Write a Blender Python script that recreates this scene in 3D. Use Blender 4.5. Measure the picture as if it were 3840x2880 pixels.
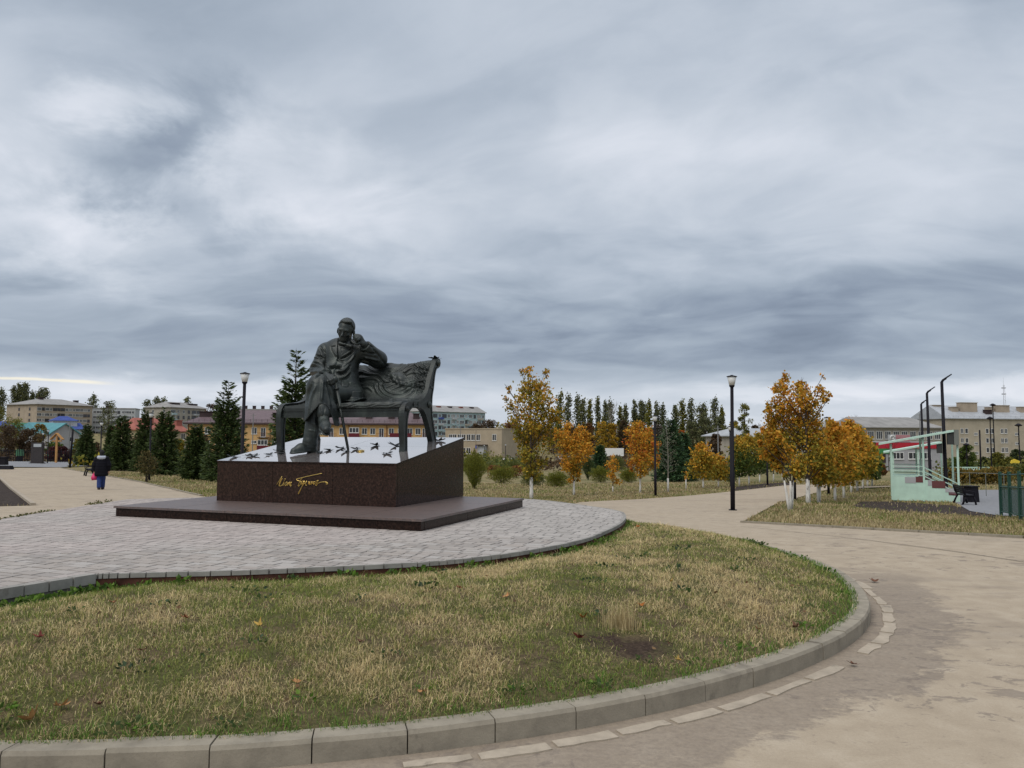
import bpy, bmesh, math, random
import numpy as np
from mathutils import Matrix, Vector

for _o in list(bpy.data.objects):
    bpy.data.objects.remove(_o)
SC = bpy.context.scene
COL = SC.collection
R = math.radians
rng = np.random.default_rng(11)
random.seed(5)

# ------------------------------------------------------------------ camera
F_PX, PITCH, ROLL, EYE = 2980.36, .0668, .0029, 1.70      # focal length in px of a 3840 px wide frame
_cp, _sp, _c, _s = math.cos(PITCH), math.sin(PITCH), math.cos(ROLL), math.sin(ROLL)
FW = np.array([0, _cp, _sp]); _u0 = np.array([0, -_sp, _cp]); _r0 = np.array([1., 0, 0])
RT = _c * _r0 + _s * _u0; UP = -_s * _r0 + _c * _u0
CAM = np.array([0, 0, EYE])
cam_data = bpy.data.cameras.new('camera')
cam_data.sensor_width = 36; cam_data.lens = 36 * F_PX / 3840
cam_data.clip_start = .1; cam_data.clip_end = 9000
cam = bpy.data.objects.new('camera', cam_data); COL.objects.link(cam)
cam.matrix_world = Matrix(((RT[0], UP[0], -FW[0], 0), (RT[1], UP[1], -FW[1], 0), (RT[2], UP[2], -FW[2], EYE), (0, 0, 0, 1)))
SC.camera = cam

# ------------------------------------------------------------------ sun, exposure
SUN_AZ, SUN_EL = R(-142), R(50)        # azimuth from +Y (view direction), clockwise: behind the camera, on its left
sun_d = bpy.data.lights.new('sun', 'SUN'); sun_d.energy = 1.5; sun_d.angle = R(45); sun_d.color = (1, .94, .86)
sun = bpy.data.objects.new('sun', sun_d); COL.objects.link(sun)
_sd = Vector((math.sin(SUN_AZ) * math.cos(SUN_EL), math.cos(SUN_AZ) * math.cos(SUN_EL), math.sin(SUN_EL)))
sun.rotation_euler = _sd.to_track_quat('Z', 'Y').to_euler()
SC.view_settings.view_transform = 'Standard'; SC.view_settings.look = 'None'
SC.view_settings.exposure = 0.16; SC.view_settings.gamma = 1; SC.view_settings.use_curve_mapping = False
SC.cycles.max_bounces = 8; SC.cycles.diffuse_bounces = 3; SC.cycles.glossy_bounces = 3
SC.cycles.transparent_max_bounces = 12; SC.cycles.caustics_reflective = False; SC.cycles.caustics_refractive = False
SC.cycles.use_denoising = True

# ------------------------------------------------------------------ node helper
class NT:
    def __init__(s, tree): s.t = tree; s.n = tree.nodes; s.l = tree.links
    def node(s, typ, **kw):
        n = s.n.new(typ)
        for k, v in kw.items(): setattr(n, k, v)
        return n
    def put(s, sock, v):
        if isinstance(v, bpy.types.NodeSocket): s.l.new(v, sock)
        elif v is not None:
            if hasattr(sock, 'default_value'):
                if isinstance(v, (tuple, list)) and len(v) == 3 and sock.type == 'RGBA': v = (*v, 1)
                sock.default_value = v
    def math(s, op, a, b=None, c=None, clamp=False):
        n = s.node('ShaderNodeMath', operation=op, use_clamp=clamp); s.put(n.inputs[0], a)
        if b is not None: s.put(n.inputs[1], b)
        if c is not None: s.put(n.inputs[2], c)
        return n.outputs[0]
    def vmath(s, op, a, b=None, out=0):
        n = s.node('ShaderNodeVectorMath', operation=op); s.put(n.inputs[0], a)
        if b is not None: s.put(n.inputs[1], b)
        return n.outputs[out]
    def noise(s, vec, scale, detail=4, rough=.5, dist=0., out='Fac'):
        n = s.node('ShaderNodeTexNoise'); s.put(n.inputs['Vector'], vec); s.put(n.inputs['Scale'], scale)
        s.put(n.inputs['Detail'], detail); s.put(n.inputs['Roughness'], rough); s.put(n.inputs['Distortion'], dist)
        return n.outputs[out]
    def ramp(s, fac, stops, interp='LINEAR'):
        n = s.node('ShaderNodeValToRGB'); s.put(n.inputs[0], fac); cr = n.color_ramp; cr.interpolation = interp
        while len(cr.elements) < len(stops): cr.elements.new(.5)
        for e, (p, c) in zip(cr.elements, stops):
            e.position = p; e.color = (*c, 1) if len(c) == 3 else c
        return n.outputs[0]
    def rampf(s, fac, stops, interp='LINEAR'): return s.ramp(fac, [(p, (v, v, v)) for p, v in stops], interp)
    def mix(s, fac, a, b, typ='MIX'):
        n = s.node('ShaderNodeMix', data_type='RGBA', blend_type=typ); s.put(n.inputs[0], fac); s.put(n.inputs[6], a); s.put(n.inputs[7], b)
        return n.outputs[2]
    def mapr(s, v, a, b, c=0., d=1., smooth=False):
        n = s.node('ShaderNodeMapRange'); n.interpolation_type = 'SMOOTHSTEP' if smooth else 'LINEAR'
        s.put(n.inputs[0], v)
        for i, q in enumerate((a, b, c, d)): s.put(n.inputs[i + 1], q)
        return n.outputs[0]
    def comb(s, x, y, z):
        n = s.node('ShaderNodeCombineXYZ'); s.put(n.inputs[0], x); s.put(n.inputs[1], y); s.put(n.inputs[2], z); return n.outputs[0]
    def sep(s, v):
        n = s.node('ShaderNodeSeparateXYZ'); s.put(n.inputs[0], v); return n.outputs
    def scale(s, v, k):
        n = s.node('ShaderNodeVectorMath', operation='MULTIPLY'); s.put(n.inputs[0], v); s.put(n.inputs[1], k); return n.outputs[0]

def mat(name, col, rough=.85, metal=0., spec=.5, fn=None, bump=None, coat=0.):
    """fn(nt, objcoord) -> colour socket; bump(nt, objcoord) -> (height socket, strength, distance)"""
    m = bpy.data.materials.new(name); m.use_nodes = True; nt = NT(m.node_tree)
    b = nt.n['Principled BSDF']
    nt.put(b.inputs['Base Color'], col); nt.put(b.inputs['Roughness'], rough); nt.put(b.inputs['Metallic'], metal)
    nt.put(b.inputs['Specular IOR Level'], spec)
    if coat: nt.put(b.inputs['Coat Weight'], coat); nt.put(b.inputs['Coat Roughness'], .04)
    tc = None
    if fn or bump:
        tc = nt.node('ShaderNodeTexCoord').outputs['Object']
    if fn: nt.put(b.inputs['Base Color'], fn(nt, tc))
    if bump:
        h, st, di = bump(nt, tc); bn = nt.node('ShaderNodeBump'); nt.put(bn.inputs['Height'], h)
        bn.inputs['Strength'].default_value = st; bn.inputs['Distance'].default_value = di
        nt.l.new(bn.outputs[0], b.inputs['Normal'])
    return m

def vary(col, amt=.25, scale=3., detail=4):
    lo = tuple(max(0, c * (1 - amt)) for c in col); hi = tuple(c * (1 + amt) for c in col)
    return lambda nt, tc: nt.ramp(nt.noise(tc, scale, detail, .6), [(.3, lo), (.7, hi)])

# ------------------------------------------------------------------ sky: overcast with broken layers of cloud
SKY_GAIN = 1.0
W = bpy.data.worlds.new('World'); SC.world = W; W.use_nodes = True
def build_world():
    nt = NT(W.node_tree)
    for n in list(nt.n): nt.n.remove(n)
    out = nt.node('ShaderNodeOutputWorld')
    sky = nt.node('ShaderNodeTexSky'); sky.sky_type = 'NISHITA'; sky.sun_disc = False
    sky.sun_elevation = SUN_EL; sky.sun_rotation = SUN_AZ
    bgs = nt.node('ShaderNodeBackground'); nt.l.new(sky.outputs[0], bgs.inputs[0]); bgs.inputs[1].default_value = .1
    d = nt.vmath('NORMALIZE', nt.node('ShaderNodeTexCoord').outputs['Generated'])
    x, y, z = nt.sep(d)
    zc = nt.math('MAXIMUM', z, 0.)
    k = nt.math('ADD', zc, .17)
    p = nt.comb(nt.math('DIVIDE', x, k), nt.math('DIVIDE', y, k), 0.)        # a cloud deck seen in perspective
    pa = nt.vmath('ADD', p, (3.1, 7.7, 0.))
    warp = nt.noise(pa, .55, 3, .5, out='Color')
    pw = nt.vmath('ADD', pa, nt.scale(nt.vmath('SUBTRACT', warp, (.5, .5, .5)), (1.3, 1.3, 0.)))
    big = nt.noise(pw, .55, 5, .52)
    med = nt.noise(nt.scale(pw, (1., 1.35, 1.)), 1.7, 6, .52)
    fine = nt.noise(nt.scale(pw, (1., 1.4, 1.)), 3.6, 6, .6)
    # layer height: elevation jittered by the big noise
    e = nt.math('ADD', zc, nt.math('MULTIPLY', nt.math('SUBTRACT', med, .5), nt.mapr(zc, 0., .25, .035, .12)))
    e = nt.math('ADD', e, nt.math('MULTIPLY', nt.math('SUBTRACT', big, .5), nt.mapr(zc, .02, .3, .02, .16)))
    base = nt.rampf(e, [(0., .60), (.03, .60), (.056, .545), (.074, .46), (.092, .35), (.12, .345), (.155, .37), (.20, .44), (.26, .51), (.34, .53), (.42, .50), (.50, .485), (.62, .56), (1., 1.08)])
    br = nt.math('ADD', base, nt.math('MULTIPLY', nt.math('SUBTRACT', med, .5), nt.mapr(zc, 0., .25, .14, .20)))
    br = nt.math('ADD', br, nt.math('MULTIPLY', nt.math('SUBTRACT', fine, .5), nt.mapr(zc, .03, .2, .03, .07)))
    br = nt.math('ADD', br, nt.math('MULTIPLY', nt.math('SUBTRACT', big, .5), .20))
    # lumps with soft but definite edges, two sizes
    for sc_, off_, lo_, hi_, amp_ in ((1.3, (1.7, 4.2, 0.), .42, .60, .075), (2.9, (8.3, 1.1, 0.), .41, .60, .038), (6.2, (2.9, 6.6, 0.), .40, .62, .014)):
        lmp = nt.noise(nt.vmath('ADD', nt.scale(pw, (1., 1.25, 1.)), off_), sc_, 6, .48, .35)
        br = nt.math('ADD', br, nt.math('MULTIPLY', nt.math('SUBTRACT', nt.mapr(lmp, lo_, hi_, 0, 1, True), .5), nt.math('MULTIPLY', nt.mapr(zc, .02, .16, .35, 1.), amp_)))
    dwarp = nt.scale(nt.vmath('SUBTRACT', nt.noise(nt.scale(d, (1., 1., 1.6)), 5.5, 6, .62, .3, out='Color'), (.5, .5, .5)), (.26, .0, .20))
    def spot(az, el, r0, r1, sx=.6, sz=1.2):
        v = (math.sin(R(az)) * math.cos(R(el)), math.cos(R(az)) * math.cos(R(el)), math.sin(R(el)))
        dv = nt.vmath('ADD', nt.vmath('SUBTRACT', d, v), dwarp)
        ln = nt.vmath('LENGTH', nt.scale(dv, (sx, .8, sz)), out=1)
        return nt.mapr(ln, r0, r1, 1., 0., True)
    # a thin bright part of the deck with torn dark clouds before it, and a brighter ripple to the right
    for az, el, r0, r1, g, *k in ((-15, 17.0, .02, .13, .14), (-31, 13.0, .0, .12, .22), (-19, 14.5, .0, .08, .10), (-29, 20.5, .0, .06, .16), (12, 20, .0, .15, .08), (10, 27, .0, .2, .06), (-27.0, 16.8, .0, .085, -.19, .75, 1.0), (-24.5, 19.0, .0, .05, -.12, .8, .9), (-29.0, 14.8, .0, .06, -.14, .7, 1.1), (-19.8, 14.4, .004, .06, -.21, .62, 1.15), (-22, 21.0, .0, .06, -.14, .8, .8), (-24, 29, 0., .2, -.10), (30, 27, .0, .22, -.05), (20, 8, .0, .13, -.06)):
        br = nt.math('ADD', br, nt.math('MULTIPLY', spot(az, el, r0, r1, *k), g))
    # ragged bright strip between the cloud base and the horizon
    sb = nt.math('ADD', zc, nt.math('MULTIPLY', nt.math('SUBTRACT', nt.noise(nt.scale(d, (1., 1., 3.5)), 9., 6, .6, .4), .5), .05))
    sm = nt.math('MULTIPLY', nt.mapr(nt.math('ABSOLUTE', nt.math('SUBTRACT', sb, .054)), .004, .02, 1., 0., True), nt.mapr(nt.noise(nt.scale(d, (1., 1., 2.)), 3.3, 4, .5), .42, .58, .15, 1., True))
    br = nt.math('ADD', br, nt.math('MULTIPLY', sm, .15))
    br = nt.math('MAXIMUM', br, .2)
    tint = nt.ramp(nt.mapr(br, .2, .8), [(0., (.80, .985, 1.32)), (.3, (.855, 1., 1.20)), (.62, (.915, 1., 1.125)), (1., (.985, 1., 1.075))])
    colr = nt.vmath('MULTIPLY', nt.comb(br, br, br), tint)
    # low in the west a strip of pale yellow light
    strip = nt.math('MULTIPLY', nt.mapr(nt.math('ABSOLUTE', nt.math('SUBTRACT', nt.math('ADD', zc, nt.math('MULTIPLY', nt.math('SUBTRACT', med, .5), .012)), .060)), .0004, .0022, 1., 0., True),
                    nt.mapr(nt.math('ABSOLUTE', nt.math('ADD', nt.math('DIVIDE', x, nt.math('MAXIMUM', y, .05)), .59)), .05, .1, 1., 0., True))
    strip = nt.math('MULTIPLY', strip, nt.mapr(y, .2, .4))
    colr = nt.mix(nt.math('MULTIPLY', strip, .7), colr, (.93, .86, .68))
    bgc = nt.node('ShaderNodeBackground'); nt.l.new(colr, bgc.inputs[0]); bgc.inputs[1].default_value = SKY_GAIN
    mx = nt.node('ShaderNodeMixShader'); mx.inputs[0].default_value = .96
    nt.l.new(bgs.outputs[0], mx.inputs[1]); nt.l.new(bgc.outputs[0], mx.inputs[2]); nt.l.new(mx.outputs[0], out.inputs[0])
    W.cycles.sampling_method = 'MANUAL'; W.cycles.sample_map_resolution = 512
build_world()

# ------------------------------------------------------------------ object helpers
def tag(o, label=None, cat=None, group=None, kind=None):
    if label: o['label'] = label
    if cat: o['category'] = cat
    if group: o['group'] = group
    if kind: o['kind'] = kind
    return o
def empty(name, loc=(0, 0, 0), rz=0., parent=None):
    o = bpy.data.objects.new(name, None); COL.objects.link(o); o.location = loc; o.rotation_euler = (0, 0, rz)
    if parent: o.parent = parent
    return o
def thing(name, label, cat, loc=(0, 0, 0), rz=0., group=None): return tag(empty(name, loc, rz), label, cat, group)
def link(name, me, parent=None, loc=None, rz=0.):
    o = bpy.data.objects.new(name, me); COL.objects.link(o)
    if parent: o.parent = parent
    if loc is not None: o.location = loc
    if rz: o.rotation_euler = (0, 0, rz)
    return o
def copy_tree(o, parent=None):
    c = o.copy(); COL.objects.link(c); c.parent = parent
    for ch in list(o.children): copy_tree(ch, c)
    return c

def np_mesh(name, V, Fs, mats=(), col=None, smooth=False, mi=None):
    V = np.asarray(V, np.float32)
    Fs = [np.asarray(f, np.int32) for f in (Fs if isinstance(Fs, list) else [Fs]) if len(f)]
    me = bpy.data.meshes.new(name)
    me.vertices.add(len(V)); me.vertices.foreach_set('co', V.ravel())
    nl = sum(f.size for f in Fs); nf = sum(len(f) for f in Fs)
    me.loops.add(nl); me.loops.foreach_set('vertex_index', np.concatenate([f.ravel() for f in Fs]))
    me.polygons.add(nf)
    tot = np.concatenate([np.full(len(f), f.shape[1], np.int32) for f in Fs])
    st = np.zeros(nf, np.int32); st[1:] = np.cumsum(tot)[:-1]
    me.polygons.foreach_set('loop_start', st)
    if mi is not None: me.polygons.foreach_set('material_index', np.asarray(mi, np.int32))
    me.polygons.foreach_set('use_smooth', np.full(nf, bool(smooth)))
    for m in mats: me.materials.append(m)
    me.update(calc_edges=True)
    if col is not None:
        a = me.color_attributes.new('Col', 'FLOAT_COLOR', 'POINT')
        c = np.ones((len(V), 4), np.float32); c[:, :3] = col; a.data.foreach_set('color', c.ravel())
    return me

class MB:
    """collects shapes, builds ONE mesh object"""
    def __init__(s): s.v = []; s.f = []; s.m = []
    def add(s, vs, fs, m=0):
        k = len(s.v); s.v += [tuple(map(float, v)) for v in vs]; s.f += [tuple(i + k for i in f) for f in fs]; s.m += [m] * len(fs); return s
    def box(s, c, d, m=0, rz=0., chamfer=0.):
        hx, hy, hz = d[0] / 2, d[1] / 2, d[2] / 2; cr, sr = math.cos(rz), math.sin(rz)
        vs = []
        for z in (-hz, hz):
            q = chamfer if z > 0 else 0
            for x, y in ((-hx + q, -hy + q), (hx - q, -hy + q), (hx - q, hy - q), (-hx + q, hy - q)):
                vs.append((c[0] + x * cr - y * sr, c[1] + x * sr + y * cr, c[2] + z))
        return s.add(vs, [(3, 2, 1, 0), (4, 5, 6, 7), (0, 1, 5, 4), (1, 2, 6, 5), (2, 3, 7, 6), (3, 0, 4, 7)], m)
    def span(s, a, b, m=0): return s.box([(i + j) / 2 for i, j in zip(a, b)], [abs(j - i) for i, j in zip(a, b)], m)
    def prism(s, poly, z0, z1, m=0):
        """vertical prism over a ccw (x,y) polygon; z0/z1 numbers or callables"""
        n = len(poly); f0 = z0 if callable(z0) else (lambda x, y: z0); f1 = z1 if callable(z1) else (lambda x, y: z1)
        vs = [(x, y, f0(x, y)) for x, y in poly] + [(x, y, f1(x, y)) for x, y in poly]
        return s.add(vs, [tuple(range(n - 1, -1, -1)), tuple(range(n, 2 * n))] + [(i, (i + 1) % n, n + (i + 1) % n, n + i) for i in range(n)], m)
    def tube(s, pts, rad, n=8, m=0, cap=True):
        pts = [np.array(p, float) for p in pts]; rad = list(rad) if hasattr(rad, '__len__') else [rad] * len(pts)
        vs = []; prev = None
        for i, p in enumerate(pts):
            t = pts[min(i + 1, len(pts) - 1)] - pts[max(i - 1, 0)]; t /= np.linalg.norm(t) + 1e-9
            if prev is None:
                a = np.array([0, 0, 1.]) if abs(t[2]) < .9 else np.array([1., 0, 0])
                u = np.cross(t, a)
            else: u = prev - t * (prev @ t)
            u /= np.linalg.norm(u) + 1e-9; prev = u; w = np.cross(t, u)
            for k in range(n):
                an = 2 * math.pi * k / n; vs.append(p + rad[i] * (math.cos(an) * u + math.sin(an) * w))
        fs = [(i * n + k, i * n + (k + 1) % n, (i + 1) * n + (k + 1) % n, (i + 1) * n + k) for i in range(len(pts) - 1) for k in range(n)]
        if cap: fs += [tuple(range(n - 1, -1, -1)), tuple(range((len(pts) - 1) * n, len(pts) * n))]
        return s.add(vs, fs, m)
    def lathe(s, prof, c=(0, 0, 0), n=16, m=0):
        vs = [(c[0] + r * math.cos(2 * math.pi * k / n), c[1] + r * math.sin(2 * math.pi * k / n), c[2] + z) for r, z in prof for k in range(n)]
        L = len(prof)
        fs = [(i * n + k, i * n + (k + 1) % n, (i + 1) * n + (k + 1) % n, (i + 1) * n + k) for i in range(L - 1) for k in range(n)]
        fs += [tuple(range(n - 1, -1, -1)), tuple(range((L - 1) * n, L * n))]
        return s.add(vs, fs, m)
    def mesh(s, name, mats, smooth=False):
        me = bpy.data.meshes.new(name); me.from_pydata(s.v, [], s.f)
        for q in (mats if isinstance(mats, (list, tuple)) else [mats]): me.materials.append(q)
        me.polygons.foreach_set('material_index', s.m)
        if smooth: me.polygons.foreach_set('use_smooth', [True] * len(s.f))
        me.update(); return me
    def build(s, name, mats, parent=None, loc=None, rz=0., smooth=False): return link(name, s.mesh(name, mats, smooth), parent, loc, rz)

# ------------------------------------------------------------------ terrain
_py = np.concatenate([np.linspace(-60, 60, 241), np.geomspace(60.5, 6000, 160)])
def _prof(pairs):
    y, z = zip(*pairs); v = np.interp(_py, y, z)
    for _ in range(6): v[1:-1] = .25 * v[:-2] + .5 * v[1:-1] + .25 * v[2:]
    return v
_PL = _prof([(-60, 0), (13, 0), (20, -.14), (34, -.53), (60, -1.0), (112, -1.9), (180, -4), (260, -2.6), (330, -1), (420, 3.4), (800, 7), (6000, 9)])
_PC = _prof([(-60, 0), (13, 0), (24, -.47), (43, -1.45), (80, -2.7), (190, -4.6), (300, -3), (400, .3), (800, 5), (6000, 8)])
_PR = _prof([(-60, 0), (13.5, 0), (22, -.5), (37, -1.2), (62, -1.7), (100, -2.6), (245, -6.4), (400, -5), (800, 3), (6000, 8)])
def tz(x, y):
    x = np.asarray(x, float); y = np.asarray(y, float)
    u = np.clip(x / (.62 * np.maximum(y, 5.)), -1, 1)
    l, c, r = np.interp(y, _py, _PL), np.interp(y, _py, _PC), np.interp(y, _py, _PR)
    return np.where(u < 0, c + (l - c) * -u, c + (r - c) * u)
def ray(x, y):           # photo position (2212 px wide frame) -> direction
    x, y = x * 3840 / 2212, y * 3840 / 2212
    return FW * F_PX + RT * (x - 1920) - UP * (y - 1440)
def at(x, y):            # where that sight line meets the terrain
    d = ray(x, y); d = d / d[1]; t = np.geomspace(2.5, 3000, 4000)
    h = EYE + d[2] * t - tz(d[0] * t, t); i = int(np.argmax(h < 0)) if (h < 0).any() else len(t) - 1
    t0 = t[max(i - 1, 0)]; t1 = t[i]
    for _ in range(30):
        tm = .5 * (t0 + t1)
        if EYE + d[2] * tm - tz(d[0] * tm, tm) < 0: t1 = tm
        else: t0 = tm
    return np.array([d[0] * t1, t1, float(tz(d[0] * t1, t1))])
def ptd(x, y, depth):    # the point of that sight line at a given distance
    d = ray(x, y); return CAM + d / d[1] * depth
def foot(x, depth):      # ground point below an image column at a given distance
    p = ptd(x, 944, depth); return np.array([p[0], depth, float(tz(p[0], depth))])

# ------------------------------------------------------------------ ground materials
def c3(*v): return tuple(v)
def f_lawn(nt, tc):
    big = nt.noise(tc, .22, 5, .6, .4); mid = nt.noise(tc, 1.1, 5, .65); fi = nt.noise(nt.scale(tc, (14, 14, 14)), 1., 4, .7)
    dry = nt.ramp(fi, [(.25, (.135, .105, .055)), (.5, (.245, .195, .105)), (.75, (.37, .31, .18))])
    grn = nt.ramp(fi, [(.25, (.075, .075, .03)), (.55, (.15, .145, .06)), (.8, (.21, .20, .09))])
    soil = nt.ramp(fi, [(.3, (.055, .043, .035)), (.7, (.12, .095, .07))])
    f = nt.mapr(nt.math('ADD', nt.math('MULTIPLY', big, .55), nt.math('MULTIPLY', mid, .45)), .42, .58, 0, 1, True)
    c = nt.mix(f, grn, dry)
    return nt.mix(nt.mapr(nt.noise(tc, .9, 6, .7, .8), .60, .70, 0, .8, True), c, soil)
M = {}
M['lawn'] = mat('dry_lawn', (.3, .25, .15), .95, spec=.1, fn=f_lawn, bump=lambda nt, tc: (nt.noise(tc, 9, 5, .7), .6, .05))
def f_mound(nt, tc):
    fi = nt.noise(tc, 38, 5, .7); mid = nt.noise(tc, 2.2, 5, .65)
    a = nt.ramp(fi, [(.3, (.055, .042, .027)), (.55, (.14, .108, .06)), (.8, (.25, .20, .115))])
    b = nt.ramp(fi, [(.3, (.045, .045, .018)), (.6, (.11, .108, .042)), (.8, (.18, .17, .075))])
    c = nt.mix(nt.mapr(mid, .42, .6, 0, 1, True), b, a)
    v = nt.vmath('SUBTRACT', tc, (HOLE_XY[0], HOLE_XY[1], 0)); ln = nt.vmath('LENGTH', nt.scale(v, (1., 1.5, 0.)), out=1)
    m = nt.mapr(nt.math('ADD', ln, nt.math('MULTIPLY', nt.math('SUBTRACT', nt.noise(tc, 5, 7, .75, .5), .5), 1.1)), .14, .50, 1, 0, True)
    sc = nt.mapr(nt.noise(tc, 3.1, 7, .7, .6), .58, .68, 0, .8, True)
    return nt.mix(nt.math('MAXIMUM', m, sc), c, nt.ramp(fi, [(.3, (.026, .018, .013)), (.5, (.055, .038, .028)), (.7, (.105, .075, .052))]))
HOLE_XY = (0.87, 5.80)
M['mound'] = mat('mound_thatch', (.2, .16, .1), .95, spec=.1, fn=f_mound, bump=lambda nt, tc: (nt.noise(tc, 30, 5, .7), .8, .03))
KC, KR = np.array([-2., 10.2]), 5.95          # the kerb: an arc that tightens towards its right end
KC1, KR1 = np.array([-2.618, 11.007]), 6.93
def kd(P):               # distance inwards from the kerb's outer edge
    P = np.asarray(P, float); d0 = KR - np.linalg.norm(P - KC, axis=-1); d1 = KR1 - np.linalg.norm(P - KC1, axis=-1)
    w = np.clip((P[..., 1] - 6.3) / 2.2, 0, 1); w = w * w * (3 - 2 * w); return d1 + (d0 - d1) * w
_ang = np.arange(195, 425, .5); _rho = []
for _a in _ang:
    _u = np.array([math.cos(R(_a)), math.sin(R(_a))]); _q = np.linspace(4.5, 8.5, 1600); _rho.append(_q[int(np.argmax(kd(KC + _q[:, None] * _u) < 0))])
_rho = np.convolve(np.pad(_rho, 6, mode='edge'), np.ones(13) / 13, 'valid')
def rho(a): return float(np.interp(a, _ang, _rho))
def f_road(nt, tc):
    fi = nt.noise(tc, 60, 4, .75); mid = nt.noise(tc, 3.2, 6, .62, .3); big = nt.noise(tc, .33, 5, .6, .5)
    base = nt.ramp(mid, [(.28, (.345, .283, .205)), (.5, (.405, .336, .246)), (.72, (.465, .395, .298))])
    base = nt.mix(nt.mapr(fi, .3, .72, .0, .34), base, (.20, .165, .125)); base = nt.mix(nt.mapr(nt.noise(tc, 170, 2, .6), .60, .72, 0, .5), base, (.52, .46, .37)); base = nt.mix(nt.mapr(nt.noise(nt.scale(tc, (1., 1., 1.)), 11, 6, .7, .5), .60, .70, 0, .4), base, (.17, .14, .115))
    grey = nt.ramp(nt.noise(tc, 14, 6, .75), [(.3, (.135, .110, .090)), (.7, (.235, .198, .160))])
    # dried puddles: thin dark stains with ragged edges, densest in drifts
    st = nt.noise(nt.scale(tc, (1., 1.5, 1.)), 3.4, 9, .70, .7)
    drift = nt.mapr(nt.noise(tc, .42, 3, .5), .40, .62, 0, .11)
    m1 = nt.math('MULTIPLY', nt.mapr(nt.math('ADD', st, drift), .640, .675, 0, 1, True), .62)
    # damp strip outside the kerb
    v = nt.vmath('SUBTRACT', tc, (KC1[0], KC1[1], 0)); vx, vy, vz = nt.sep(v)
    rr = nt.math('SQRT', nt.math('ADD', nt.math('MULTIPLY', vx, vx), nt.math('MULTIPLY', vy, vy)))
    edge = nt.math('ADD', rr, nt.math('MULTIPLY', nt.math('SUBTRACT', nt.noise(tc, 1.5, 8, .68, .5), .5), 1.15)); edge = nt.math('ADD', edge, nt.math('MULTIPLY', nt.math('SUBTRACT', nt.noise(nt.scale(tc, (1., 1.6, 1.)), 8., 7, .72, .6), .5), .75))
    m2 = nt.math('MULTIPLY', nt.math('MULTIPLY', nt.mapr(edge, 7.50, 7.68, .92, 0., True), nt.mapr(nt.noise(tc, 26, 5, .75), .3, .62, 1., .55)), nt.mapr(vy, .0, -2.6, 0., .9, True))
    m3 = nt.math('MULTIPLY', nt.mapr(big, .50, .62, 0, .62, True), nt.mapr(nt.noise(nt.scale(tc, (.6, 2.2, 1)), .9, 5, .6), .45, .6, 0, 1, True))
    c = nt.mix(m3, base, nt.mix(.5, grey, base)); c = nt.mix(m1, c, grey); return nt.mix(m2, c, grey)
M['road'] = mat('beige_road', (.4, .34, .26), .9, spec=.25, fn=f_road, bump=lambda nt, tc: (nt.noise(tc, 90, 4, .7), .25, .01))
M['asphalt'] = mat('grey_asphalt', (.2, .2, .21), .85, fn=vary((.20, .205, .215), .2, 5))
M['soil'] = mat('dark_soil', (.05, .04, .035), .95, spec=.1, fn=vary((.052, .041, .035), .5, 6, 6), bump=lambda nt, tc: (nt.noise(tc, 8, 6, .7), .8, .08))
def f_conc(col):
    def f(nt, tc):
        c = nt.ramp(nt.noise(tc, 5, 6, .65), [(.3, tuple(v * .72 for v in col)), (.55, col), (.75, tuple(v * 1.18 for v in col))])
        c = nt.mix(nt.mapr(nt.noise(tc, 120, 3, .7), .58, .7, 0, .35), c, tuple(v * .55 for v in col))
        return nt.mix(nt.mapr(nt.noise(nt.scale(tc, (1, 1, 1)), 2.3, 7, .7, .6), .58, .68, 0, .5, True), c, (.12, .105, .085))
    return f
M['kerb'] = mat('kerb_concrete', (.3, .28, .24), .9, spec=.25, fn=f_conc((.285, .255, .20)), bump=lambda nt, tc: (nt.noise(tc, 60, 4, .7), .3, .01))
M['gutter'] = mat('gutter_stone', (.45, .4, .32), .9, spec=.2, fn=f_conc((.40, .345, .27)), bump=lambda nt, tc: (nt.noise(tc, 30, 5, .7), .5, .01))

# ------------------------------------------------------------------ ground sheets
def build_ground():
    rr = np.concatenate([[0.], np.geomspace(1., 60, 100), np.geomspace(62, 6000, 90)]); nth = 240
    th = np.linspace(0, 2 * np.pi, nth, endpoint=False)
    X = rr[:, None] * np.sin(th); Y = rr[:, None] * np.cos(th); Z = tz(X, Y) - .045
    V = np.stack([X, Y, Z], -1).reshape(-1, 3)
    i, j = np.meshgrid(np.arange(len(rr) - 1), np.arange(nth), indexing='ij'); j2 = (j + 1) % nth
    F = np.stack([i * nth + j, (i + 1) * nth + j, (i + 1) * nth + j2, i * nth + j2], -1).reshape(-1, 4)[:, ::-1]
    o = link('ground', np_mesh('ground', V, F, [M['lawn']], smooth=True)); tag(o, kind='structure')
build_ground()
def inside(poly, x, y):
    x = np.asarray(x); y = np.asarray(y); r = np.zeros(x.shape, bool); n = len(poly)
    for i in range(n):
        (x0, y0), (x1, y1) = poly[i][:2], poly[(i + 1) % n][:2]
        if y0 == y1: continue
        c = ((y0 > y) != (y1 > y)) & (x < (x1 - x0) * (y - y0) / (y1 - y0) + x0); r ^= c
    return r
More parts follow.
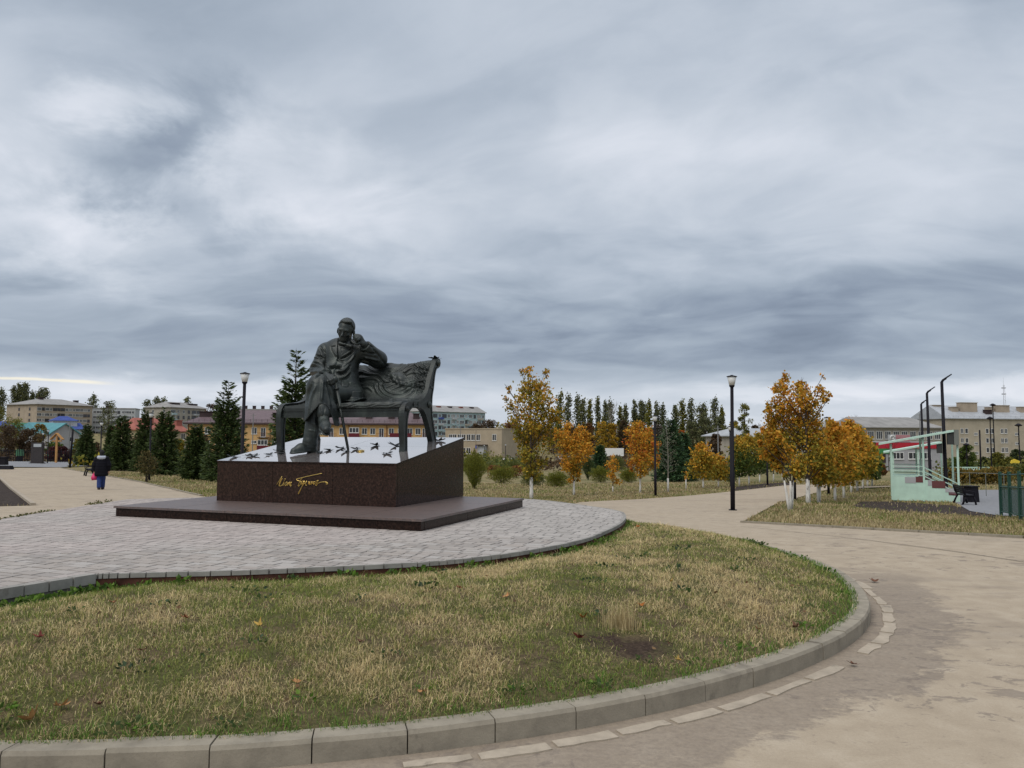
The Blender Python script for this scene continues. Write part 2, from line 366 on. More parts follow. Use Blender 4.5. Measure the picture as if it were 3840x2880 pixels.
def drape(name, poly, m, off, step=1.5, zf=tz, kind='structure', smooth=True, parent=None):
    bm = bmesh.new(); bm.faces.new([bm.verts.new((p[0], p[1], 0)) for p in poly])
    xs = [p[0] for p in poly]; ys = [p[1] for p in poly]
    for ax, lo, hi in ((0, min(xs), max(xs)), (1, min(ys), max(ys))):
        v = math.ceil(lo / step) * step
        while v < hi:
            co = [0, 0, 0]; no = [0, 0, 0]; co[ax] = v; no[ax] = 1
            bmesh.ops.bisect_plane(bm, geom=bm.verts[:] + bm.edges[:] + bm.faces[:], plane_co=co, plane_no=no)
            v += step * (1 if v < 40 else 3)
    bmesh.ops.triangulate(bm, faces=bm.faces[:])
    P = np.array([v.co[:2] for v in bm.verts]); Z = zf(P[:, 0], P[:, 1]) + off
    for v, z in zip(bm.verts, Z): v.co.z = z
    bmesh.ops.recalc_face_normals(bm, faces=bm.faces[:])
    if sum(f.normal.z for f in bm.faces) < 0: bmesh.ops.reverse_faces(bm, faces=bm.faces[:])
    me = bpy.data.meshes.new(name); bm.to_mesh(me); bm.free(); me.materials.append(m)
    if smooth: me.polygons.foreach_set('use_smooth', [True] * len(me.polygons))
    o = link(name, me, parent)
    if kind: tag(o, kind=kind)
    return o
def smooth_line(pts, n=6):
    P = [np.array(p, float) for p in pts]; out = []
    for i in range(len(P) - 1):
        p0, p1, p2, p3 = P[max(i - 1, 0)], P[i], P[i + 1], P[min(i + 2, len(P) - 1)]
        for k in range(n):
            t = k / n; out.append(.5 * (2 * p1 + (p2 - p0) * t + (2 * p0 - 5 * p1 + 4 * p2 - p3) * t * t + (3 * p1 - p0 - 3 * p2 + p3) * t ** 3))
    out.append(P[-1]); return out
def arc(a0, a1, r, n=40): return [(KC[0] + (r - KR + rho(q)) * math.cos(R(q)), KC[1] + (r - KR + rho(q)) * math.sin(R(q))) for q in np.linspace(a0, a1, n + 1)]

# main beige road: near carriageway, the avenue to the right rear, the walk to the left rear
G = lambda x, y: tuple(at(x, y)[:2])
near_road = [(-30, -8), (16, -8), (16, 7.6), (8.96, 14.05), (6.82, 17.0), (5.36, 18.76)]
av_right = [G(1684, 1084), G(1740, 1070), G(1797, 1055), G(1808, 1046)]
av_left = [G(1786, 1046), G(1715, 1047), G(1682, 1050), G(1586, 1061), G(1470, 1072), G(1382, 1078), G(1300, 1082), G(1252, 1085)]
back_edge = [(.2, 19.2), (-4, 19.3), G(500, 1078), G(435, 1072)]
walk_right = [G(370, 1057), G(300, 1041), G(237, 1030), G(180, 1020), G(125, 1010)]
walk_left = [G(2, 1012), G(-60, 1010), G(-10, 1024), G(72, 1092), G(0, 1094)]
road_poly = near_road + av_right + av_left + back_edge + walk_right + walk_left + [(-16, 17.), (-30, 15)]
drape('road', road_poly, M['road'], .0)
cross = [G(-160, 1012), G(125, 1010), G(182, 1007), G(240, 1006), G(240, 999), G(60, 997), G(-160, 998)]
drape('cross_path', cross, M['asphalt'], .03)
bed = [G(-3, 1026), G(70, 1091.5), G(0, 1093.3), (-17, 16.9), (-30, 20), (-30, 40)]
drape('flower_bed_soil', [(p[0] * 1.0, p[1]) for p in bed], M['soil'], -.0)
soil2 = [G(1586, 1060), G(1682, 1049), G(1715, 1046.5), G(1700, 1041.5), G(1650, 1044), G(1590, 1051)]
drape('verge_soil', soil2, M['soil'], -.02)
soil3 = [G(1840, 1093), G(1925, 1103), G(2060, 1110), G(2160, 1117), G(2130, 1102), G(2050, 1090), G(1930, 1082), G(1860, 1082)]
drape('bare_soil', soil3, M['soil'], -.025)
playfield = [G(2062, 1084), G(2095, 1103), G(2160, 1113), G(2330, 1120), G(2330, 1058), G(2075, 1058)]
drape('sports_court', playfield, M['asphalt'], -.01)
seam = [at(x, y)[:2] for x, y in ((1600, 1137), (1750, 1153), (1900, 1170.5), (2050, 1190), (2212, 1214.5), (2330, 1236))]
drape('road_seam', [tuple(p + [0, .03]) for p in smooth_line(seam, 5)] + [tuple(p - [0, .03]) for p in smooth_line(seam, 5)[::-1]], mat('seam_bitumen', (.07, .06, .05), .9, spec=.2), .006)
far_walk = [G(1845, 1056), G(1925, 1052), G(1925, 1050), G(1845, 1052)]
drape('far_path', far_walk, M['road'], .03)

# ------------------------------------------------------------------ paving and mound
PZ = .37
pav_front = smooth_line([(-4.02, 7.77), (-3.71, 7.84), (-2.776, 7.987), (-1.915, 8.227), (-1.0, 8.545), (-.532, 8.811), (-.026, 9.239), (.543, 9.917), (.95, 10.55), (1.267, 11.273), (1.693, 12.489), (1.943, 13.746), (1.9, 14.7), (1.33, 15.9), (.73, 16.9), (.1, 17.5)], 5)
pav_poly = [tuple(p) for p in pav_front] + [(-2.5, 18.1), (-6, 17.9), (-8.14, 16.9), (-8.2, 13.), (-8.5, 9.5), (-8.4, 6.9), (-4.46, 6.98)]
def seg_dist(P, line):
    P = np.asarray(P, float); d = np.full(len(P), 1e9)
    for a, b in zip(line[:-1], line[1:]):
        a = np.array(a[:2], float); b = np.array(b[:2], float); ab = b - a
        t = np.clip(((P - a) @ ab) / (ab @ ab + 1e-12), 0, 1); d = np.minimum(d, np.linalg.norm(P - a - t[:, None] * ab, axis=1))
    return d
pav_edge = [(-8.4, 6.9), (-4.46, 6.98)] + [tuple(p) for p in pav_front]
from mathutils import noise as _mn
def mound_z(x, y):
    P = np.stack([np.ravel(x), np.ravel(y)], 1)
    dk = np.maximum(kd(P) - .14, 0); dp = seg_dist(P, pav_edge)
    t = dk / (dk + dp + 1e-6); bul = .16 * np.sin(np.pi * np.clip(t, 0, 1)) * np.clip((dk + dp) / 2.5, 0, 1)
    lowr = PZ - .115 - .07 * np.clip((-3.4 - P[:, 0]) / .7, 0, 1); z = .118 + (lowr - .118) * (t ** .8) + bul
    z += np.array([.028 * _mn.noise((a * .9, b * .9, 3.)) + .012 * _mn.noise((a * 3.1, b * 3.1, 8.)) for a, b in P]) * np.clip(dk * 4, 0, 1) * np.clip(dp * 3 + .2, 0, 1)
    return z.reshape(np.shape(x))
mound_poly = [tuple(p) for p in arc(195, 412, KR - .135, 70)]
# keep only the part of the disc outside the paving
_in = [p for p in mound_poly]
a_end = 44
mound_poly = [tuple(p) for p in arc(207, 360 + a_end, KR - .135, 80)] + [(1.9, 14.45)] + [tuple(p) for p in pav_front[::-1] if p[1] < 14.45] + [(-4.46, 6.98), (-7.3, 6.9)]
drape('mound', mound_poly, M['mound'], .0, .14, mound_z)

# kerb stones (each its own part) and the sunken gutter stones before them
kerb = empty('kerb'); tag(kerb, kind='structure')
def arc_block(r0, r1, a0, a1, z0, z1, ch, nseg=3, tilt=0.):
    mb = MB(); prof = [(r1, z0), (r1, z1 - ch), (r1 - ch * .55, z1), (r0, z1), (r0, z0)]; n = len(prof); vs = []
    for i in range(nseg + 1):
        a = a0 + (a1 - a0) * i / nseg; dr_ = rho(a) - KR; a = R(a); 
        for r, z in [(q + dr_, w) for q, w in prof]: vs.append((KC[0] + r * math.cos(a), KC[1] + r * math.sin(a), z + tilt * (i / nseg - .5)))
    fs = [(i * n + k, i * n + (k + 1) % n, (i + 1) * n + (k + 1) % n, (i + 1) * n + k) for i in range(nseg) for k in range(n)]
    fs += [tuple(range(n)), tuple(range(nseg * n + n - 1, nseg * n - 1, -1))]
    return mb.add(vs, [f[::-1] for f in fs])
a = 208.
while a < 360 + a_end:
    L = .5 / rho(a) * 180 / math.pi * (1 + random.uniform(-.02, .02)); dr = random.uniform(-.003, .003); dz = random.uniform(-.003, .003)
    arc_block(KR - .155 + dr, KR + dr, a, a + L - .05, -.1, .128 + dz, .022, 3, random.uniform(-.005, .005)).build('kerb_stone', M['kerb'], kerb)
    a += L + .02
gut = empty('gutter'); tag(gut, kind='structure')
a = 216.
while a < 360 + 24:
    L = .46 / KR * 180 / math.pi * random.uniform(.8, 1.1)
    if random.random() < .76 or a > 335:
        mb = MB(); vs = []; nn = 5; w0 = KR + .115 + random.uniform(-.01, .01); w1 = w0 + .095 * random.uniform(.75, 1.2)
        for i in range(nn):
            an = a + (L - .35) * i / (nn - 1); d_ = rho(an) - KR; an = R(an)
            for r in (d_ + w0 + random.uniform(-.008, .008), d_ + w1 + random.uniform(-.016, .016)): vs.append((KC[0] + r * math.cos(an), KC[1] + r * math.sin(an)))
        top = [(x, y, .008) for x, y in vs]; bot = [(x, y, -.05) for x, y in vs]
        fs = [(2 * i, 2 * i + 1, 2 * i + 3, 2 * i + 2) for i in range(nn - 1)]; k = len(vs)
        ring = [2 * i for i in range(nn)] + [2 * i + 1 for i in range(nn - 1, -1, -1)]
        fs += [(ring[i], ring[(i + 1) % len(ring)], ring[(i + 1) % len(ring)] + k, ring[i] + k) for i in range(len(ring))]
        o = mb.add(top + bot, fs).build('gutter_stone', M['gutter'], gut)
    a += L + .05
# thin low kerb along the right lawn and along the walk
def low_kerb(name, pts, w=.08, h=.05, L=1.0, m='kerb'):
    root = empty(name); tag(root, kind='structure'); pts = [np.array(p[:2], float) for p in pts]
    for a0, b0 in zip(pts[:-1], pts[1:]):
        d = b0 - a0; ln = np.linalg.norm(d); n = max(1, int(round(ln / L))); d /= ln; nrm = np.array([-d[1], d[0]])
        for i in range(n):
            p = a0 + d * ln * i / n; q = a0 + d * (ln * (i + 1) / n - .012)
            c = [p - nrm * w / 2, q - nrm * w / 2, q + nrm * w / 2, p + nrm * w / 2]
            MB().prism([tuple(k) for k in c], lambda x, y: float(tz(x, y)) - .1, lambda x, y: float(tz(x, y)) + h).build('kerb_stone', M[m], root)
low_kerb('lawn_kerb', [(15.6, 8.), (8.96, 14.05), (6.82, 17.0), (5.36, 18.76)], .08, .045)
low_kerb('walk_kerb', [G(435, 1071.5), G(370, 1056.5), G(300, 1040.5), G(237, 1029.5), G(125, 1009.5)], .1, .05, 2.)
low_kerb('bed_kerb', [G(72, 1092), G(-10, 1024)], .12, .07, 2., 'gutter')

# paving: a sheet of bedding mortar in the joints, a concrete edge, the tiles as pieces
M['bed'] = mat('joint_mortar', (.1, .09, .08), .95, spec=.1, fn=vary((.12, .108, .095), .35, 8))
paving = empty('paving'); tag(paving, kind='structure')
pm = MB(); pm.prism(pav_poly, -.1, PZ - .016); pm.build('paving_bed', M['bed'], paving)
def f_tile(nt, tc):
    oi = nt.node('ShaderNodeObjectInfo').outputs['Random']; at_ = nt.node('ShaderNodeAttribute', attribute_name='Col').outputs['Color']
    w = nt.noise(tc, .55, 3, .5)
    pink = nt.mapr(nt.sep(tc)[0], -2.6, .4, .85, .0)
    base = nt.mix(nt.math('MULTIPLY', pink, nt.mapr(w, .38, .6, .35, 1)), (.345, .312, .278), (.365, .292, .262))
    base = nt.mix(nt.mapr(oi, 0, 1, 0, .55), base, nt.mix(nt.math('GREATER_THAN', nt.math('FRACT', nt.math('MULTIPLY', oi, 7.3)), .5), (.235, .222, .21), (.42, .41, .39)))
    base = nt.mix(.5, base, nt.mix(1., base, at_, 'MULTIPLY'))
    base = nt.mix(nt.mapr(nt.noise(tc, 55, 4, .7), .45, .75, 0, .35), base, (.20, .19, .178))
    return nt.mix(nt.mapr(nt.noise(tc, 1.6, 6, .65, .4), .55, .7, 0, .45, True), base, (.225, .208, .185))
M['tile'] = mat('paving_tile', (.35, .33, .31), .8, spec=.35, fn=f_tile, bump=lambda nt, tc: (nt.noise(tc, 80, 3, .7), .15, .004))
M['edge'] = mat('paving_edge', (.35, .33, .3), .9, spec=.25, fn=f_conc((.29, .28, .255)))
M['rust'] = mat('rusty_steel_edge', (.12, .05, .03), .9, spec=.2, fn=vary((.085, .036, .024), .5, 6, 6))

YAW = -.362
MO = np.array([-1.911, 13.2249, PZ])
EX = np.array([math.cos(YAW), math.sin(YAW), 0]); EY = np.array([-math.sin(YAW), math.cos(YAW), 0]); EZ = np.array([0, 0, 1.])
def Lw(a, b, z=0.): return MO + EX * a + EY * b + EZ * z
TROT = YAW - .03
def build_paving():
    tiles = []
    # rows run across the front of the monument; on the left the mix has big squares, on the right plain bricks
    y = -9.5; row = 0; pa = -.5
    ca, sa = math.cos(TROT), math.sin(TROT)
    while y < 9:
        rh = (.165, .125, .165, .165)[row % 4]
        x = -9. + random.uniform(0, .3)
        while x < 9:
            w = random.choice((.165, .25, .25)) if rh > .13 else random.choice((.125, .165, .25))
            cx, cy = x + w / 2, y + rh / 2
            wx, wy = -3.2 + cx * ca - cy * sa, 12.4 + cx * sa + cy * ca
            if -8.6 < wx < 2.1 and 6.8 < wy < 18.2: tiles.append((wx, wy, w - .008, rh - .008))
            x += w
        y += rh; row += 1
    T = np.array(tiles); ok = np.ones(len(T), bool)
    cr = []
    for sx, sy in ((-1, -1), (1, -1), (1, 1), (-1, 1)):
        ux = sx * T[:, 2] / 2; uy = sy * T[:, 3] / 2
        px = T[:, 0] + ux * ca - uy * sa; py = T[:, 1] + ux * sa + uy * ca; cr.append((px, py)); 
    ins = np.stack([inside(pav_poly, px, py) for px, py in cr]); 
    dist = seg_dist(T[:, :2], pav_edge)
    ok = ins.all(0) | (ins.any(0))
    d2 = T[:, :2] - MO[:2]; la, lb = d2 @ EX[:2], d2 @ EY[:2]
    ok &= ~((la > -4.25) & (la < 1.1) & (lb > -1.38) & (lb < 2.6))
    part = ok & ~ins.all(0)
    order = np.argsort(T[:, 1] + .3 * np.abs(T[:, 0])); n = 0; rest = MB(); cols = []
    cache = {}
    vis = np.abs(T[:, 0] / T[:, 1]) < .66
    for i in order:
        if not ok[i]: continue
        wx, wy, w, h = T[i]; dz = random.uniform(-.002, .002)
        tip = random.uniform(-.003, .003)
        if part[i]:     # cut tiles along the edge: clip to the paving outline
            q = [(cr[k][0][i], cr[k][1][i]) for k in range(4)]; q = clip_poly(q)
            if len(q) < 3: continue
            rest.prism(q, PZ - .05, PZ + dz); continue
        if n < 300 and vis[i]:
            key = (round(w, 3), round(h, 3))
            if key not in cache:
                cache[key] = MB().box((0, 0, 0), (w, h, .06), chamfer=.005).mesh('paving_tile', M['tile'])
            o = link('paving_tile', cache[key], paving, (wx, wy, PZ - .03 + dz), TROT + random.uniform(-.006, .006)); o.rotation_euler.x = tip * .6; n += 1
        else: rest.box((wx, wy, PZ - .03 + dz), (w, h, .06), rz=TROT, chamfer=.005)
    o = rest.build('paving_tiles', M['tile'], paving); o['kind'] = 'stuff'
    ca_ = o.data.color_attributes.new('Col', 'FLOAT_COLOR', 'POINT'); nv = len(o.data.vertices)
    g = np.repeat(.78 + .44 * rng.random(nv // 8 + 2) ** 1.0, 8)[:nv]; cc = np.ones((nv, 4), np.float32); cc[:, :3] = g[:, None]; ca_.data.foreach_set('color', cc.ravel())
    for me in cache.values():
        c = me.color_attributes.new('Col', 'FLOAT_COLOR', 'POINT'); c.data.foreach_set('color', np.ones(4 * len(me.vertices), np.float32))
    # edge blocks
    e = [np.array(p) for p in ([(-7.4, 6.93), (-4.46, 6.98), (-4.02, 7.77)])]
    for a0, b0 in zip(e[:-1], e[1:]):
        d = b0 - a0; ln = np.linalg.norm(d); d /= ln; nr = np.array([d[1], -d[0]]); k = max(1, int(ln / .19)); 
        for i in range(k):
            p = a0 + d * ln * i / k; q = a0 + d * (ln * (i + 1) / k - .012); s = random.uniform(-.006, .006)
            MB().prism([tuple(p + nr * (.035 + s)), tuple(q + nr * (.035 + s)), tuple(q - nr * .07), tuple(p - nr * .07)], PZ - .085, PZ + .004 + s * .5).build('edge_block', M['edge'], paving)
    b = MB(); b.prism([(-7.4, 6.90), (-4.45, 6.95), (-4.0, 7.75), (-4.06, 7.79), (-4.5, 7.04), (-7.4, 6.98)], -.1, PZ - .088); b.build('edge_footing', mat('old_concrete', (.1, .09, .08), fn=f_conc((.13, .12, .105))), paving)
    pf = [np.array(p) for p in pav_front]; out = []
    for i, p in enumerate(pf):
        d = pf[min(i + 1, len(pf) - 1)] - pf[max(i - 1, 0)]; d /= np.linalg.norm(d); out.append(np.array([d[1], -d[0]]))
    rs = MB(); step = 2
    for i in range(0, len(pf) - 1):
        p, q, n0, n1 = pf[i], pf[i + 1], out[i], out[i + 1]
        rs.prism([tuple(p + n0 * .006), tuple(q + n1 * .006), tuple(q - n1 * .02), tuple(p - n0 * .02)], -.05, PZ - .045)
        dd = (q - p); dd = dd / np.linalg.norm(dd) * .006
        MB().prism([tuple(p + n0 * .016 + dd), tuple(q + n1 * .016 - dd), tuple(q - n1 * .03 - dd), tuple(p - n0 * .03 + dd)], PZ - .043, PZ + .002 + random.uniform(-.003, .003)).build('edge_block', M['edge'], paving)
    rs.build('steel_edging', M['rust'], paving)
def clip_poly(q):
    # Sutherland-Hodgman against the local straight piece of the outline nearest to the tile
    c = np.mean(q, 0); best = None
    E = pav_poly + [pav_poly[0]]
    for a0, b0 in zip(E[:-1], E[1:]):
        a0 = np.array(a0); b0 = np.array(b0); ab = b0 - a0; t = np.clip(((c - a0) @ ab) / (ab @ ab + 1e-12), 0, 1); d = np.linalg.norm(c - a0 - t * ab)
        if best is None or d < best[0]: best = (d, a0, b0)
    _, a0, b0 = best; n = np.array([-(b0 - a0)[1], (b0 - a0)[0]]); n /= np.linalg.norm(n); a0 = a0 + n * .03; out = []
    for i in range(len(q)):
        p, s = np.array(q[i]), np.array(q[(i + 1) % len(q)]); dp, ds = (p - a0) @ n, (s - a0) @ n
        if dp >= 0: out.append(tuple(p))
        if dp * ds < 0: out.append(tuple(p + (s - p) * dp / (dp - ds)))
    return out
build_paving()

# ------------------------------------------------------------------ granite slab and plinth
def f_granite(k=1.):
    def f(nt, tc):
        a = nt.noise(tc, 26, 6, .72, .6); b = nt.noise(tc, 70, 3, .7)
        c = nt.ramp(a, [(.32, (.010 * k, .008 * k, .008 * k)), (.48, (.042 * k, .023 * k, .018 * k)), (.62, (.092 * k, .050 * k, .038 * k)), (.78, (.17 * k, .12 * k, .10 * k))])
        c = nt.mix(nt.mapr(b, .6, .72, 0, .6), c, (.15 * k, .12 * k, .11 * k))
        v = nt.math('ABSOLUTE', nt.math('SUBTRACT', nt.noise(nt.scale(tc, (1., 1., .35)), .9, 5, .6, 1.2), .5))
        return nt.mix(nt.mapr(v, 0., .004, .16, 0., True), c, (.16, .12, .10))
    return f
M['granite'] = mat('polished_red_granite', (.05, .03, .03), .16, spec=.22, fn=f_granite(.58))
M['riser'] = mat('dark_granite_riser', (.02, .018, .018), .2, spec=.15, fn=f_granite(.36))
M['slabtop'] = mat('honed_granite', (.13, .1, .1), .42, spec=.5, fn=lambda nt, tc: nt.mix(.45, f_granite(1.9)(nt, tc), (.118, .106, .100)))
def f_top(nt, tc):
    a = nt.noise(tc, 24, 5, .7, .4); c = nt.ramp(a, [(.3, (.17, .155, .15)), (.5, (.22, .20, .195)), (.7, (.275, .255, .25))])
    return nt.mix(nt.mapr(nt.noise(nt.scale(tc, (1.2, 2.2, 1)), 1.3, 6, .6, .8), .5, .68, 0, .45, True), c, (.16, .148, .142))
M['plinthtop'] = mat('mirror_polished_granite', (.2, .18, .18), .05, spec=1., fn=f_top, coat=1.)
bpy.data.materials['mirror_polished_granite'].node_tree.nodes['Principled BSDF'].inputs['Coat IOR'].default_value = 1.75
HS, HF, HB, DD, WW = .1691, .7229, 1.1514, 2.7052, 3.684
MLOC, MRZ = tuple(MO), YAW
slab = thing('granite_step', 'low wide step of dark red granite under the sloping plinth', 'step', MLOC, MRZ)
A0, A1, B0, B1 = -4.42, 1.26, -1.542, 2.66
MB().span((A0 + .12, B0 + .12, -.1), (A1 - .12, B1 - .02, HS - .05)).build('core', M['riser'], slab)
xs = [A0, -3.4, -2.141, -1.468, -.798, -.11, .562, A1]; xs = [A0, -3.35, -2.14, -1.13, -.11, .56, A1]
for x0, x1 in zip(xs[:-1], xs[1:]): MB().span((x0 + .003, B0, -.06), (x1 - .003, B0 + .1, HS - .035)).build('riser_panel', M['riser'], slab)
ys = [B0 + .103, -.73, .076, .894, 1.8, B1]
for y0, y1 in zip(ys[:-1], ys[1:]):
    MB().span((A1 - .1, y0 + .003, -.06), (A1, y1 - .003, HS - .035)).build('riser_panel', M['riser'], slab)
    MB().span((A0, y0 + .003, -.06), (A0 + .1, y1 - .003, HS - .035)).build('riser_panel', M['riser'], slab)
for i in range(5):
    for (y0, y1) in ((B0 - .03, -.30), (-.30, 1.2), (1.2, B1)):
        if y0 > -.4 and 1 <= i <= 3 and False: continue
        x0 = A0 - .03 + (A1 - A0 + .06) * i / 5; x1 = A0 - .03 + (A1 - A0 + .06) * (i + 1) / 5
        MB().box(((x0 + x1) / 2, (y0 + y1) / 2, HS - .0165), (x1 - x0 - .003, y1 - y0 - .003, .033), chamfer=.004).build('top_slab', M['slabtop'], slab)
plinth = thing('statue_plinth', 'sloping dark red granite plinth with a mirror polished pale top', 'plinth', MLOC, MRZ)
def ztop(b): return HS + HF + (HB - HF) / DD * b
SL = (HB - HF) / DD; TH = .03
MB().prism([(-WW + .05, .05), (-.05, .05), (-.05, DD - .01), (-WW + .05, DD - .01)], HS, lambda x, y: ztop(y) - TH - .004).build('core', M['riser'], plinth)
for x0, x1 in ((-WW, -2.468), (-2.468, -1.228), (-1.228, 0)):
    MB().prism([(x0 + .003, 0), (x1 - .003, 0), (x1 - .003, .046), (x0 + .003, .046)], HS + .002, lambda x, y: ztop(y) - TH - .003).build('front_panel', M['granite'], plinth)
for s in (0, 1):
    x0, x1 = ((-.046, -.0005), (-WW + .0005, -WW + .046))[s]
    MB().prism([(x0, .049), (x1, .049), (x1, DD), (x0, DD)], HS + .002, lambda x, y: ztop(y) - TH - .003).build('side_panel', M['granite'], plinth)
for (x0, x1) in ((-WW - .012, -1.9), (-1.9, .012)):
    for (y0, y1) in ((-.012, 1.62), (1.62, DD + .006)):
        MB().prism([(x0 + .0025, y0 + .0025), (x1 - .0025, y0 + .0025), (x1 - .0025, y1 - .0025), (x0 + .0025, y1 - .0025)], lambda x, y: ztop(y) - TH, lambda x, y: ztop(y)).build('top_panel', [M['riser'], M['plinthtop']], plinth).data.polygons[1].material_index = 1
# the gilt signature, raised from the front face
SIG = [[(165, 540), (230, 440), (300, 330), (350, 245)], [(345, 260), (290, 400), (230, 585)], [(232, 575), (300, 430), (362, 320)], [(360, 325), (300, 460), (268, 555), (290, 575), (335, 560), (370, 530), (440, 400), (468, 332), (420, 440), (378, 530), (400, 550), (428, 510), (415, 482), (440, 470)],
       [(545, 448), (500, 450), (468, 515), (474, 562), (510, 545), (548, 462)], [(548, 462), (532, 530), (550, 552), (592, 452)], [(592, 452), (566, 552)], [(572, 515), (612, 495), (642, 440), (622, 530), (640, 548), (695, 438)], [(695, 438), (645, 535), (655, 572), (678, 566), (698, 535)],
       [(1732, 155), (1500, 200), (1200, 262), (950, 322), (855, 342), (880, 376), (930, 403), (985, 408)], [(1065, 300), (1030, 340), (990, 405), (950, 490), (925, 560), (942, 576), (975, 555), (1005, 490), (1030, 425), (1000, 428), (958, 452)],
       [(1062, 398), (1040, 460), (1036, 515), (1062, 500), (1112, 400)], [(1112, 400), (1065, 560), (1005, 710), (945, 830), (930, 815), (970, 730), (1040, 620), (1100, 520), (1135, 400)], [(1140, 400), (1110, 560)], [(1122, 490), (1170, 480), (1212, 400), (1182, 510), (1190, 545), (1220, 540)],
       [(1292, 420), (1268, 525), (1332, 428)], [(1332, 428), (1312, 520), (1345, 510), (1400, 420)], [(1402, 420), (1378, 535)], [(1388, 490), (1440, 465), (1482, 420), (1448, 500), (1458, 520), (1500, 490)], [(1500, 490), (1545, 405), (1608, 385), (1560, 460), (1525, 530), (1545, 548), (1578, 525), (1588, 492), (1640, 464), (1720, 440), (1820, 434), (1900, 448), (1930, 480), (1908, 502), (1862, 496)]]
gold = mat('gilt_metal', (.78, .55, .17), .3, metal=1.)
sig = MB()
for st in SIG:
    pts = [(-2.378 + (p[0] - 160) * .000596, -.004, .477 + (545 - p[1]) * .000525 + (p[0] - 160) * 1.2e-5) for p in smooth_line(st, 3)]
    sig.tube(pts, [.0068 if 0 < i < len(pts) - 1 else .0045 for i in range(len(pts))], 5)
so = sig.build('inscription', gold, plinth, smooth=True); so['label'] = 'gilt handwritten signature raised from the plinth front'

# ------------------------------------------------------------------ sculpting by signed distance
def s_cap(p, a, b, ra, rb):
    a = np.array(a, np.float32); b = np.array(b, np.float32); ab = b - a
    t = np.clip(((p - a) @ ab) / (ab @ ab + 1e-9), 0, 1)
    return np.linalg.norm(p - a - t[..., None] * ab, axis=-1) - (ra + (rb - ra) * t)
def s_ell(p, c, r, Rm=None):
    q = p - np.array(c, np.float32)
    if Rm is not None: q = q @ np.array(Rm, np.float32)      # columns of Rm are the ellipsoid axes
    r = np.array(r, np.float32); k0 = np.linalg.norm(q / r, axis=-1); k1 = np.linalg.norm(q / (r * r), axis=-1)
    return k0 * (k0 - 1) / (k1 + 1e-6)
def s_chain(p, pts, rad, k=.02):
    d = None
    for i in range(len(pts) - 1):
        e = s_cap(p, pts[i], pts[i + 1], rad[i], rad[i + 1]); d = e if d is None else smin(d, e, k)
    return d
def smin(a, b, k):
    h = np.clip(.5 + .5 * (b - a) / k, 0, 1); return b + (a - b) * h - k * h * (1 - h)
def smax(a, b, k): return -smin(-a, -b, k)
def surfnet(fn, lo, hi, h, name, mats, smooth_it=1):
    lo = np.array(lo, float); n = np.maximum(((np.array(hi) - lo) / h).astype(int) + 1, 3)
    ax = [lo[i] + h * np.arange(n[i]) for i in range(3)]
    # coarse blocks first; only those near the surface are filled in finely
    K = 8; nb = (n + K - 1) // K; f = np.empty(nb * K, np.float32)
    cax = [lo[i] + h * (np.arange(nb[i]) * K + (K - 1) / 2) for i in range(3)]
    fc = fn(np.stack(np.meshgrid(*cax, indexing='ij'), -1).astype(np.float32)).astype(np.float32)
    f = np.repeat(np.repeat(np.repeat(fc, K, 0), K, 1), K, 2)
    act = np.argwhere(np.abs(fc) < h * K * 1.15 + .03)
    off = np.stack(np.meshgrid(*[np.arange(K)] * 3, indexing='ij'), -1).reshape(-1, 3)
    G_ = (act[:, None] * K + off[None]).reshape(-1, 3); vals = np.empty(len(G_), np.float32)
    for q0 in range(0, len(G_), 400000):
        vals[q0:q0 + 400000] = fn((lo + h * G_[q0:q0 + 400000]).astype(np.float32))
    f[tuple(G_.T)] = vals; f = f[:n[0], :n[1], :n[2]]; ins = f < 0
    c = [(i, j, k) for i in (0, 1) for j in (0, 1) for k in (0, 1)]
    sl = lambda o, a=None: tuple(slice(o[i], o[i] + n[i] - 1) for i in range(3))
    cnt = sum(ins[sl(o)].astype(np.int8) for o in c)
    idx = np.argwhere((cnt > 0) & (cnt < 8)); vid = np.full(n - 1, -1, np.int64); vid[tuple(idx.T)] = np.arange(len(idx))
    val = {o: f[tuple((idx + np.array(o)).T)] for o in c}
    acc = np.zeros((len(idx), 3)); num = np.zeros(len(idx))
    for o in c:
        for d in range(3):
            if o[d] == 0:
                q = list(o); q[d] = 1; q = tuple(q); a, b = val[o], val[q]; m = (a < 0) != (b < 0)
                t = np.where(m, a / np.where(m, a - b, 1), 0); pos = np.tile(np.array(o, float), (len(idx), 1)); pos[:, d] += t
                acc[m] += pos[m]; num[m] += 1
    V = lo + h * (idx + acc / num[:, None])
    Fs = []
    for d in range(3):
        e1, e2 = (d + 1) % 3, (d + 2) % 3
        s0 = [slice(None)] * 3; s1 = [slice(None)] * 3; s0[d] = slice(0, n[d] - 1); s1[d] = slice(1, n[d])
        a, b = ins[tuple(s0)], ins[tuple(s1)]; E = np.argwhere(a != b)
        E = E[(E[:, e1] > 0) & (E[:, e2] > 0) & (E[:, e1] < n[e1] - 1) & (E[:, e2] < n[e2] - 1)]
        o1 = np.zeros(3, int); o1[e1] = 1; o2 = np.zeros(3, int); o2[e2] = 1
        q = [vid[tuple((E - x).T)] for x in (o1 + o2, o2, 0 * o1, o1)]
        q = np.stack(q, 1); flip = ~a[tuple(E.T)]; q[flip] = q[flip][:, ::-1]; Fs.append(q)
    Fq = np.concatenate(Fs)
    for _ in range(smooth_it):
        A = np.zeros_like(V); k = np.zeros(len(V))
        for i in range(4):
            np.add.at(A, Fq[:, i], V[Fq[:, (i + 1) % 4]] + V[Fq[:, (i + 3) % 4]]); np.add.at(k, Fq[:, i], 2)
        V = .5 * V + .5 * A / k[:, None]
    return V, Fq
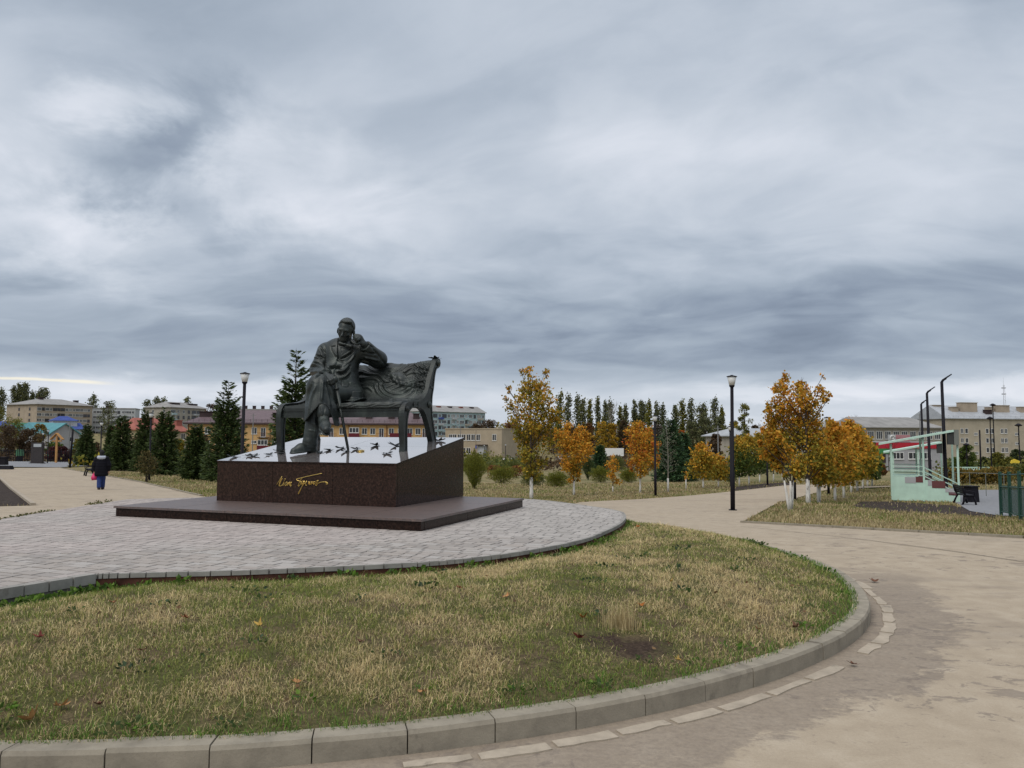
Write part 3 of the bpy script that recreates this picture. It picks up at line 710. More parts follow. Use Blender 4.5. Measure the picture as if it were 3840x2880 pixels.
def vnormals(V, Fq):
    d1 = V[Fq[:, 2]] - V[Fq[:, 0]]; d2 = V[Fq[:, 3]] - V[Fq[:, 1]]; fn = np.cross(d1, d2); N = np.zeros_like(V)
    for i in range(4): np.add.at(N, Fq[:, i], fn)
    return N / (np.linalg.norm(N, axis=1)[:, None] + 1e-12)
# measuring from the photograph: sight line -> plane b = const of the monument's own frame
CL = np.array([(CAM - MO) @ EX, (CAM - MO) @ EY, (CAM - MO) @ EZ])
def _dl(xs, ys):
    d = FW * F_PX + RT * (xs - 1920) - UP * (ys - 1440); return np.array([d @ EX, d @ EY, d @ EZ])
def pb(x, y, b, o=(960, 1120), k=2.5925):
    d = _dl(o[0] + x / k, o[1] + y / k); return CL + d * ((b - CL[1]) / d[1])
def pb3(x, y, b): return pb(x, y, b, (1000, 1160), 4.148)
def to_px(V, o=(1000, 1160), k=4.148):
    Wp = MO + V[:, :1] * EX + V[:, 1:2] * EY + V[:, 2:3] * EZ; d = Wp - CAM; w = d @ FW
    return np.stack([(1920 + F_PX * (d @ RT) / w - o[0]) * k, (1440 - F_PX * (d @ UP) / w - o[1]) * k], 1)
def carve(V, N, lines, o=(1000, 1160), k=4.148):
    """folds and seams: each line is (points, half width px, height m) on the side that was photographed"""
    q = to_px(V, o, k); view = CL - V; view /= np.linalg.norm(view, axis=1)[:, None]; wgt = np.clip((N * view).sum(1) * 2.2, 0, 1)
    h = np.zeros(len(V))
    for pts, w, A in lines:
        pts = smooth_line(pts, 4) if len(pts) > 2 else pts
        bb = np.array(pts); m = (q[:, 0] > bb[:, 0].min() - 3 * w) & (q[:, 0] < bb[:, 0].max() + 3 * w) & (q[:, 1] > bb[:, 1].min() - 3 * w) & (q[:, 1] < bb[:, 1].max() + 3 * w)
        if m.any():
            L = sum(np.linalg.norm(np.array(b) - np.array(a)) for a, b in zip(pts[:-1], pts[1:])); e0 = np.linalg.norm(q[m] - np.array(pts[0]), axis=1); e1 = np.linalg.norm(q[m] - np.array(pts[-1]), axis=1)
            fade = np.clip(np.minimum(e0, e1) / (.22 * L) + .25, 0, 1)
            h[m] += A * np.exp(-(seg_dist(q[m], pts) / w) ** 2) * fade
    return V + N * (h * wgt)[:, None]

def f_bronze(nt, tc):
    n = nt.noise(tc, 2.4, 6, .65, .4); c = nt.ramp(n, [(.3, (.014, .017, .016)), (.5, (.025, .031, .029)), (.68, (.046, .058, .052)), (.8, (.085, .105, .092))])
    g = nt.vmath('DOT_PRODUCT', nt.node('ShaderNodeNewGeometry').outputs['Normal'], (0, 0, 1), 1)
    return nt.mix(nt.mapr(nt.noise(nt.scale(tc, (3, 3, .6)), 2.6, 5, .6), .55, .72, 0, .45), c, (.065, .08, .068))
M['bronze'] = mat('patinated_bronze', (.04, .05, .045), .42, metal=.35, spec=.5, fn=f_bronze, bump=lambda nt, tc: (nt.noise(tc, 28, 5, .65), .25, .012))

statue = thing('seated_statue', 'dark bronze statue of a seated man in a long coat, cheek on his fist', 'statue', MLOC, MRZ)
# --- head frame
HC = np.array([-2.125, 1.73, 3.425])
def head_axes():
    yaw, pit, rol = R(13), R(13), R(10)
    f0 = np.array([math.sin(yaw), -math.cos(yaw), 0]); X0 = np.array([math.cos(yaw), math.sin(yaw), 0]); z = np.array([0, 0, 1.])
    f = math.cos(pit) * f0 - math.sin(pit) * z; u = math.cos(pit) * z + math.sin(pit) * f0
    return math.cos(rol) * X0 - math.sin(rol) * u, f, math.cos(rol) * u + math.sin(rol) * X0
HX, HY, HZ = head_axes(); HM = np.stack([HX, HY, HZ], 1)
def hp(x, y, z): return HC + HX * x + HY * y + HZ * z
def sdf_head(p):
    q = ((p - HC.astype(np.float32)) @ HM.astype(np.float32)) / .91
    e = s_ell(q, (0, -.03, .06), (.163, .205, .195))
    e = smin(e, s_ell(q, (0, .05, -.06), (.130, .135, .20)), .06)
    e = smin(e, s_ell(q, (0, .105, -.205), (.078, .07, .06)), .06)
    e = smin(e, s_cap(q, (-.075, .165, .022), (.075, .165, .022), .026, .026), .035)
    for s in (-1, 1):
        e = smin(e, s_ell(q, (s * .085, .115, -.075), (.045, .05, .035)), .03)          # cheekbone
        e = smax(e, -s_ell(q, (s * .062, .205, -.028), (.04, .04, .026)), .02)           # eye socket
        e = smin(e, s_ell(q, (s * .062, .158, -.032), (.028, .024, .02)), .012)          # lid
        e = smin(e, s_ell(q, (s * .180, -.025, -.035), (.022, .05, .07)), .012)          # ear
        e = smin(e, s_cap(q, (s * .028, .175, -.11), (s * .03, .178, -.112), .02, .02), .015)   # nostril wing
        e = smax(e, -s_cap(q, (s * .045, .19, -.11), (s * .075, .165, -.18), .006, .006), .015)  # nasolabial fold
    e = smin(e, s_cap(q, (0, .175, .0), (0, .222, -.095), .018, .027), .02)
    e = smin(e, s_cap(q, (-.038, .165, -.148), (.038, .165, -.148), .016, .016), .02)
    e = smin(e, s_cap(q, (-.03, .16, -.178), (.03, .16, -.178), .016, .016), .02)
    e = smax(e, -s_cap(q, (-.045, .188, -.163), (.045, .188, -.163), .006, .006), .012)
    return e * .91
def finger(p, pts, r0, r1):
    n = len(pts); return s_chain(p, pts, [r0 + (r1 - r0) * i / (n - 1) for i in range(n)], .008)
Wl = pb(680, 745, 1.22); Wr = pb(1046, 440, 1.72)
def sdf_hands(p):
    # hand closed over the head of the cane
    d = smin(s_cap(p, Wl, pb3(968, 1058, 1.12), .072, .07), s_ell(p, pb3(985, 1078, 1.10), (.085, .09, .062)), .05)
    for pts in ([(1012, 1036, 1.09), (1052, 1062, 1.03), (1066, 1104, 1.03), (1052, 1128, 1.06)], [(985, 1048, 1.06), (1025, 1090, .99), (1040, 1140, 1.0), (1030, 1162, 1.04)],
                [(955, 1062, 1.04), (990, 1110, .97), (1006, 1158, .985), (1000, 1176, 1.03)], [(925, 1078, 1.03), (950, 1122, .97), (968, 1154, .98), (968, 1168, 1.02)]):
        d = smin(d, finger(p, [pb3(*q) for q in pts], .031, .022), .007)
    d = smin(d, finger(p, [pb3(*q) for q in [(985, 1030, 1.16), (1035, 1030, 1.12), (1072, 1062, 1.09), (1082, 1090, 1.08)]], .034, .026), .015)
    # fist against the cheek, thumb apart below it
    e = smin(s_cap(p, Wr, pb3(1452, 462, 1.69), .060, .066), s_ell(p, pb3(1432, 442, 1.68), (.062, .062, .072)), .05)
    for pts in ([(1420, 402, 1.66), (1378, 400, 1.60), (1352, 428, 1.60), (1366, 452, 1.64)], [(1412, 412, 1.62), (1382, 428, 1.555), (1358, 458, 1.57), (1376, 474, 1.62)],
                [(1424, 432, 1.60), (1398, 452, 1.54), (1380, 478, 1.555), (1398, 492, 1.6)], [(1440, 452, 1.6), (1418, 476, 1.55), (1404, 498, 1.57), (1420, 506, 1.61)]):
        e = smin(e, finger(p, [pb3(*q) for q in pts], .029, .022), .006)
    e = smin(e, finger(p, [pb3(*q) for q in [(1462, 520, 1.66), (1412, 540, 1.60), (1352, 522, 1.60), (1318, 490, 1.60)]], .032, .020), .012)
    return np.minimum(d, e)
K_up, A_up = pb(606, 868, .98), pb(662, 1120, .84)
K_lo, A_lo = pb(600, 985, 1.02), pb(524, 1392, .90)
H_r, H_l = np.array([-2.52, 1.66, 2.17]), np.array([-2.06, 1.68, 2.15])
def sdf_legs(p):
    d = s_chain(p, [H_r, K_up, A_up], [.21, .175, .10], .05)
    d = smin(d, s_chain(p, [H_l, K_lo, A_lo], [.21, .17, .128], .05), .03)
    d = smin(d, s_cap(p, A_lo, pb(524, 1406, .905), .135, .142), .02)
    d = smin(d, s_cap(p, pb(652, 1060, .87), pb(660, 1120, .84), .118, .128), .03)
    return d
def sdf_body(p):
    d = sdf_head(p)
    d = smin(d, s_cap(p, hp(0, -.05, -.12), np.array([-2.27, 1.87, 3.02]), .115, .14), .05)
    d = smin(d, s_ell(p, (-2.24, 1.80, 2.90), (.30, .235, .36)), .05)       # shirt front
    d = smin(d, s_ell(p, (-2.27, 1.76, 2.3), (.33, .26, .36)), .1)
    d = smin(d, s_chain(p, [(-2.62, 1.86, 3.03), pb(610, 690, 1.6), Wl], [.12, .1, .07], .05), .04)
    d = smin(d, s_chain(p, [(-1.97, 1.92, 3.0), pb(1190, 592, 2.13), Wr], [.12, .1, .068], .05), .04)
    d = smin(d, sdf_legs(p), .04)
    return smin(d, sdf_hands(p), .012)
def put(V, Fq, name, parent, m='bronze', **kw): return link(name, np_mesh(name, V, Fq, [M[m]], smooth=True), parent)
V, Fq = surfnet(sdf_body, (-3.0, .6, 1.0), (-1.25, 2.4, 3.75), .0105, 'body', None)
N_ = vnormals(V, Fq)
V = carve(V, N_, [([(1085, 1560), (1095, 1650), (1110, 1700)], 10, .012), ([(845, 1500), (860, 1600), (862, 1720)], 9, .018), ([(905, 1520), (890, 1640), (905, 1760)], 12, -.012), ([(690, 1760), (760, 1800), (850, 1790)], 12, .012), ([(660, 1880), (760, 1900)], 12, .012), ([(740, 1700), (760, 1850), (740, 1960)], 16, .014), ([(1130, 590), (1190, 610), (1260, 600)], 9, -.008), ([(1160, 580), (1165, 690)], 6, -.008)])
put(V, Fq, 'body', statue)
# --- hair
def sdf_hair(p):
    q = ((p - HC.astype(np.float32)) @ HM.astype(np.float32)) / .91
    e = s_ell(q, (0, -.035, .07), (.174, .212, .203)); e = smin(e, s_ell(q, (.04, .10, .205), (.11, .06, .035)), .05)
    part = .022 * np.sin(q[..., 0] * 26 + q[..., 1] * 6)
    cut = -(q[..., 2] - .168 - 1.0 * (q[..., 1] - .140) + part * .6 - .22 * np.abs(q[..., 0])) / 1.45
    e = smax(e, cut, .02)
    wv = np.abs(np.sin((q[..., 1] * 46 + q[..., 0] * 22 + 6 * np.sin(q[..., 0] * 11))))
    return (e - .008 * wv) * .91
V, Fq = surfnet(sdf_hair, HC - .36, HC + .36, .0095, 'hair', None); put(V, Fq, 'hair', statue)
# --- coat
ske = [(430, 1195), (478, 1193), (560, 1090), (612, 1035), (650, 1022), (700, 1060), (738, 1150), (762, 1235), (800, 1240), (860, 1200)]
def sdf_coat(p):
    sh_r, sh_l = (-2.64, 1.84, 3.03), (-1.99, 1.90, 3.02)
    tor = s_ell(p, (-2.31, 1.82, 2.86), (.43, .30, .44))
    tor = smin(tor, s_cap(p, sh_r, sh_l, .165, .165), .12)
    tor = smin(tor, s_ell(p, (-2.25, 1.71, 2.42), (.41, .36, .42)), .12)
    tor = smin(tor, s_cap(p, (-2.44, 1.93, 3.17), (-2.1, 1.95, 3.16), .12, .12), .1)
    # open front: a V between the lapels
    vtip = pb(790, 600, 1.45); vl = pb(798, 372, 1.5); vr = pb(925, 470, 1.55)
    lap = s_ell(p, (-2.2, 1.62, 2.16), (.50, .50, .27))
    lap = smin(lap, s_chain(p, [H_r, K_up], [.27, .215], .05), .12)
    lap = smin(lap, s_chain(p, [H_l, (-2.12, 1.12, 2.14)], [.27, .21], .05), .12)
    d = smin(tor, lap, .10)
    arm = s_chain(p, [sh_r, pb(612, 690, 1.6), Wl + (Wl - pb(612, 690, 1.6)) * -.06], [.185, .165, .125], .08)
    arm2 = s_chain(p, [sh_l, pb(1188, 592, 2.13), Wr + (pb(1188, 592, 2.13) - Wr) * .10], [.185, .165, .115], .08)
    arm = smax(arm, (p - Wl.astype(np.float32)) @ ((Wl - pb(612, 690, 1.6)) / np.linalg.norm(Wl - pb(612, 690, 1.6))).astype(np.float32) + .03, .01)
    n2 = (Wr - pb(1188, 592, 2.13)); n2 /= np.linalg.norm(n2)
    arm2 = smax(arm2, (p - Wr.astype(np.float32)) @ n2.astype(np.float32) + .05, .01)
    d = smin(d, arm, .035); d = smin(d, arm2, .035)
    # skirt of the coat over the knees: a flared shell cut along the hem
    T, B = pb(618, 850, 1.02), pb(640, 1250, .98)
    flare = s_cap(p, T, B, .235, .345); shell = np.maximum(flare, -(flare + .05))
    q = to_px(p.reshape(-1, 3).astype(float), (960, 1120), 2.5925).reshape(p.shape[:-1] + (2,))
    hx = np.interp(q[..., 0], [s[0] for s in ske], [s[1] for s in ske])
    below = (q[..., 1] - hx) * .00199
    low = p[..., 2] < 2.08
    shell = np.where(low, shell, flare); skirt = smax(shell, below.astype(np.float32), .012)
    skirt = smax(skirt, (p[..., 1] - 1.42), .02)
    d = smin(d, skirt, .05)
    Vn = np.cross(np.array(vr) - vtip, np.array(vl) - vtip)
    # cut the V: inside both lapel lines, in front of the shirt
    qx, qy = q[..., 0], q[..., 1]
    wl = np.interp(qy, [340, 372, 480, 595], [806, 800, 793, 792]); wr = np.interp(qy, [340, 440, 500, 595], [985, 948, 915, 792])
    vcut = np.maximum(np.maximum(wl - qx, qx - wr), qy - 598) * .00199
    vcut = np.maximum(vcut, p[..., 1] - 1.80).astype(np.float32)
    return smax(d, -vcut, .012)
V, Fq = surfnet(sdf_coat, (-3.05, .55, 1.45), (-1.25, 2.4, 3.4), .0115, 'coat', None)
N_ = vnormals(V, Fq)
folds = [([(1000, 592), (1040, 680), (1088, 752)], 9, -.022), ([(1025, 600), (1060, 680), (1105, 735)], 16, .014), ([(1000, 580), (1060, 570)], 7, -.02),
         ([(1352, 650), (1240, 735), (1120, 775), (1078, 808)], 10, -.03), ([(1320, 640), (1220, 705), (1120, 745)], 18, .016), ([(1290, 602), (1350, 650)], 7, -.02),
         ([(1082, 800), (1066, 880), (1040, 1010)], 9, .016), ([(1100, 820), (1082, 900), (1060, 1000)], 9, -.012),
         ([(905, 560), (897, 700), (905, 850), (940, 960)], 16, -.05), ([(830, 572), (872, 650), (892, 715)], 14, -.03), ([(800, 600), (850, 670), (875, 740)], 14, .02),
         ([(745, 708), (830, 728), (872, 765)], 13, -.032), ([(735, 745), (820, 765)], 15, .022), ([(685, 822), (790, 828), (866, 860)], 14, -.036), ([(690, 855), (780, 870), (860, 900)], 15, .024), ([(668, 905), (750, 880), (830, 905)], 12, -.026),
         ([(670, 985), (780, 960), (900, 985)], 22, .018), ([(760, 1062), (860, 1005), (985, 1002)], 10, -.026), ([(740, 1048), (850, 985), (975, 982)], 10, .014),
         ([(955, 918), (1060, 902), (1155, 908)], 17, -.05), ([(970, 885), (1060, 872), (1150, 880)], 16, .02), ([(1110, 795), (1200, 812)], 14, -.02), ([(1100, 1002), (1200, 995), (1305, 880)], 15, -.032), ([(1090, 960), (1190, 955), (1290, 850)], 18, .022), ([(1085, 1092), (1200, 1058), (1300, 968)], 15, .026), ([(1090, 1125), (1210, 1090), (1310, 1010)], 13, -.02), ([(1200, 880), (1300, 800), (1370, 700)], 16, .02),
         ([(1170, 1108), (1290, 1132), (1262, 1205), (1180, 1188), (1170, 1108)], 8, -.014),
         ([(872, 1090), (862, 1300), (852, 1450)], 26, .03), ([(705, 1150), (640, 1310), (615, 1470)], 24, -.03), ([(760, 1200), (690, 1400), (660, 1620)], 20, .02), ([(945, 1150), (1000, 1340), (1030, 1500)], 22, -.03), ([(920, 1200), (965, 1400), (985, 1540)], 18, .018), ([(700, 1640), (790, 1530), (890, 1475), (960, 1530), (1020, 1640)], 12, .016), ([(1060, 1450), (1100, 1600), (1130, 1700)], 22, .03),
         ([(1500, 548), (1580, 548), (1655, 590)], 12, -.026), ([(1530, 530), (1640, 575)], 12, .016), ([(1640, 598), (1750, 720), (1832, 850)], 14, -.02), ([(1480, 660), (1580, 690), (1700, 690)], 16, -.03), ([(1510, 740), (1620, 760), (1740, 800)], 18, .026), ([(1460, 800), (1600, 830)], 16, -.03)]
V = carve(V, N_, [(p_, w_ * .9, a_ * 1.35) for p_, w_, a_ in folds])
put(V, Fq, 'coat', statue)
# --- bow tie and shoes
bt = pb(862, 444, 1.60)
def sdf_tie(p):
    l, r = bt + np.array([-.115, .02, .025]), bt + np.array([.115, .06, -.04])
    return smin(smin(s_cap(p, bt, l, .018, .042), s_cap(p, bt, r, .018, .042), .01), s_ell(p, bt, (.028, .028, .03)), .01)
V, Fq = surfnet(sdf_tie, bt - .22, bt + .22, .012, 'bow_tie', None); put(V, Fq, 'bow_tie', statue)
def shoe(heel, ball, toe, ank, name, sole_n, k=1.):
    heel, ball, toe, ank = map(np.array, (heel, ball, toe, ank)); sole_n = np.array(sole_n, float); sole_n /= np.linalg.norm(sole_n)
    up = sole_n
    def f(p):
        d = s_chain(p, [heel + up * .085, ball + up * .075, toe + up * .055], [.088 * k, .105 * k, .075 * k], .05)
        d = smin(d, s_cap(p, heel + up * .10 + (ball - heel) * .12, ank, .10 * k, .098 * k), .08)
        pl = -((p - heel.astype(np.float32)) @ up.astype(np.float32))
        d = smax(d, pl, .012)
        s = s_chain(p, [heel + up * .02, ball + up * .02, toe + up * .02], [.10 * k, .122 * k, .092 * k], .04)
        s = np.maximum(np.maximum(s, pl + .0), ((p - heel.astype(np.float32)) @ up.astype(np.float32)) - .035)
        d = np.minimum(d, s)
        h = s_cap(p, heel, heel + up * .001, .095 * k, .095 * k); h = np.maximum(h, np.abs((p - heel.astype(np.float32)) @ up.astype(np.float32) + .012) - .028)
        return np.minimum(d, h)
    A = np.stack([heel, ball, toe, ank]); V, Fq = surfnet(f, A.min(0) - .2, A.max(0) + .2, .0145, name, None)
    return V, Fq
zt = lambda a, b: np.array([a, b, ztop(b)])
hl, bl, tl = zt(-2.31, .93), zt(-2.40, .74), zt(-2.46, .615)
V, Fq = shoe(hl + EZ * .03, bl + EZ * .012, tl + EZ * .012, A_lo + np.array([0, 0, -.03]), 'shoe', (0, -SL, 1))
V = carve(V, vnormals(V, Fq), [([(1095 + i * 0, 0), (1, 1)], 1, 0)]); put(V, Fq, 'shoe', statue)
h2 = pb(655, 1210, .82); b2 = pb(676, 1262, .60); t2 = pb(684, 1285, .47)
V, Fq = shoe(pb(654, 1215, .86), pb(674, 1272, .66), pb(684, 1300, .52), pb(662, 1128, .84), 'shoe', (.22, -.30, .75), .9)
put(V, Fq, 'shoe', statue)
# cane under the hand
ct, cb = pb3(1066, 1095, 1.045), zt(-1.69, 1.2)
cane = thing('walking_stick', 'slim bronze walking stick under the seated man\'s right hand', 'walking stick', tuple(Lw(*cb)), MRZ)
mb = MB(); r_ = ct - cb; mb.tube([np.zeros(3), r_ * .03, r_ * .96], [.022, .026, .033], 10); mb.build('shaft', M['bronze'], cane, smooth=True)
mb = MB(); mb.tube([r_ * .86, r_ * .885], [.045, .045], 10); mb.build('collar', M['bronze'], cane, smooth=True)
mb = MB(); mb.tube([r_ * .96, r_ * .985, r_ * 1.02, r_ * 1.05], [.034, .05, .055, .03], 10); mb.build('knob', M['bronze'], cane, smooth=True)
# hat on the seat
hat = thing('felt_hat', 'bronze hat with a creased crown resting on the bench seat', 'hat', tuple(Lw(-1.80, 1.56, 2.0)), MRZ)
def sdf_hat(p):
    d = np.maximum(np.maximum(np.hypot(p[..., 0] / 1.0, p[..., 1] / 1.12) - (.155 - .12 * (p[..., 2] - .02)), p[..., 2] - .20), -p[..., 2])
    d = smin(d, np.maximum(np.hypot(p[..., 0], p[..., 1] / 1.12) - .145, np.abs(p[..., 2] - .1) - .1), .03)
    d = smax(d, -s_cap(p, (0, -.16, .235), (0, .16, .235), .05, .05), .04)
    brim = np.hypot(p[..., 0], p[..., 1] / 1.1) - .235
    bz = np.abs(p[..., 2] - .012 - .9 * np.maximum(np.abs(p[..., 0]) - .13, 0) ** 1.2) - .016
    d = smin(d, np.maximum(brim, bz), .02)
    return np.minimum(d, np.maximum(np.abs(np.hypot(p[..., 0], p[..., 1] / 1.12) - .155) - .01, np.abs(p[..., 2] - .045) - .025))
V, Fq = surfnet(sdf_hat, (-.3, -.32, -.03), (.3, .32, .26), .012, 'hat', None); put(V, Fq, 'crown', hat)

# ------------------------------------------------------------------ bronze bench
bench = thing('bronze_bench', 'wide bronze bench with a draped relief back under the seated statue', 'bench', MLOC, MRZ)
outer = [(1.075, 1.055), (1.085, 1.2), (1.055, 1.43), (1.045, 1.70), (1.07, 1.84), (1.12, 1.915), (1.20, 1.952), (1.414, 1.975), (1.668, 2.005), (1.842, 2.06), (1.958, 2.165), (2.03, 2.29), (2.088, 2.417), (2.161, 2.56), (2.251, 2.705), (2.326, 2.81), (2.40, 2.865), (2.48, 2.865), (2.515, 2.81), (2.50, 2.74), (2.43, 2.70), (2.345, 2.66), (2.28, 2.509), (2.225, 2.257), (2.18, 2.117), (2.17, 1.912), (2.20, 1.707), (2.27, 1.503), (2.37, ztop(2.37) - .01)]
arch = [(2.22, ztop(2.2) - .01), (2.09, 1.50), (1.965, 1.70), (1.84, 1.83), (1.70, 1.885), (1.557, 1.895), (1.389, 1.88), (1.25, 1.80), (1.185, 1.62), (1.17, 1.426), (1.18, 1.07)]
oz = smooth_line(outer, 3); az_ = smooth_line(arch, 3)
def frame(a0, a1, first):
    poly = [tuple(p) for p in oz] + [tuple(p) for p in az_]
    bm = bmesh.new(); f = bm.faces.new([bm.verts.new((a0, p[0], p[1])) for p in poly]); bm.normal_update()
    r = bmesh.ops.extrude_face_region(bm, geom=[f]); bmesh.ops.translate(bm, verts=[v for v in r['geom'] if isinstance(v, bmesh.types.BMVert)], vec=(a1 - a0, 0, 0))
    bmesh.ops.recalc_face_normals(bm, faces=bm.faces[:]); bmesh.ops.triangulate(bm, faces=[f for f in bm.faces if len(f.verts) > 4])
    me = bpy.data.meshes.new('side_frame'); bm.to_mesh(me); bm.free(); me.materials.append(M['bronze']); o = link('side_frame', me, bench)
    # raised strap along the outer outline, bosses and a small ladder ornament
    for line in (oz[:], az_[:]):
        st = MB(); n = len(line); P = [np.array(q) for q in line]
        for i in range(n - 1):
            p, q = P[i], P[i + 1]; t = (q - p) / (np.linalg.norm(q - p) + 1e-9); nn = np.array([-t[1], t[0]])
            vs = []
            for aa in (a0 - .012, a1 + .012):
                for w, k in ((p, -.012), (q, -.012), (q, .022), (p, .022)): vs.append((aa, w[0] - nn[0] * k, w[1] - nn[1] * k))
            st.add(vs, [(0, 1, 2, 3), (7, 6, 5, 4), (0, 4, 5, 1), (1, 5, 6, 2), (2, 6, 7, 3), (3, 7, 4, 0)])
        st.build('strap', M['bronze'], o)
    for (b, z, r) in ((1.15, 1.84, .05), (2.06, 1.95, .065), (2.43, 2.79, .06)):
        bs = MB(); pr = [(0, .0), (r, .0), (r, .02), (r * .7, .03), (r * .6, .045), (0.004, .05)]; k = len(bs.v)
        bs.lathe(pr, n=12); bs.v = [(a1 + v[2], b + v[0], z + v[1]) for v in bs.v]; bs.build('boss', M['bronze'], o, smooth=True)
    ld = MB()
    for b in (1.42, 1.60): ld.span((a0 - .01, b - .012, 1.87), (a1 + .018, b + .012, 1.99))
    for z in (1.905, 1.945): ld.span((a0, 1.42, z - .008), (a1 + .014, 1.60, z + .008))
    ld.build('ornament', M['bronze'], o)
    for (b, z) in ((2.19, 2.29),):
        MB().box(((a0 + a1) / 2, b - .03, z), (a1 - a0 + .03, .14, .035)).build('band', M['bronze'], o)
    return o
frame(-.53, -.445, True); frame(-3.2, -3.115, False)
# seat slats at the front, seen plain on the left
for (b0, b1, z0, z1) in ((1.10, 1.15, 1.69, 1.795), (1.122, 1.18, 1.793, 1.81), (1.108, 1.16, 1.808, 1.872)):
    MB().span((-3.115, b0, z0), (-.53, b1, z1)).build('front_slat', M['bronze'], bench)
for i, (b, z) in enumerate(((1.19, 1.925), (1.33, 1.94), (1.47, 1.955), (1.61, 1.975), (1.75, 2.0))):
    mb = MB(); mb.box((-2.6, b, z - .03), (1.03, .12, .05), chamfer=.012); mb.build('seat_slat', M['bronze'], bench)
# the back and seat relief: one cast sheet following the profile, with flowing hair, a face and drapery
prof = np.array(smooth_line([(1.08, 1.86), (1.12, 1.93), (1.22, 1.955), (1.45, 1.975), (1.668, 2.0), (1.842, 2.055), (1.955, 2.165), (2.03, 2.29), (2.088, 2.417), (2.161, 2.56), (2.235, 2.69), (2.30, 2.775), (2.38, 2.83), (2.46, 2.83), (2.5, 2.77), (2.45, 2.72)], 10))
cum = np.concatenate([[0], np.cumsum(np.linalg.norm(np.diff(prof, axis=0), axis=1))]); S_MAX = cum[-1]
def relief_sheet():
    na, ns = 300, 190
    A = np.linspace(-3.113, -.532, na); S = np.linspace(0, S_MAX, ns); AA, SS = np.meshgrid(A, S, indexing='ij')
    B = np.interp(SS, cum, prof[:, 0]); Z = np.interp(SS, cum, prof[:, 1])
    # the draped top edge sags between the frames and lifts at the right end
    topw = np.clip((SS - 1.15) / .6, 0, 1); sag = -.06 * np.sin(np.clip((AA + 3.1) / 2.6, 0, 1) * np.pi) ** .7 + .02 * np.sin(AA * 7)
    Z = Z + sag * topw
    db = np.gradient(B, axis=1); dz = np.gradient(Z, axis=1); ln = np.hypot(db, dz) + 1e-9; nb, nz = -dz / ln, db / ln
    V = np.stack([AA, B, Z], -1).reshape(-1, 3)
    q = to_px(V, (1320, 1300), 3.77); x, y = q[:, 0].reshape(AA.shape), q[:, 1].reshape(AA.shape)
    h = np.zeros_like(AA)
    slat = np.abs(((SS * 7.2) % 1) - .5); flat = np.clip((150 - x) / 160, 0, 1) * (SS > .78)
    h -= .022 * np.exp(-((.5 - slat) / .06) ** 2) * np.maximum(flat, .15 * (SS > .78))
    # streaming hair: ridges along warped flow lines
    fl = y + 62 * np.sin(x / 120. + .4 + .3 * np.sin(y / 90.)) + 20 * np.sin(x / 57. + y / 60.) + .12 * x
    rid = np.abs(np.sin(fl / 23. + .8 * np.sin(x / 130.))) ** 1.2 * (.65 + .35 * np.sin(fl / 37. + 1))
    hair = np.clip((x + 20) / 120, 0, 1) * np.clip((y - 235) / 30, 0, 1) * np.clip((660 - y) / 80, 0, 1)
    fx, fy = x - 655, y - 455; fr = np.hypot(fx / 120, fy / 95)
    hair *= np.clip((fr - .85) / .25, 0, 1)
    h += (.042 * rid + .012 * np.abs(np.sin(fl / 8.5))) * hair
    # whirl of drapery round the face
    rr = np.hypot((x - 640) / 1.45, (y - 560)); sw = np.abs(np.sin(rr / 15.)) ** 1.3; m = np.clip((rr - 95) / 20, 0, 1) * np.clip((250 - rr) / 50, 0, 1) * np.clip((y - 500) / 60, 0, 1)
    h += .03 * sw * m
    # face in profile: brow, nose, lips, chin, cheek
    h += .055 * np.clip(1 - fr ** 2, 0, 1) ** .8
    for px, py, w, a in ((560, 405, 40, .03), (605, 455, 26, .04), (598, 500, 17, .045), (640, 515, 16, .025), (655, 535, 14, .02), (715, 548, 26, .05), (700, 470, 55, .03)):
        h += a * np.exp(-(np.hypot(x - px, y - py) / w) ** 2)
    for px, py, w, a in ((610, 440, 14, -.03), (618, 525, 9, -.02), (740, 575, 25, -.03), (560, 480, 30, -.04)):
        h += a * np.exp(-(np.hypot(x - px, y - py) / w) ** 2)
    # leafy cascade at the right, pleats over the seat
    lf = np.sin(x / 11. + 2 * np.sin(y / 13.)) * np.sin(y / 10. - x / 23.)
    h += .028 * lf * np.clip((x - 860) / 70, 0, 1) * np.clip((y - 200) / 60, 0, 1) * np.clip((700 - y) / 100, 0, 1)
    pl = np.abs(np.sin((y + .14 * x + 9 * np.sin(x / 47.)) / 10.)) ** 1.3
    seat = np.clip((.80 - SS) / .1, 0, 1) * np.clip((AA + 2.0) / .3, 0, 1)
    h += .028 * pl * seat
    h *= np.clip((AA + 2.15) / .35, .0, 1) * (1 - .0 * AA) + (1 - np.clip((AA + 2.15) / .35, 0, 1)) * (SS > .78)
    B2, Z2 = B + nb * (h + .01), Z + nz * (h + .01)
    # ragged cloth hanging over the front edge
    front = np.stack([AA, B2, Z2], -1).reshape(-1, 3); back = np.stack([AA, B - nb * .05, Z - nz * .05], -1).reshape(-1, 3)
    keep = ((SS > .82) | (AA > -2.06))
    i, j = np.meshgrid(np.arange(na - 1), np.arange(ns - 1), indexing='ij')
    F = np.stack([i * ns + j, (i + 1) * ns + j, (i + 1) * ns + j + 1, i * ns + j + 1], -1)
    kk = keep[:-1, :-1] & keep[1:, 1:]; F = F[kk].reshape(-1, 4); n0 = na * ns
    Vall = np.concatenate([front, back]); Fb = F[:, ::-1] + n0
    # close the rim
    ed = {}
    for f in F:
        for a, b in zip(f, np.roll(f, -1)): ed[(a, b)] = 1
    rim = [(a, b) for (a, b) in ed if (b, a) not in ed]; Fr = np.array([(b, a, a + n0, b + n0) for a, b in rim])
    return Vall, np.concatenate([F, Fb, Fr])
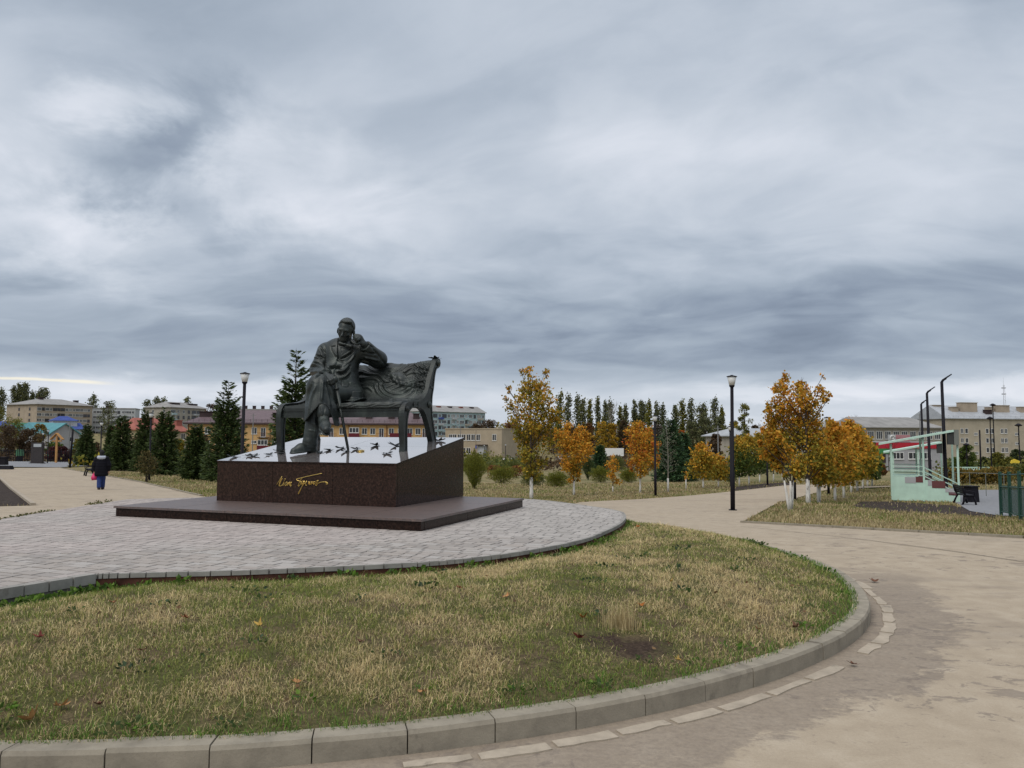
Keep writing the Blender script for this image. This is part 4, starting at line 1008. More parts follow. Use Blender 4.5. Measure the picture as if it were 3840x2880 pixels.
V, Fq = relief_sheet(); used = np.unique(Fq); rm = np.full(len(V), -1); rm[used] = np.arange(len(used))
put(V[used], rm[Fq], 'relief_back', bench)
bpy.data.objects['relief_back']['label'] = 'cast relief of flowing hair, a face in profile and drapery'

# ------------------------------------------------------------------ cast leaves on the plinth, a coin
def leaf_mesh(name, m, size=1., curl=.35, seed=0, thick=.006):
    r = random.Random(seed); tips = [(-2.35, .62), (-1.1, .95), (0, 1.1), (1.1, .95), (2.35, .62)]; out = []
    seq = [(-3.0, .12)]
    for i, (an, rad) in enumerate(tips):
        seq += [(an - .34, rad * .60), (an - .15, rad * .80), (an, rad * (1 + r.uniform(-.1, .1))), (an + .15, rad * .80), (an + .34, rad * .60)]
        if i < 4: seq.append(((an + tips[i + 1][0]) / 2, .44))
    seq.append((3.0, .12))
    pts = [(math.sin(a) * q, math.cos(a) * q) for a, q in seq]
    c1, c2, ph = r.uniform(.5, 1.2) * curl, r.uniform(.3, 1.) * curl, r.uniform(0, 6)
    def z(x, y): return c1 * .9 * x * x + c2 * (y - .1) ** 2 * .8 + .10 * curl * math.sin(5 * x + ph) + .08 * curl * math.sin(6 * y + ph)
    mid = []; vs = [(0, 0, z(0, 0))] + [(x * .5, y * .5, z(x * .5, y * .5)) for x, y in pts] + [(x, y, z(x, y)) for x, y in pts]; n = len(pts)
    fs = [(0, 1 + i, 1 + (i + 1) % n) for i in range(n)] + [(1 + i, 1 + n + i, 1 + n + (i + 1) % n, 1 + (i + 1) % n) for i in range(n)]
    mb = MB(); zmin = min(v[2] for v in vs); vs = [(v[0] * size, v[1] * size, (v[2] - zmin) * size + .004) for v in vs]; k = len(vs)
    mb.add(vs + [(v[0], v[1], v[2] + thick) for v in vs], [f[::-1] for f in fs] + [tuple(i + k for i in f) for f in fs])
    mb.tube([(0, -.1 * size, vs[0][2]), (0, -.5 * size, vs[0][2] + .1 * size * curl), (.06 * size, -.85 * size, vs[0][2] + .35 * size * curl)], [.022 * size, .018 * size, .015 * size], 4)
    return mb.mesh(name, m)
BL = [((-3.559, .30), 'bronze leaf draped over the front left corner of the plinth top', .16), ((-3.36, .44), 'bronze leaf lying left in the overlapping pair near the plinth corner', .15), ((-3.20, .41), 'bronze leaf lying right in the overlapping pair near the plinth corner', .15),
      ((-2.988, .573), 'bronze leaf with its stem sticking up left of the bench leg', .14), ((-2.83, .68), 'flat bronze leaf between the upright stemmed leaf and the left bench leg', .13), ((-3.12, .99), 'bronze leaf against the foot of the left bench leg', .14), ((-2.98, .90), 'bronze leaf in front of the left bench leg', .13),
      ((-2.05, 1.12), 'bronze leaf just behind the heel of the grounded shoe', .13), ((-2.07, .85), 'bronze leaf with upturned lobe beside the heel of the grounded shoe', .14), ((-1.915, 1.317), 'crumpled bronze leaf left of the tip of the walking stick', .17), ((-1.60, .98), 'bronze leaf in front of the tip of the walking stick', .15), ((-1.56, 1.279), 'crumpled bronze leaf right of the tip of the walking stick', .14),
      ((-1.398, 1.70), 'folded bronze leaf behind the small coin', .16), ((-.678, .849), 'domed bronze leaf in front of the right bench leg', .16), ((-.93, 1.62), 'broad bronze leaf against the back of the right front bench leg', .2), ((-.30, 2.24), 'bronze leaf with raised stem beside the right rear bench leg', .17), ]
for i, ((a, b), lab, s) in enumerate(BL):
    o = link('bronze_leaf', leaf_mesh('bronze_leaf', M['bronze'], s * .84, .34, i, .009)); tag(o, lab, 'leaf', 'cast leaves strewn on the plinth')
    o.location = Lw(a, b, ztop(b) + .002); o.rotation_euler = (random.uniform(-.1, .1) + .12, random.uniform(-.12, .12), YAW + random.uniform(0, 6.28))
o = link('bronze_leaf', leaf_mesh('bronze_leaf', M['bronze'], .15, .4, 31, .008)); tag(o, 'bronze leaf caught on the scrolled top corner of the bench back', 'leaf', 'cast leaves strewn on the plinth'); o.location = Lw(-.50, 2.44, 2.868); o.rotation_euler = (0, .15, 2.)
coin = link('coin', MB().lathe([(.0, 0), (.055, 0), (.06, .006), (.06, .016), (.05, .02), (.03, .026), (.001, .028)], n=16).mesh('coin', gold, True)); tag(coin, 'small golden disc lying on the polished plinth top', 'coin')
coin.location = Lw(-1.33, 1.06, ztop(1.06) + .002); coin.rotation_euler = (.156 * math.cos(YAW), .156 * math.sin(YAW), 0); coin.scale = (1.1, 1.1, 1)

# ------------------------------------------------------------------ foliage tools
def leaf_mat(name, rough=.7, trans=.35):
    m = bpy.data.materials.new(name); m.use_nodes = True; nt = NT(m.node_tree); b = nt.n['Principled BSDF']
    a = nt.node('ShaderNodeAttribute', attribute_name='Col').outputs['Color']
    nt.put(b.inputs['Base Color'], a); b.inputs['Roughness'].default_value = rough; b.inputs['Specular IOR Level'].default_value = .25
    t = nt.node('ShaderNodeBsdfTranslucent'); nt.put(t.inputs[0], a); mx = nt.node('ShaderNodeMixShader'); mx.inputs[0].default_value = trans
    nt.l.new(b.outputs[0], mx.inputs[1]); nt.l.new(t.outputs[0], mx.inputs[2]); nt.l.new(mx.outputs[0], nt.n['Material Output'].inputs[0]); return m
M['leaf'] = leaf_mat('leaves'); M['needle'] = leaf_mat('needles', .6, .12)
M['bark'] = mat('bark', (.07, .055, .045), .95, spec=.1, fn=vary((.07, .055, .045), .4, 9))
M['palebark'] = mat('pale_bark', (.25, .24, .2), .95, spec=.1, fn=vary((.25, .235, .2), .3, 9))
M['lime'] = mat('lime_wash', (.72, .70, .66), .9, spec=.1, fn=lambda nt, tc: nt.mix(nt.mapr(nt.noise(nt.scale(tc, (6, 6, 1.6)), 2., 6, .7), .52, .64, 0, .75, True), (.70, .68, .64), (.12, .09, .07)))
PAL = dict(orange=[(.62, .29, .03), (.55, .23, .025), (.66, .35, .045), (.46, .27, .03), (.34, .24, .03)], gold=[(.46, .29, .028), (.36, .25, .03), (.52, .34, .04), (.26, .21, .03), (.48, .25, .03)],
           olive=[(.23, .195, .026), (.17, .17, .026), (.30, .24, .032), (.38, .25, .026)], green=[(.075, .11, .022), (.11, .145, .028), (.06, .09, .02)], red=[(.42, .10, .018), (.48, .15, .02), (.33, .08, .015)],
           spruce=[(.030, .050, .016), (.050, .078, .022), (.078, .106, .030)], thuja=[(.10, .12, .018), (.15, .165, .022), (.21, .20, .03)], shrub=[(.065, .09, .022), (.10, .115, .028), (.14, .14, .034)],
           poplar=[(.10, .115, .055), (.13, .14, .062), (.17, .17, .075)], brown=[(.10, .065, .035), (.13, .085, .045), (.075, .05, .03)], rust=[(.20, .085, .03), (.26, .12, .035), (.14, .065, .03)], purple=[(.075, .022, .025), (.10, .03, .03)],
           yellowgreen=[(.16, .155, .03), (.21, .19, .035), (.12, .13, .03)], hedge=[(.17, .13, .03), (.22, .16, .035), (.12, .11, .03), (.26, .15, .03)], grey=[(.13, .115, .095), (.16, .14, .115)], dark=[(.035, .052, .02), (.05, .07, .026), (.07, .085, .03)])
def rand_dirs(n, r=rng):
    v = r.normal(size=(n, 3)); return v / np.linalg.norm(v, axis=1)[:, None]
def leaf_cloud(C, size, cols, up=.0, lobed=True, r=rng, aspect=.9, sag=None):
    """leaf-sized bent blades, one per centre"""
    n = len(C); size = np.broadcast_to(np.asarray(size, float), (n,)) * r.uniform(.65, 1.3, n)
    d = rand_dirs(n, r); d[:, 2] += up; d /= np.linalg.norm(d, axis=1)[:, None]
    if sag is not None: d = sag + .5 * d; d /= np.linalg.norm(d, axis=1)[:, None]
    e = rand_dirs(n, r); w = np.cross(d, e); w /= np.linalg.norm(w, axis=1)[:, None] + 1e-9; nn = np.cross(d, w)
    s = size[:, None]
    p0 = C - d * s * .5; p1 = C + w * s * .5 * aspect + nn * s * .12 - d * s * .02; p2 = C + d * s * .6; p3 = C - w * s * .5 * aspect + nn * s * .12 - d * s * .02
    V = np.stack([p0, p1, p2, p3], 1).reshape(-1, 3); k = np.arange(n)[:, None] * 4
    F = np.concatenate([k + [0, 1, 2], k + [0, 2, 3]]); return V, F, np.repeat(cols, 4, 0)
def pick(pal, n, r=rng, jit=.18):
    p = np.array(PAL[pal] if isinstance(pal, str) else pal); c = p[r.integers(0, len(p), n)]
    return np.clip(c * (1 + jit * r.normal(size=(n, 1))), .004, .9)
def limbs(mb, trunk_top, n, r, H, R0, m=0): pass

def broadleaf(name, label, cat, base, H, prof, nleaf, leaf, palf, seed, group=None, trunk_r=.06, crown0=.25, nb=26, lime=0., stems=1, bark='bark', gap=.35, lean=0., flat=1., up=.25):
    """trunk with limbs; leaves gathered in clumps round the limb ends. prof(t)->radius of the crown at relative height t"""
    r = np.random.default_rng(seed); root = thing(name, label, cat, tuple(base), 0, group)
    tr = MB(); tips = []
    for s in range(stems):
        a = r.uniform(0, 6.28); off = 0 if stems == 1 else .10 * H * r.uniform(.5, 1)
        top = np.array([math.cos(a) * off + lean * H, math.sin(a) * off, H * (1 if s == 0 else r.uniform(.75, .95)) * .93]); b0 = np.array([0, 0, -.1]) if stems == 1 else np.array([math.cos(a) * .05, math.sin(a) * .05, -.1])
        pts = [b0 + (top - b0) * t + np.array([math.sin(t * 5 + s), math.cos(t * 4 + s), 0]) * .015 * H * t for t in np.linspace(0, 1, 7)]
        rad = [trunk_r * (1 - .85 * t) * (1 if stems == 1 else .7) for t in np.linspace(0, 1, 7)]; rad[0] *= 1.25
        if lime > 0 and s == 0 or lime > 0 and stems > 1:
            tl = lime / H; p1 = b0 + (top - b0) * tl
            lm = MB(); lm.tube([b0, b0 * .5 + p1 * .5 + .004, p1], [rad[0] * 1.06, rad[0] * .97, rad[0] * .9], 8); lm.build('lime_wash', M['lime'], root, smooth=True)
        tr.tube(pts, rad, 6)
        for i in range(nb // stems):
            t = crown0 + (1 - crown0) * ((i + r.random()) / (nb // stems)) ** .9 * .97; j = min(int(t * 6), 5); p = pts[j] + (pts[j + 1] - pts[j]) * (t * 6 - j)
            an = i * 2.4 + r.uniform(-.5, .5); L = max(prof(min(1, t + .06)), .08) * r.uniform(.65, 1.12)
            rise = L * r.uniform(.3, .75) * (1.0 if t < .8 else 1.5)
            q = p + np.array([math.cos(an) * L, math.sin(an) * L * flat, rise]); mid = (p + q) / 2 + np.array([0, 0, -.06 * L])
            tr.tube([p, mid, q], [max(.004, trunk_r * .35 * (1 - t * .7)), trunk_r * .2 * (1 - t * .6), .003], 4, cap=False); tips.append((p, mid, q, t))
    tr.build('trunk', M[bark], root, smooth=True)
    if nleaf:
        C = []; T = []; K = []; per = max(3, nleaf // max(len(tips), 1))
        for p, mid, q, t in tips:
            k = int(per * r.uniform(1 - gap, 1 + gap) * (.7 + 1.2 * prof(min(1, t)) / max(prof(x) for x in np.linspace(0, 1, 9)) * .6)); u = r.random(k) ** .65
            P = np.where(u[:, None] < .5, p + (mid - p) * u[:, None] * 2, mid + (q - mid) * (u[:, None] * 2 - 1)); sc = .16 * max(prof(min(1, t)), .12) + .5 * leaf
            C.append(P + r.normal(size=(k, 3)) * np.array([sc, sc * flat, sc * .85])); T.append(np.full(k, t) + r.normal() * .06); K.append(u + r.normal(size=k) * .15)
        C = np.concatenate(C); T = np.concatenate(T); K = np.concatenate(K); m_ = C[:, 2] > crown0 * H * .8; C, T, K = C[m_], T[m_], K[m_]
        cols = palf(T, K, C, r); V, F, c = leaf_cloud(C, leaf, cols, up, r=r)
        link('crown', np_mesh('crown', V, F, [M['leaf']], col=c), root)
    return root
def oval(Rm, pk=.45, lo=.35, top=.12): return lambda t: Rm * (lo + (1 - lo) * math.sin(math.pi * .5 * min(1, max(0, t) / pk)) if t < pk else max(top, math.cos(math.pi * .5 * (t - pk) / (1 - pk)) ** .7))
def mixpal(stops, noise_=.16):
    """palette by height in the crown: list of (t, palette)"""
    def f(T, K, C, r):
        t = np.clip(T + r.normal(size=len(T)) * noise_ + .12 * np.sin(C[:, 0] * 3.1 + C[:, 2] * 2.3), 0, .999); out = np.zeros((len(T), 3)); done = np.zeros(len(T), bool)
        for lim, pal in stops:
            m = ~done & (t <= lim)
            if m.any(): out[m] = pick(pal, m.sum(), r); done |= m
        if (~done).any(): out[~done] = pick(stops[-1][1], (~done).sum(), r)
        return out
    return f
def height_px(y_top, base_px_y, depth): return (base_px_y - y_top) * depth / 1717.
def gh(x, ytop, ybase):
    """base point on the ground and real height of something whose foot and top are seen"""
    b = at(x, ybase); return b, (ybase - ytop) * b[1] / 1717. * 1.003

# ------------------------------------------------------------------ lamps
M['blackpaint'] = mat('black_paint', (.010, .009, .013), .6, spec=.15)
M['opal'] = mat('opal_glass', (.62, .63, .62), .35, spec=.4)
M['greypole'] = mat('grey_pole', (.2, .2, .2), .6)
def lamp_proto(name, label, H, group):
    root = thing(name, label, 'street lamp', (0, 0, 0), 0, group)
    MB().tube([(0, 0, -.15), (0, 0, 1.2), (0, 0, 1.22), (0, 0, H - .38)], [.072, .072, .056, .052], 10).build('pole', M['blackpaint'], root, smooth=True)
    MB().tube([(0, 0, 0), (0, 0, .03)], [.13, .13], 10).build('base_plate', M['blackpaint'], root)
    MB().lathe([(.055, H - .40), (.088, H - .36), (.09, H - .33), (.06, H - .32)], n=12).build('collar', M['blackpaint'], root)
    sh = MB().lathe([(.085, H - .33), (.15, H - .06), (.142, H - .06), (.08, H - .325)], n=12).build('lamp_shade', M['opal'], root, smooth=True)
    MB().lathe([(.168, H - .06), (.172, H - .045), (.13, H - .03), (.05, H - .012), (.045, H), (.002, H + .005)], n=12).build('cap', M['blackpaint'], sh)
    return root
LG = 'black park lamps with white tapering shades'
LAMPS = [(1583, 1102.5, 4.31, .008, 'tallest black park lamp with white shade, standing at the grass corner of the road junction'), (519, 1083, 4.35, .012, 'black park lamp with white shade rising beside the spruces left of the statue'),
         (1416, 1071, 4.2, .004, 'black park lamp with white shade on the lawn edge right of the fullest orange maple'), (322, 1036, 4.25, .004, 'black park lamp with white shade standing inside the spruce row above the brown bush'),
         (216, 1018, 4.3, .002, 'black park lamp with white shade behind the walking woman'), (102, 1001, 4.2, 0, 'black lamp with bright white head by the dark notice board'), (91, 998, 4.2, 0, 'black lamp with pale head just left of the bright lamp by the fence'),
         (1579, 1052, 4.3, .0, 'small black lamp seen close beside the tallest lamp pole'), (1092, 1009, 4.2, 0, 'thin black lamp on the far lawn between the thuja and the tall yellow maple'), (1046, 1002, 4.2, 0, 'distant thin lamp before the beige low building'),
         (1717, 1079, 4.2, 0, 'black lamp pole half hidden in the crown of the big orange maple'), (1790, 1067, 4.2, 0, 'black lamp pole among the maples on the right side of the avenue'), (1658, 1048, 4.2, 0, 'black lamp pole on the far side of the avenue by the dark soil')]
proto = None
for i, (x, y, H, ln, lab) in enumerate(LAMPS):
    b = at(x, y); o = lamp_proto('park_lamp', lab, 4.3, LG) if proto is None else copy_tree(proto); proto = proto or o
    o['label'] = lab; o.location = b; o.rotation_euler = (0, ln, i * .7)
def pole(x, ytop, ybase, r, label, name='pole', m='blackpaint', cat='pole', lean=0.):
    b, H = gh(x, ytop, ybase); root = thing(name, label, cat, tuple(b)); MB().tube([(0, 0, -.2), (0, 0, H)], [r, r * .85], 8).build('shaft', M[m], root, smooth=True)
    MB().tube([(0, 0, 0), (0, 0, .06)], [r * 1.8, r * 1.8], 8).build('base_plate', M[m], root); root.rotation_euler = (0, lean, 0); return root
pole(151, 928, 1009.5, .11, 'black lamp post without a head beside the left walk', 'lamp_post', cat='lamp post', lean=.04)
# tall street lights with an LED arm
slp = None
for x, yt, yb, H, lab in ((2045, 798, 1081, 5.95, 'tall black street light with angled LED arm before the green stand, nearest of the three'), (2011, 858, 1064, 6.1, 'tall black street light with angled LED arm, middle of the three by the green stand'), (1997, 904, 1052, 6.0, 'tall black street light with angled LED arm, farthest of the three by the green stand')):
    b = at(x, yb)
    if slp is None:
        slp = o = thing('street_light', lab, 'street light', tuple(b), 0, 'LED street lights in a row by the stand')
        MB().tube([(0, 0, -.2), (0, 0, .45), (0, 0, .5), (0, 0, 5.6)], [.11, .11, .09, .065], 10).build('pole', M['blackpaint'], o, smooth=True)
        MB().tube([(0, 0, 0), (0, 0, .04)], [.19, .19], 10).build('base_plate', M['blackpaint'], o)
        ar = MB().tube([(0, 0, 5.58), (.06, 0, 5.68), (.2, 0, 5.77)], [.06, .055, .05], 8).build('arm', M['blackpaint'], o, smooth=True)
        hd = MB(); hd.add([(.16, -.09, 5.73), (.16, .09, 5.73), (.44, .07, 5.93), (.44, -.07, 5.93), (.15, -.09, 5.79), (.15, .09, 5.79), (.43, .07, 5.97), (.43, -.07, 5.97)], [(0, 1, 2, 3), (7, 6, 5, 4), (0, 4, 5, 1), (1, 5, 6, 2), (2, 6, 7, 3), (3, 7, 4, 0)]); hd.build('lamp_head', M['blackpaint'], o)
    else: o = copy_tree(slp)
    o['label'] = lab; o.location = b; o.rotation_euler = (0, -.008, -.25 + .1 * random.random()); o.scale = (1, 1, H / 5.97)

# ------------------------------------------------------------------ spruces
def spruce(x, ybase, ytop, wpx, seed, label, n_lvl=29, bare=.16, pal='spruce', group='young spruces in the row by the left walk', name='spruce_tree', depth=None, dens=1.):
    r = np.random.default_rng(seed)
    if depth: b = foot(x, depth); H = EYE + (944 - ytop) * depth / 1717. - b[2]
    else: b, H = gh(x, ytop, ybase)
    Rm = wpx * b[1] / 1717. / 2; root = thing(name, label, 'spruce', tuple(b), 0, group)
    tr = MB(); tr.tube([(0, 0, -.1), (0, 0, H * .5), (0, 0, H)], [.02 * H, .011 * H, .003], 6); C = []; D = []; K = []
    for l in range(n_lvl):
        t = (l + .5) / n_lvl; t = t ** .92; z = H * (.03 + .95 * t); nbr = max(4, int(round((10.5 - 5.5 * t) * dens))); L0 = Rm * (1 - t) ** .78 * (1. if t > .08 else .8 + 2.5 * t) + .05 * (1 - t) + (.07 * Rm)
        for k in range(nbr):
            an = 2 * math.pi * (k + r.uniform(-.3, .3)) / nbr + l * 1.1; L = L0 * r.uniform(.68, 1.18) * (1 if t < .7 else r.uniform(.7, 1.5)); tilt = -.22 + .85 * t + r.uniform(-.12, .12)
            u = np.array([math.cos(an), math.sin(an), 0]); p0 = np.array([0, 0, z]); tip = p0 + u * L + np.array([0, 0, tilt * L + .18 * L])
            tr.tube([p0, p0 + u * L * .55 + np.array([0, 0, tilt * L * .45]), tip], [.0045 * H * (1 - t) + .006, .004 + .002 * H * (1 - t), .004], 3, cap=False)
            if t > 1 - bare and r.random() < .75: ns = r.integers(0, 4)
            else: ns = int((30 + 62 * (1 - t)) * dens)
            s = r.random(ns) ** .62; P = p0 + (tip - p0) * s[:, None]; P[:, 2] -= .16 * L * s * (1 - s) * 4 * .5
            sd = np.where(r.random(ns) < .5, 1, -1)[:, None] * np.cross(u, [0, 0, 1.]); dd = u + sd * r.uniform(.2, 1.1, (ns, 1)) + np.array([0, 0, tilt * .6]) + r.normal(size=(ns, 3)) * .18
            P = P + r.normal(size=(ns, 3)) * np.array([.055, .055, .075]) * H * .24 * (1 - t); C.append(P); D.append(dd); K.append(.75 + .5 * s + 0 * s)
    C, D, K = np.concatenate(C), np.concatenate(D), np.concatenate(K); D /= np.linalg.norm(D, axis=1)[:, None]; n = len(C)
    S = (.10 + .055 * Rm) * r.uniform(.6, 1.4, n)[:, None] * 1.2; W_ = np.cross(D, rand_dirs(n, r)); W_ /= np.linalg.norm(W_, axis=1)[:, None]
    base = C; V = np.stack([base, base + D * S * .45 + W_ * S * .15, base + D * S, base + D * S * .45 - W_ * S * .15], 1).reshape(-1, 3); k = np.arange(n)[:, None] * 4
    tone = pick(pal, n, r, .2) * (.85 + .35 * r.random((n, 1))); cols = np.repeat(tone, 4, 0).reshape(n, 4, 3); cols[:, 2] *= 1.35
    link('crown', np_mesh('crown', V, np.concatenate([k + [0, 1, 2], k + [0, 2, 3]]), [M['needle']], col=cols.reshape(-1, 3)), root)
    tr.build('trunk', M['bark'], root); return root
SP = [(185, 1006, 916, 42, 'slim dark spruce at the left end of the row, by the grey cross path', .05), (262, 1016, 898, 62, 'dark spruce behind the walking woman\'s right shoulder', .08), (311, 1018, 884, 50, 'tall spruce behind the lamp in the row', .1), (354, 1026, 880, 74, 'broad spruce right of the brown bush', .16), (421, 1035, 917, 64, 'low spruce before the orange house end', .08), (488, 1040, 822, 92, 'tallest spruce of the row with bare leader, left of the statue lamp', .22), (238, 1012, 915, 34, 'thin spruce half hidden behind the woman and lamp', .06)]
for i, (x, yb, yt, w, lab, bare) in enumerate(SP): spruce(x, yb, yt, w, 40 + i, lab, bare=bare, dens=1.15)
spruce(636, 0, 752, 118, 60, 'large spruce with spiky bare top directly behind the seated statue', 26, .24, depth=38., group=None, dens=1.15)
for i, (x, yb, yt, w, lab) in enumerate(((1450, 1040, 905, 80, 'dark green conifer behind the bare white tree'), (1296, 1022, 962, 42, 'dark conifer behind the round bushes right of the orange maple'), (1478, 1038, 935, 60, 'low bushy conifer right of the bare white tree'))):
    spruce(x, yb, yt, w, 70 + i, lab, 20, .03, [(.03, .068, .03), (.045, .09, .036), (.065, .115, .045)], 'conifers on the far lawn', 'conifer_tree', dens=1.3)

# ------------------------------------------------------------------ bushes
def bush(x, ybase, ytop, wpx, pal, seed, label, name='round_bush', cat='bush', group=None, vase=False, n=2600, leaf=.10, depth=None, lump=.22, up=.5, flat=None, hh=None):
    r = np.random.default_rng(seed); n = int(n * 2.6)
    if depth: b = foot(x, depth); H = hh or (EYE + (944 - ytop) * depth / 1717. - b[2])
    else: b, H = gh(x, ytop, ybase)
    Rm = wpx * b[1] / 1717. / 2; fl = flat or 1.
    root = thing(name, label, cat, tuple(b), 0, group); st = MB()
    for i in range(7):
        a = r.uniform(0, 6.28); q = np.array([math.cos(a) * Rm * .5, math.sin(a) * Rm * .5 * fl, H * r.uniform(.5, .8)]); st.tube([(0, 0, -.05), q * .5 + np.array([0, 0, -.05]), q], [.025, .015, .006], 4, cap=False)
    st.build('stems', M['bark'], root)
    u = rand_dirs(n, r); u[:, 2] = np.abs(u[:, 2]) * np.where(r.random(n) < .42, -.95, 1.)
    lm = 1 + lump * (np.sin(u[:, 0] * 5 + seed) * np.sin(u[:, 1] * 6 + 2 * seed) + .7 * np.sin(u[:, 2] * 9 + u[:, 0] * 7 + seed))
    rad = (r.random(n) ** .42) * lm
    C = u * rad[:, None] * np.array([Rm, Rm * fl, H * .55]); C[:, 2] += H * .46
    if vase: t = np.clip(C[:, 2] / H, 0, 1); k = (.38 + 1.05 * np.sin(np.clip(t, 0, 1) * np.pi * .62) ** 1.1) * np.where(t > .62, 1 - .75 * ((t - .62) / .38) ** 1.6, 1); C[:, :2] *= (k / 1.15)[:, None]; C[:, 2] = .04 * H + C[:, 2] * .98
    C[:, 2] = np.maximum(C[:, 2], .03)
    cols = pick(pal, n, r, .2) * (.75 + .5 * r.random((n, 1)))
    sag = u * .8 + np.array([0, 0, up]); V, F, c = leaf_cloud(C, leaf * (.5 + Rm * .5), cols, r=r, aspect=.45, sag=sag)
    link('foliage', np_mesh('foliage', V, F, [M['needle']], col=c), root); return root
bush(1025, 1056, 976, 48, 'thuja', 1, 'upright vase-shaped thuja close to the right side of the plinth', 'thuja_bush', vase=True, n=5200, leaf=.07, up=1.4)
RB = 'clipped round shrubs on the far lawn'
for i, (x, yb, yt, w, lab) in enumerate(((1085, 1043, 1007, 62, 'round yellow-green shrub left of the tall yellow maple'), (1152, 1048, 1020, 52, 'dark round shrub behind the white trunk of the tall maple'), (1203, 1051, 1019, 50, 'round shrub left of the smaller orange maple'), (1297, 1041, 1008, 46, 'round green shrub left of the orange sapling'), (1357, 1042, 1012, 40, 'round green shrub right of the orange sapling'))):
    bush(x, yb, yt, w, 'thuja' if i != 1 else 'shrub', 10 + i, lab, group=RB, n=2600, leaf=.08)
bush(1270, 1036, 985, 26, 'spruce', 20, 'narrow dark conifer right of the smaller orange maple', 'columnar_conifer', 'conifer', vase=True, n=2200, up=1.2)
for i, (x, yb, yt, w, lab) in enumerate(((1110, 1022, 996, 42, 'low dark shrub behind the round yellow-green shrub'), (1240, 1030, 985, 40, 'green shrub behind the smaller orange maple'), (1335, 1018, 985, 36, 'distant shrub below the white board'), (1530, 1035, 1010, 40, 'low green shrub between two young maples'), (1575, 1040, 1010, 44, 'low green shrub left of the tallest lamp pole'))):
    bush(x, yb, yt, w, 'shrub', 30 + i, lab, 'shrub', 'shrub', 'low green shrubs on the far lawn', n=1500, leaf=.1)
# ------------------------------------------------------------------ maples
MG = 'autumn maples with lime-washed trunks'
def maple(x, ybase, ytop, wpx, pal, seed, label, n=2400, leaf=.12, crown0=.2, lime=.9, stems=1, name='maple_tree', tr=.05, depth=None, pk=.42, lo=.45, nb=34, top=.14, lean=0., up=.1):
    if depth: b = foot(x, depth); H = EYE + (944 - ytop) * depth / 1717. - b[2]
    else: b, H = gh(x, ytop, ybase)
    Rm = wpx * b[1] / 1717. / 2 * .86
    return broadleaf(name, label, 'maple', b, H * .97, oval(Rm, pk, lo, top * Rm), n, leaf, pal, seed, MG, tr, crown0, nb, lime, stems, lean=lean, up=up)
def blob_maple(x, ybase, ytop, blobs, pal, seed, label, n=3000, leaf=.11, lime=.9, tr=.06, forks=1):
    b, H = gh(x, ytop, ybase); k = b[1] / 1717. * 1.003; r = np.random.default_rng(seed); root = thing('maple_tree', label, 'maple', tuple(b), 0, MG)
    B = np.array(blobs, float); B = np.stack([(B[:, 0] - x) * k, r.normal(size=len(B)) * .0, (ybase - B[:, 1]) * k, B[:, 2] * k], 1); wd = np.abs(B[:, 0]).max(); B[:, 1] = np.clip(r.normal(size=len(B)) * .45, -.9, .9) * np.sqrt(np.maximum(wd ** 2 - B[:, 0] ** 2, .1 * wd * wd)) * .8
    t_ = MB(); lm = MB()
    for f in range(forks):
        a = 2.1 * f + .4; o = np.array([math.cos(a), math.sin(a), 0]) * (.0 if forks == 1 else .05); top = np.array([math.cos(a) * .25 * (forks > 1), math.sin(a) * .25 * (forks > 1), H * (.93 if forks == 1 else .62)])
        pts = [o * (1 if t > 0 else .4) + (top - o) * t + np.array([math.sin(4 * t + seed), math.cos(3 * t + seed), 0]) * .012 * H * t + (np.array([0, 0, -.1]) if t == 0 else 0) for t in np.linspace(0, 1, 7)]; rd = [tr * (1.2 if t == 0 else 1) * (1 - .82 * t) * (1 if forks == 1 else .62) for t in np.linspace(0, 1, 7)]
        t_.tube(pts, rd, 6); tl = lime / top[2]; q = np.array([np.interp(np.linspace(0, tl, 4), np.linspace(0, 1, 7), [p[i] for p in pts]) for i in range(3)]).T; lm.tube(list(q), [np.interp(u, np.linspace(0, 1, 7), rd) * 1.07 + .003 for u in np.linspace(0, tl, 4)], 8)
    lm.build('lime_wash', M['lime'], root, smooth=True); C = []; T = []; vol = B[:, 3] ** 2.2; vol /= vol.sum()
    for i, (bx, by, bz, br) in enumerate(B):
        z0 = max(lime * .9, bz - .35 * abs(bx) - br * 1.3 - .12 * H); p0 = np.array([0, 0, min(z0, H * .85)]); q = np.array([bx, by, bz]); t_.tube([p0, (p0 + q) / 2 + np.array([0, 0, -.05 * H * .4]), q, q + np.array([bx * .1, by * .1, br * .8])], [tr * .34 * (1 - .6 * bz / H), tr * .22, tr * .12, .004], 4, cap=False)
        for _ in range(3): e = rand_dirs(1, r)[0] * br * .8; t_.tube([q, q + e], [.008, .003], 3, cap=False)
        kk = max(8, int(n * vol[i])); sub = rand_dirs(max(3, kk // 14), r) * br * .62; P = q + sub[r.integers(0, len(sub), kk)] + r.normal(size=(kk, 3)) * br * .26; C.append(P); T.append(np.full(kk, bz / H) + r.normal() * .07)
    C = np.concatenate(C); T = np.concatenate(T); cols = pal(T, C[:, 0], C, r) * (.8 + .4 * r.random((len(C), 1))); V, F, c = leaf_cloud(C, leaf, cols, .1, r=r); link('crown', np_mesh('crown', V, F, [M['leaf']], col=c), root); t_.build('trunk', M['bark'], root, smooth=True); return root
p_tall = mixpal([(.34, 'olive'), (.62, 'gold'), (.8, 'gold'), (1., 'orange')]); p_or = mixpal([(.3, 'gold'), (1., 'orange')]); p_big = mixpal([(.40, 'olive'), (.70, 'gold'), (1., 'orange')]); p_rd = mixpal([(.3, 'gold'), (.55, 'orange'), (.75, 'red'), (1., 'orange')]); p_ol = mixpal([(.6, 'green'), (.8, 'olive'), (1., 'gold')]); p_go = mixpal([(.35, 'olive'), (.7, 'gold'), (1., 'orange')])
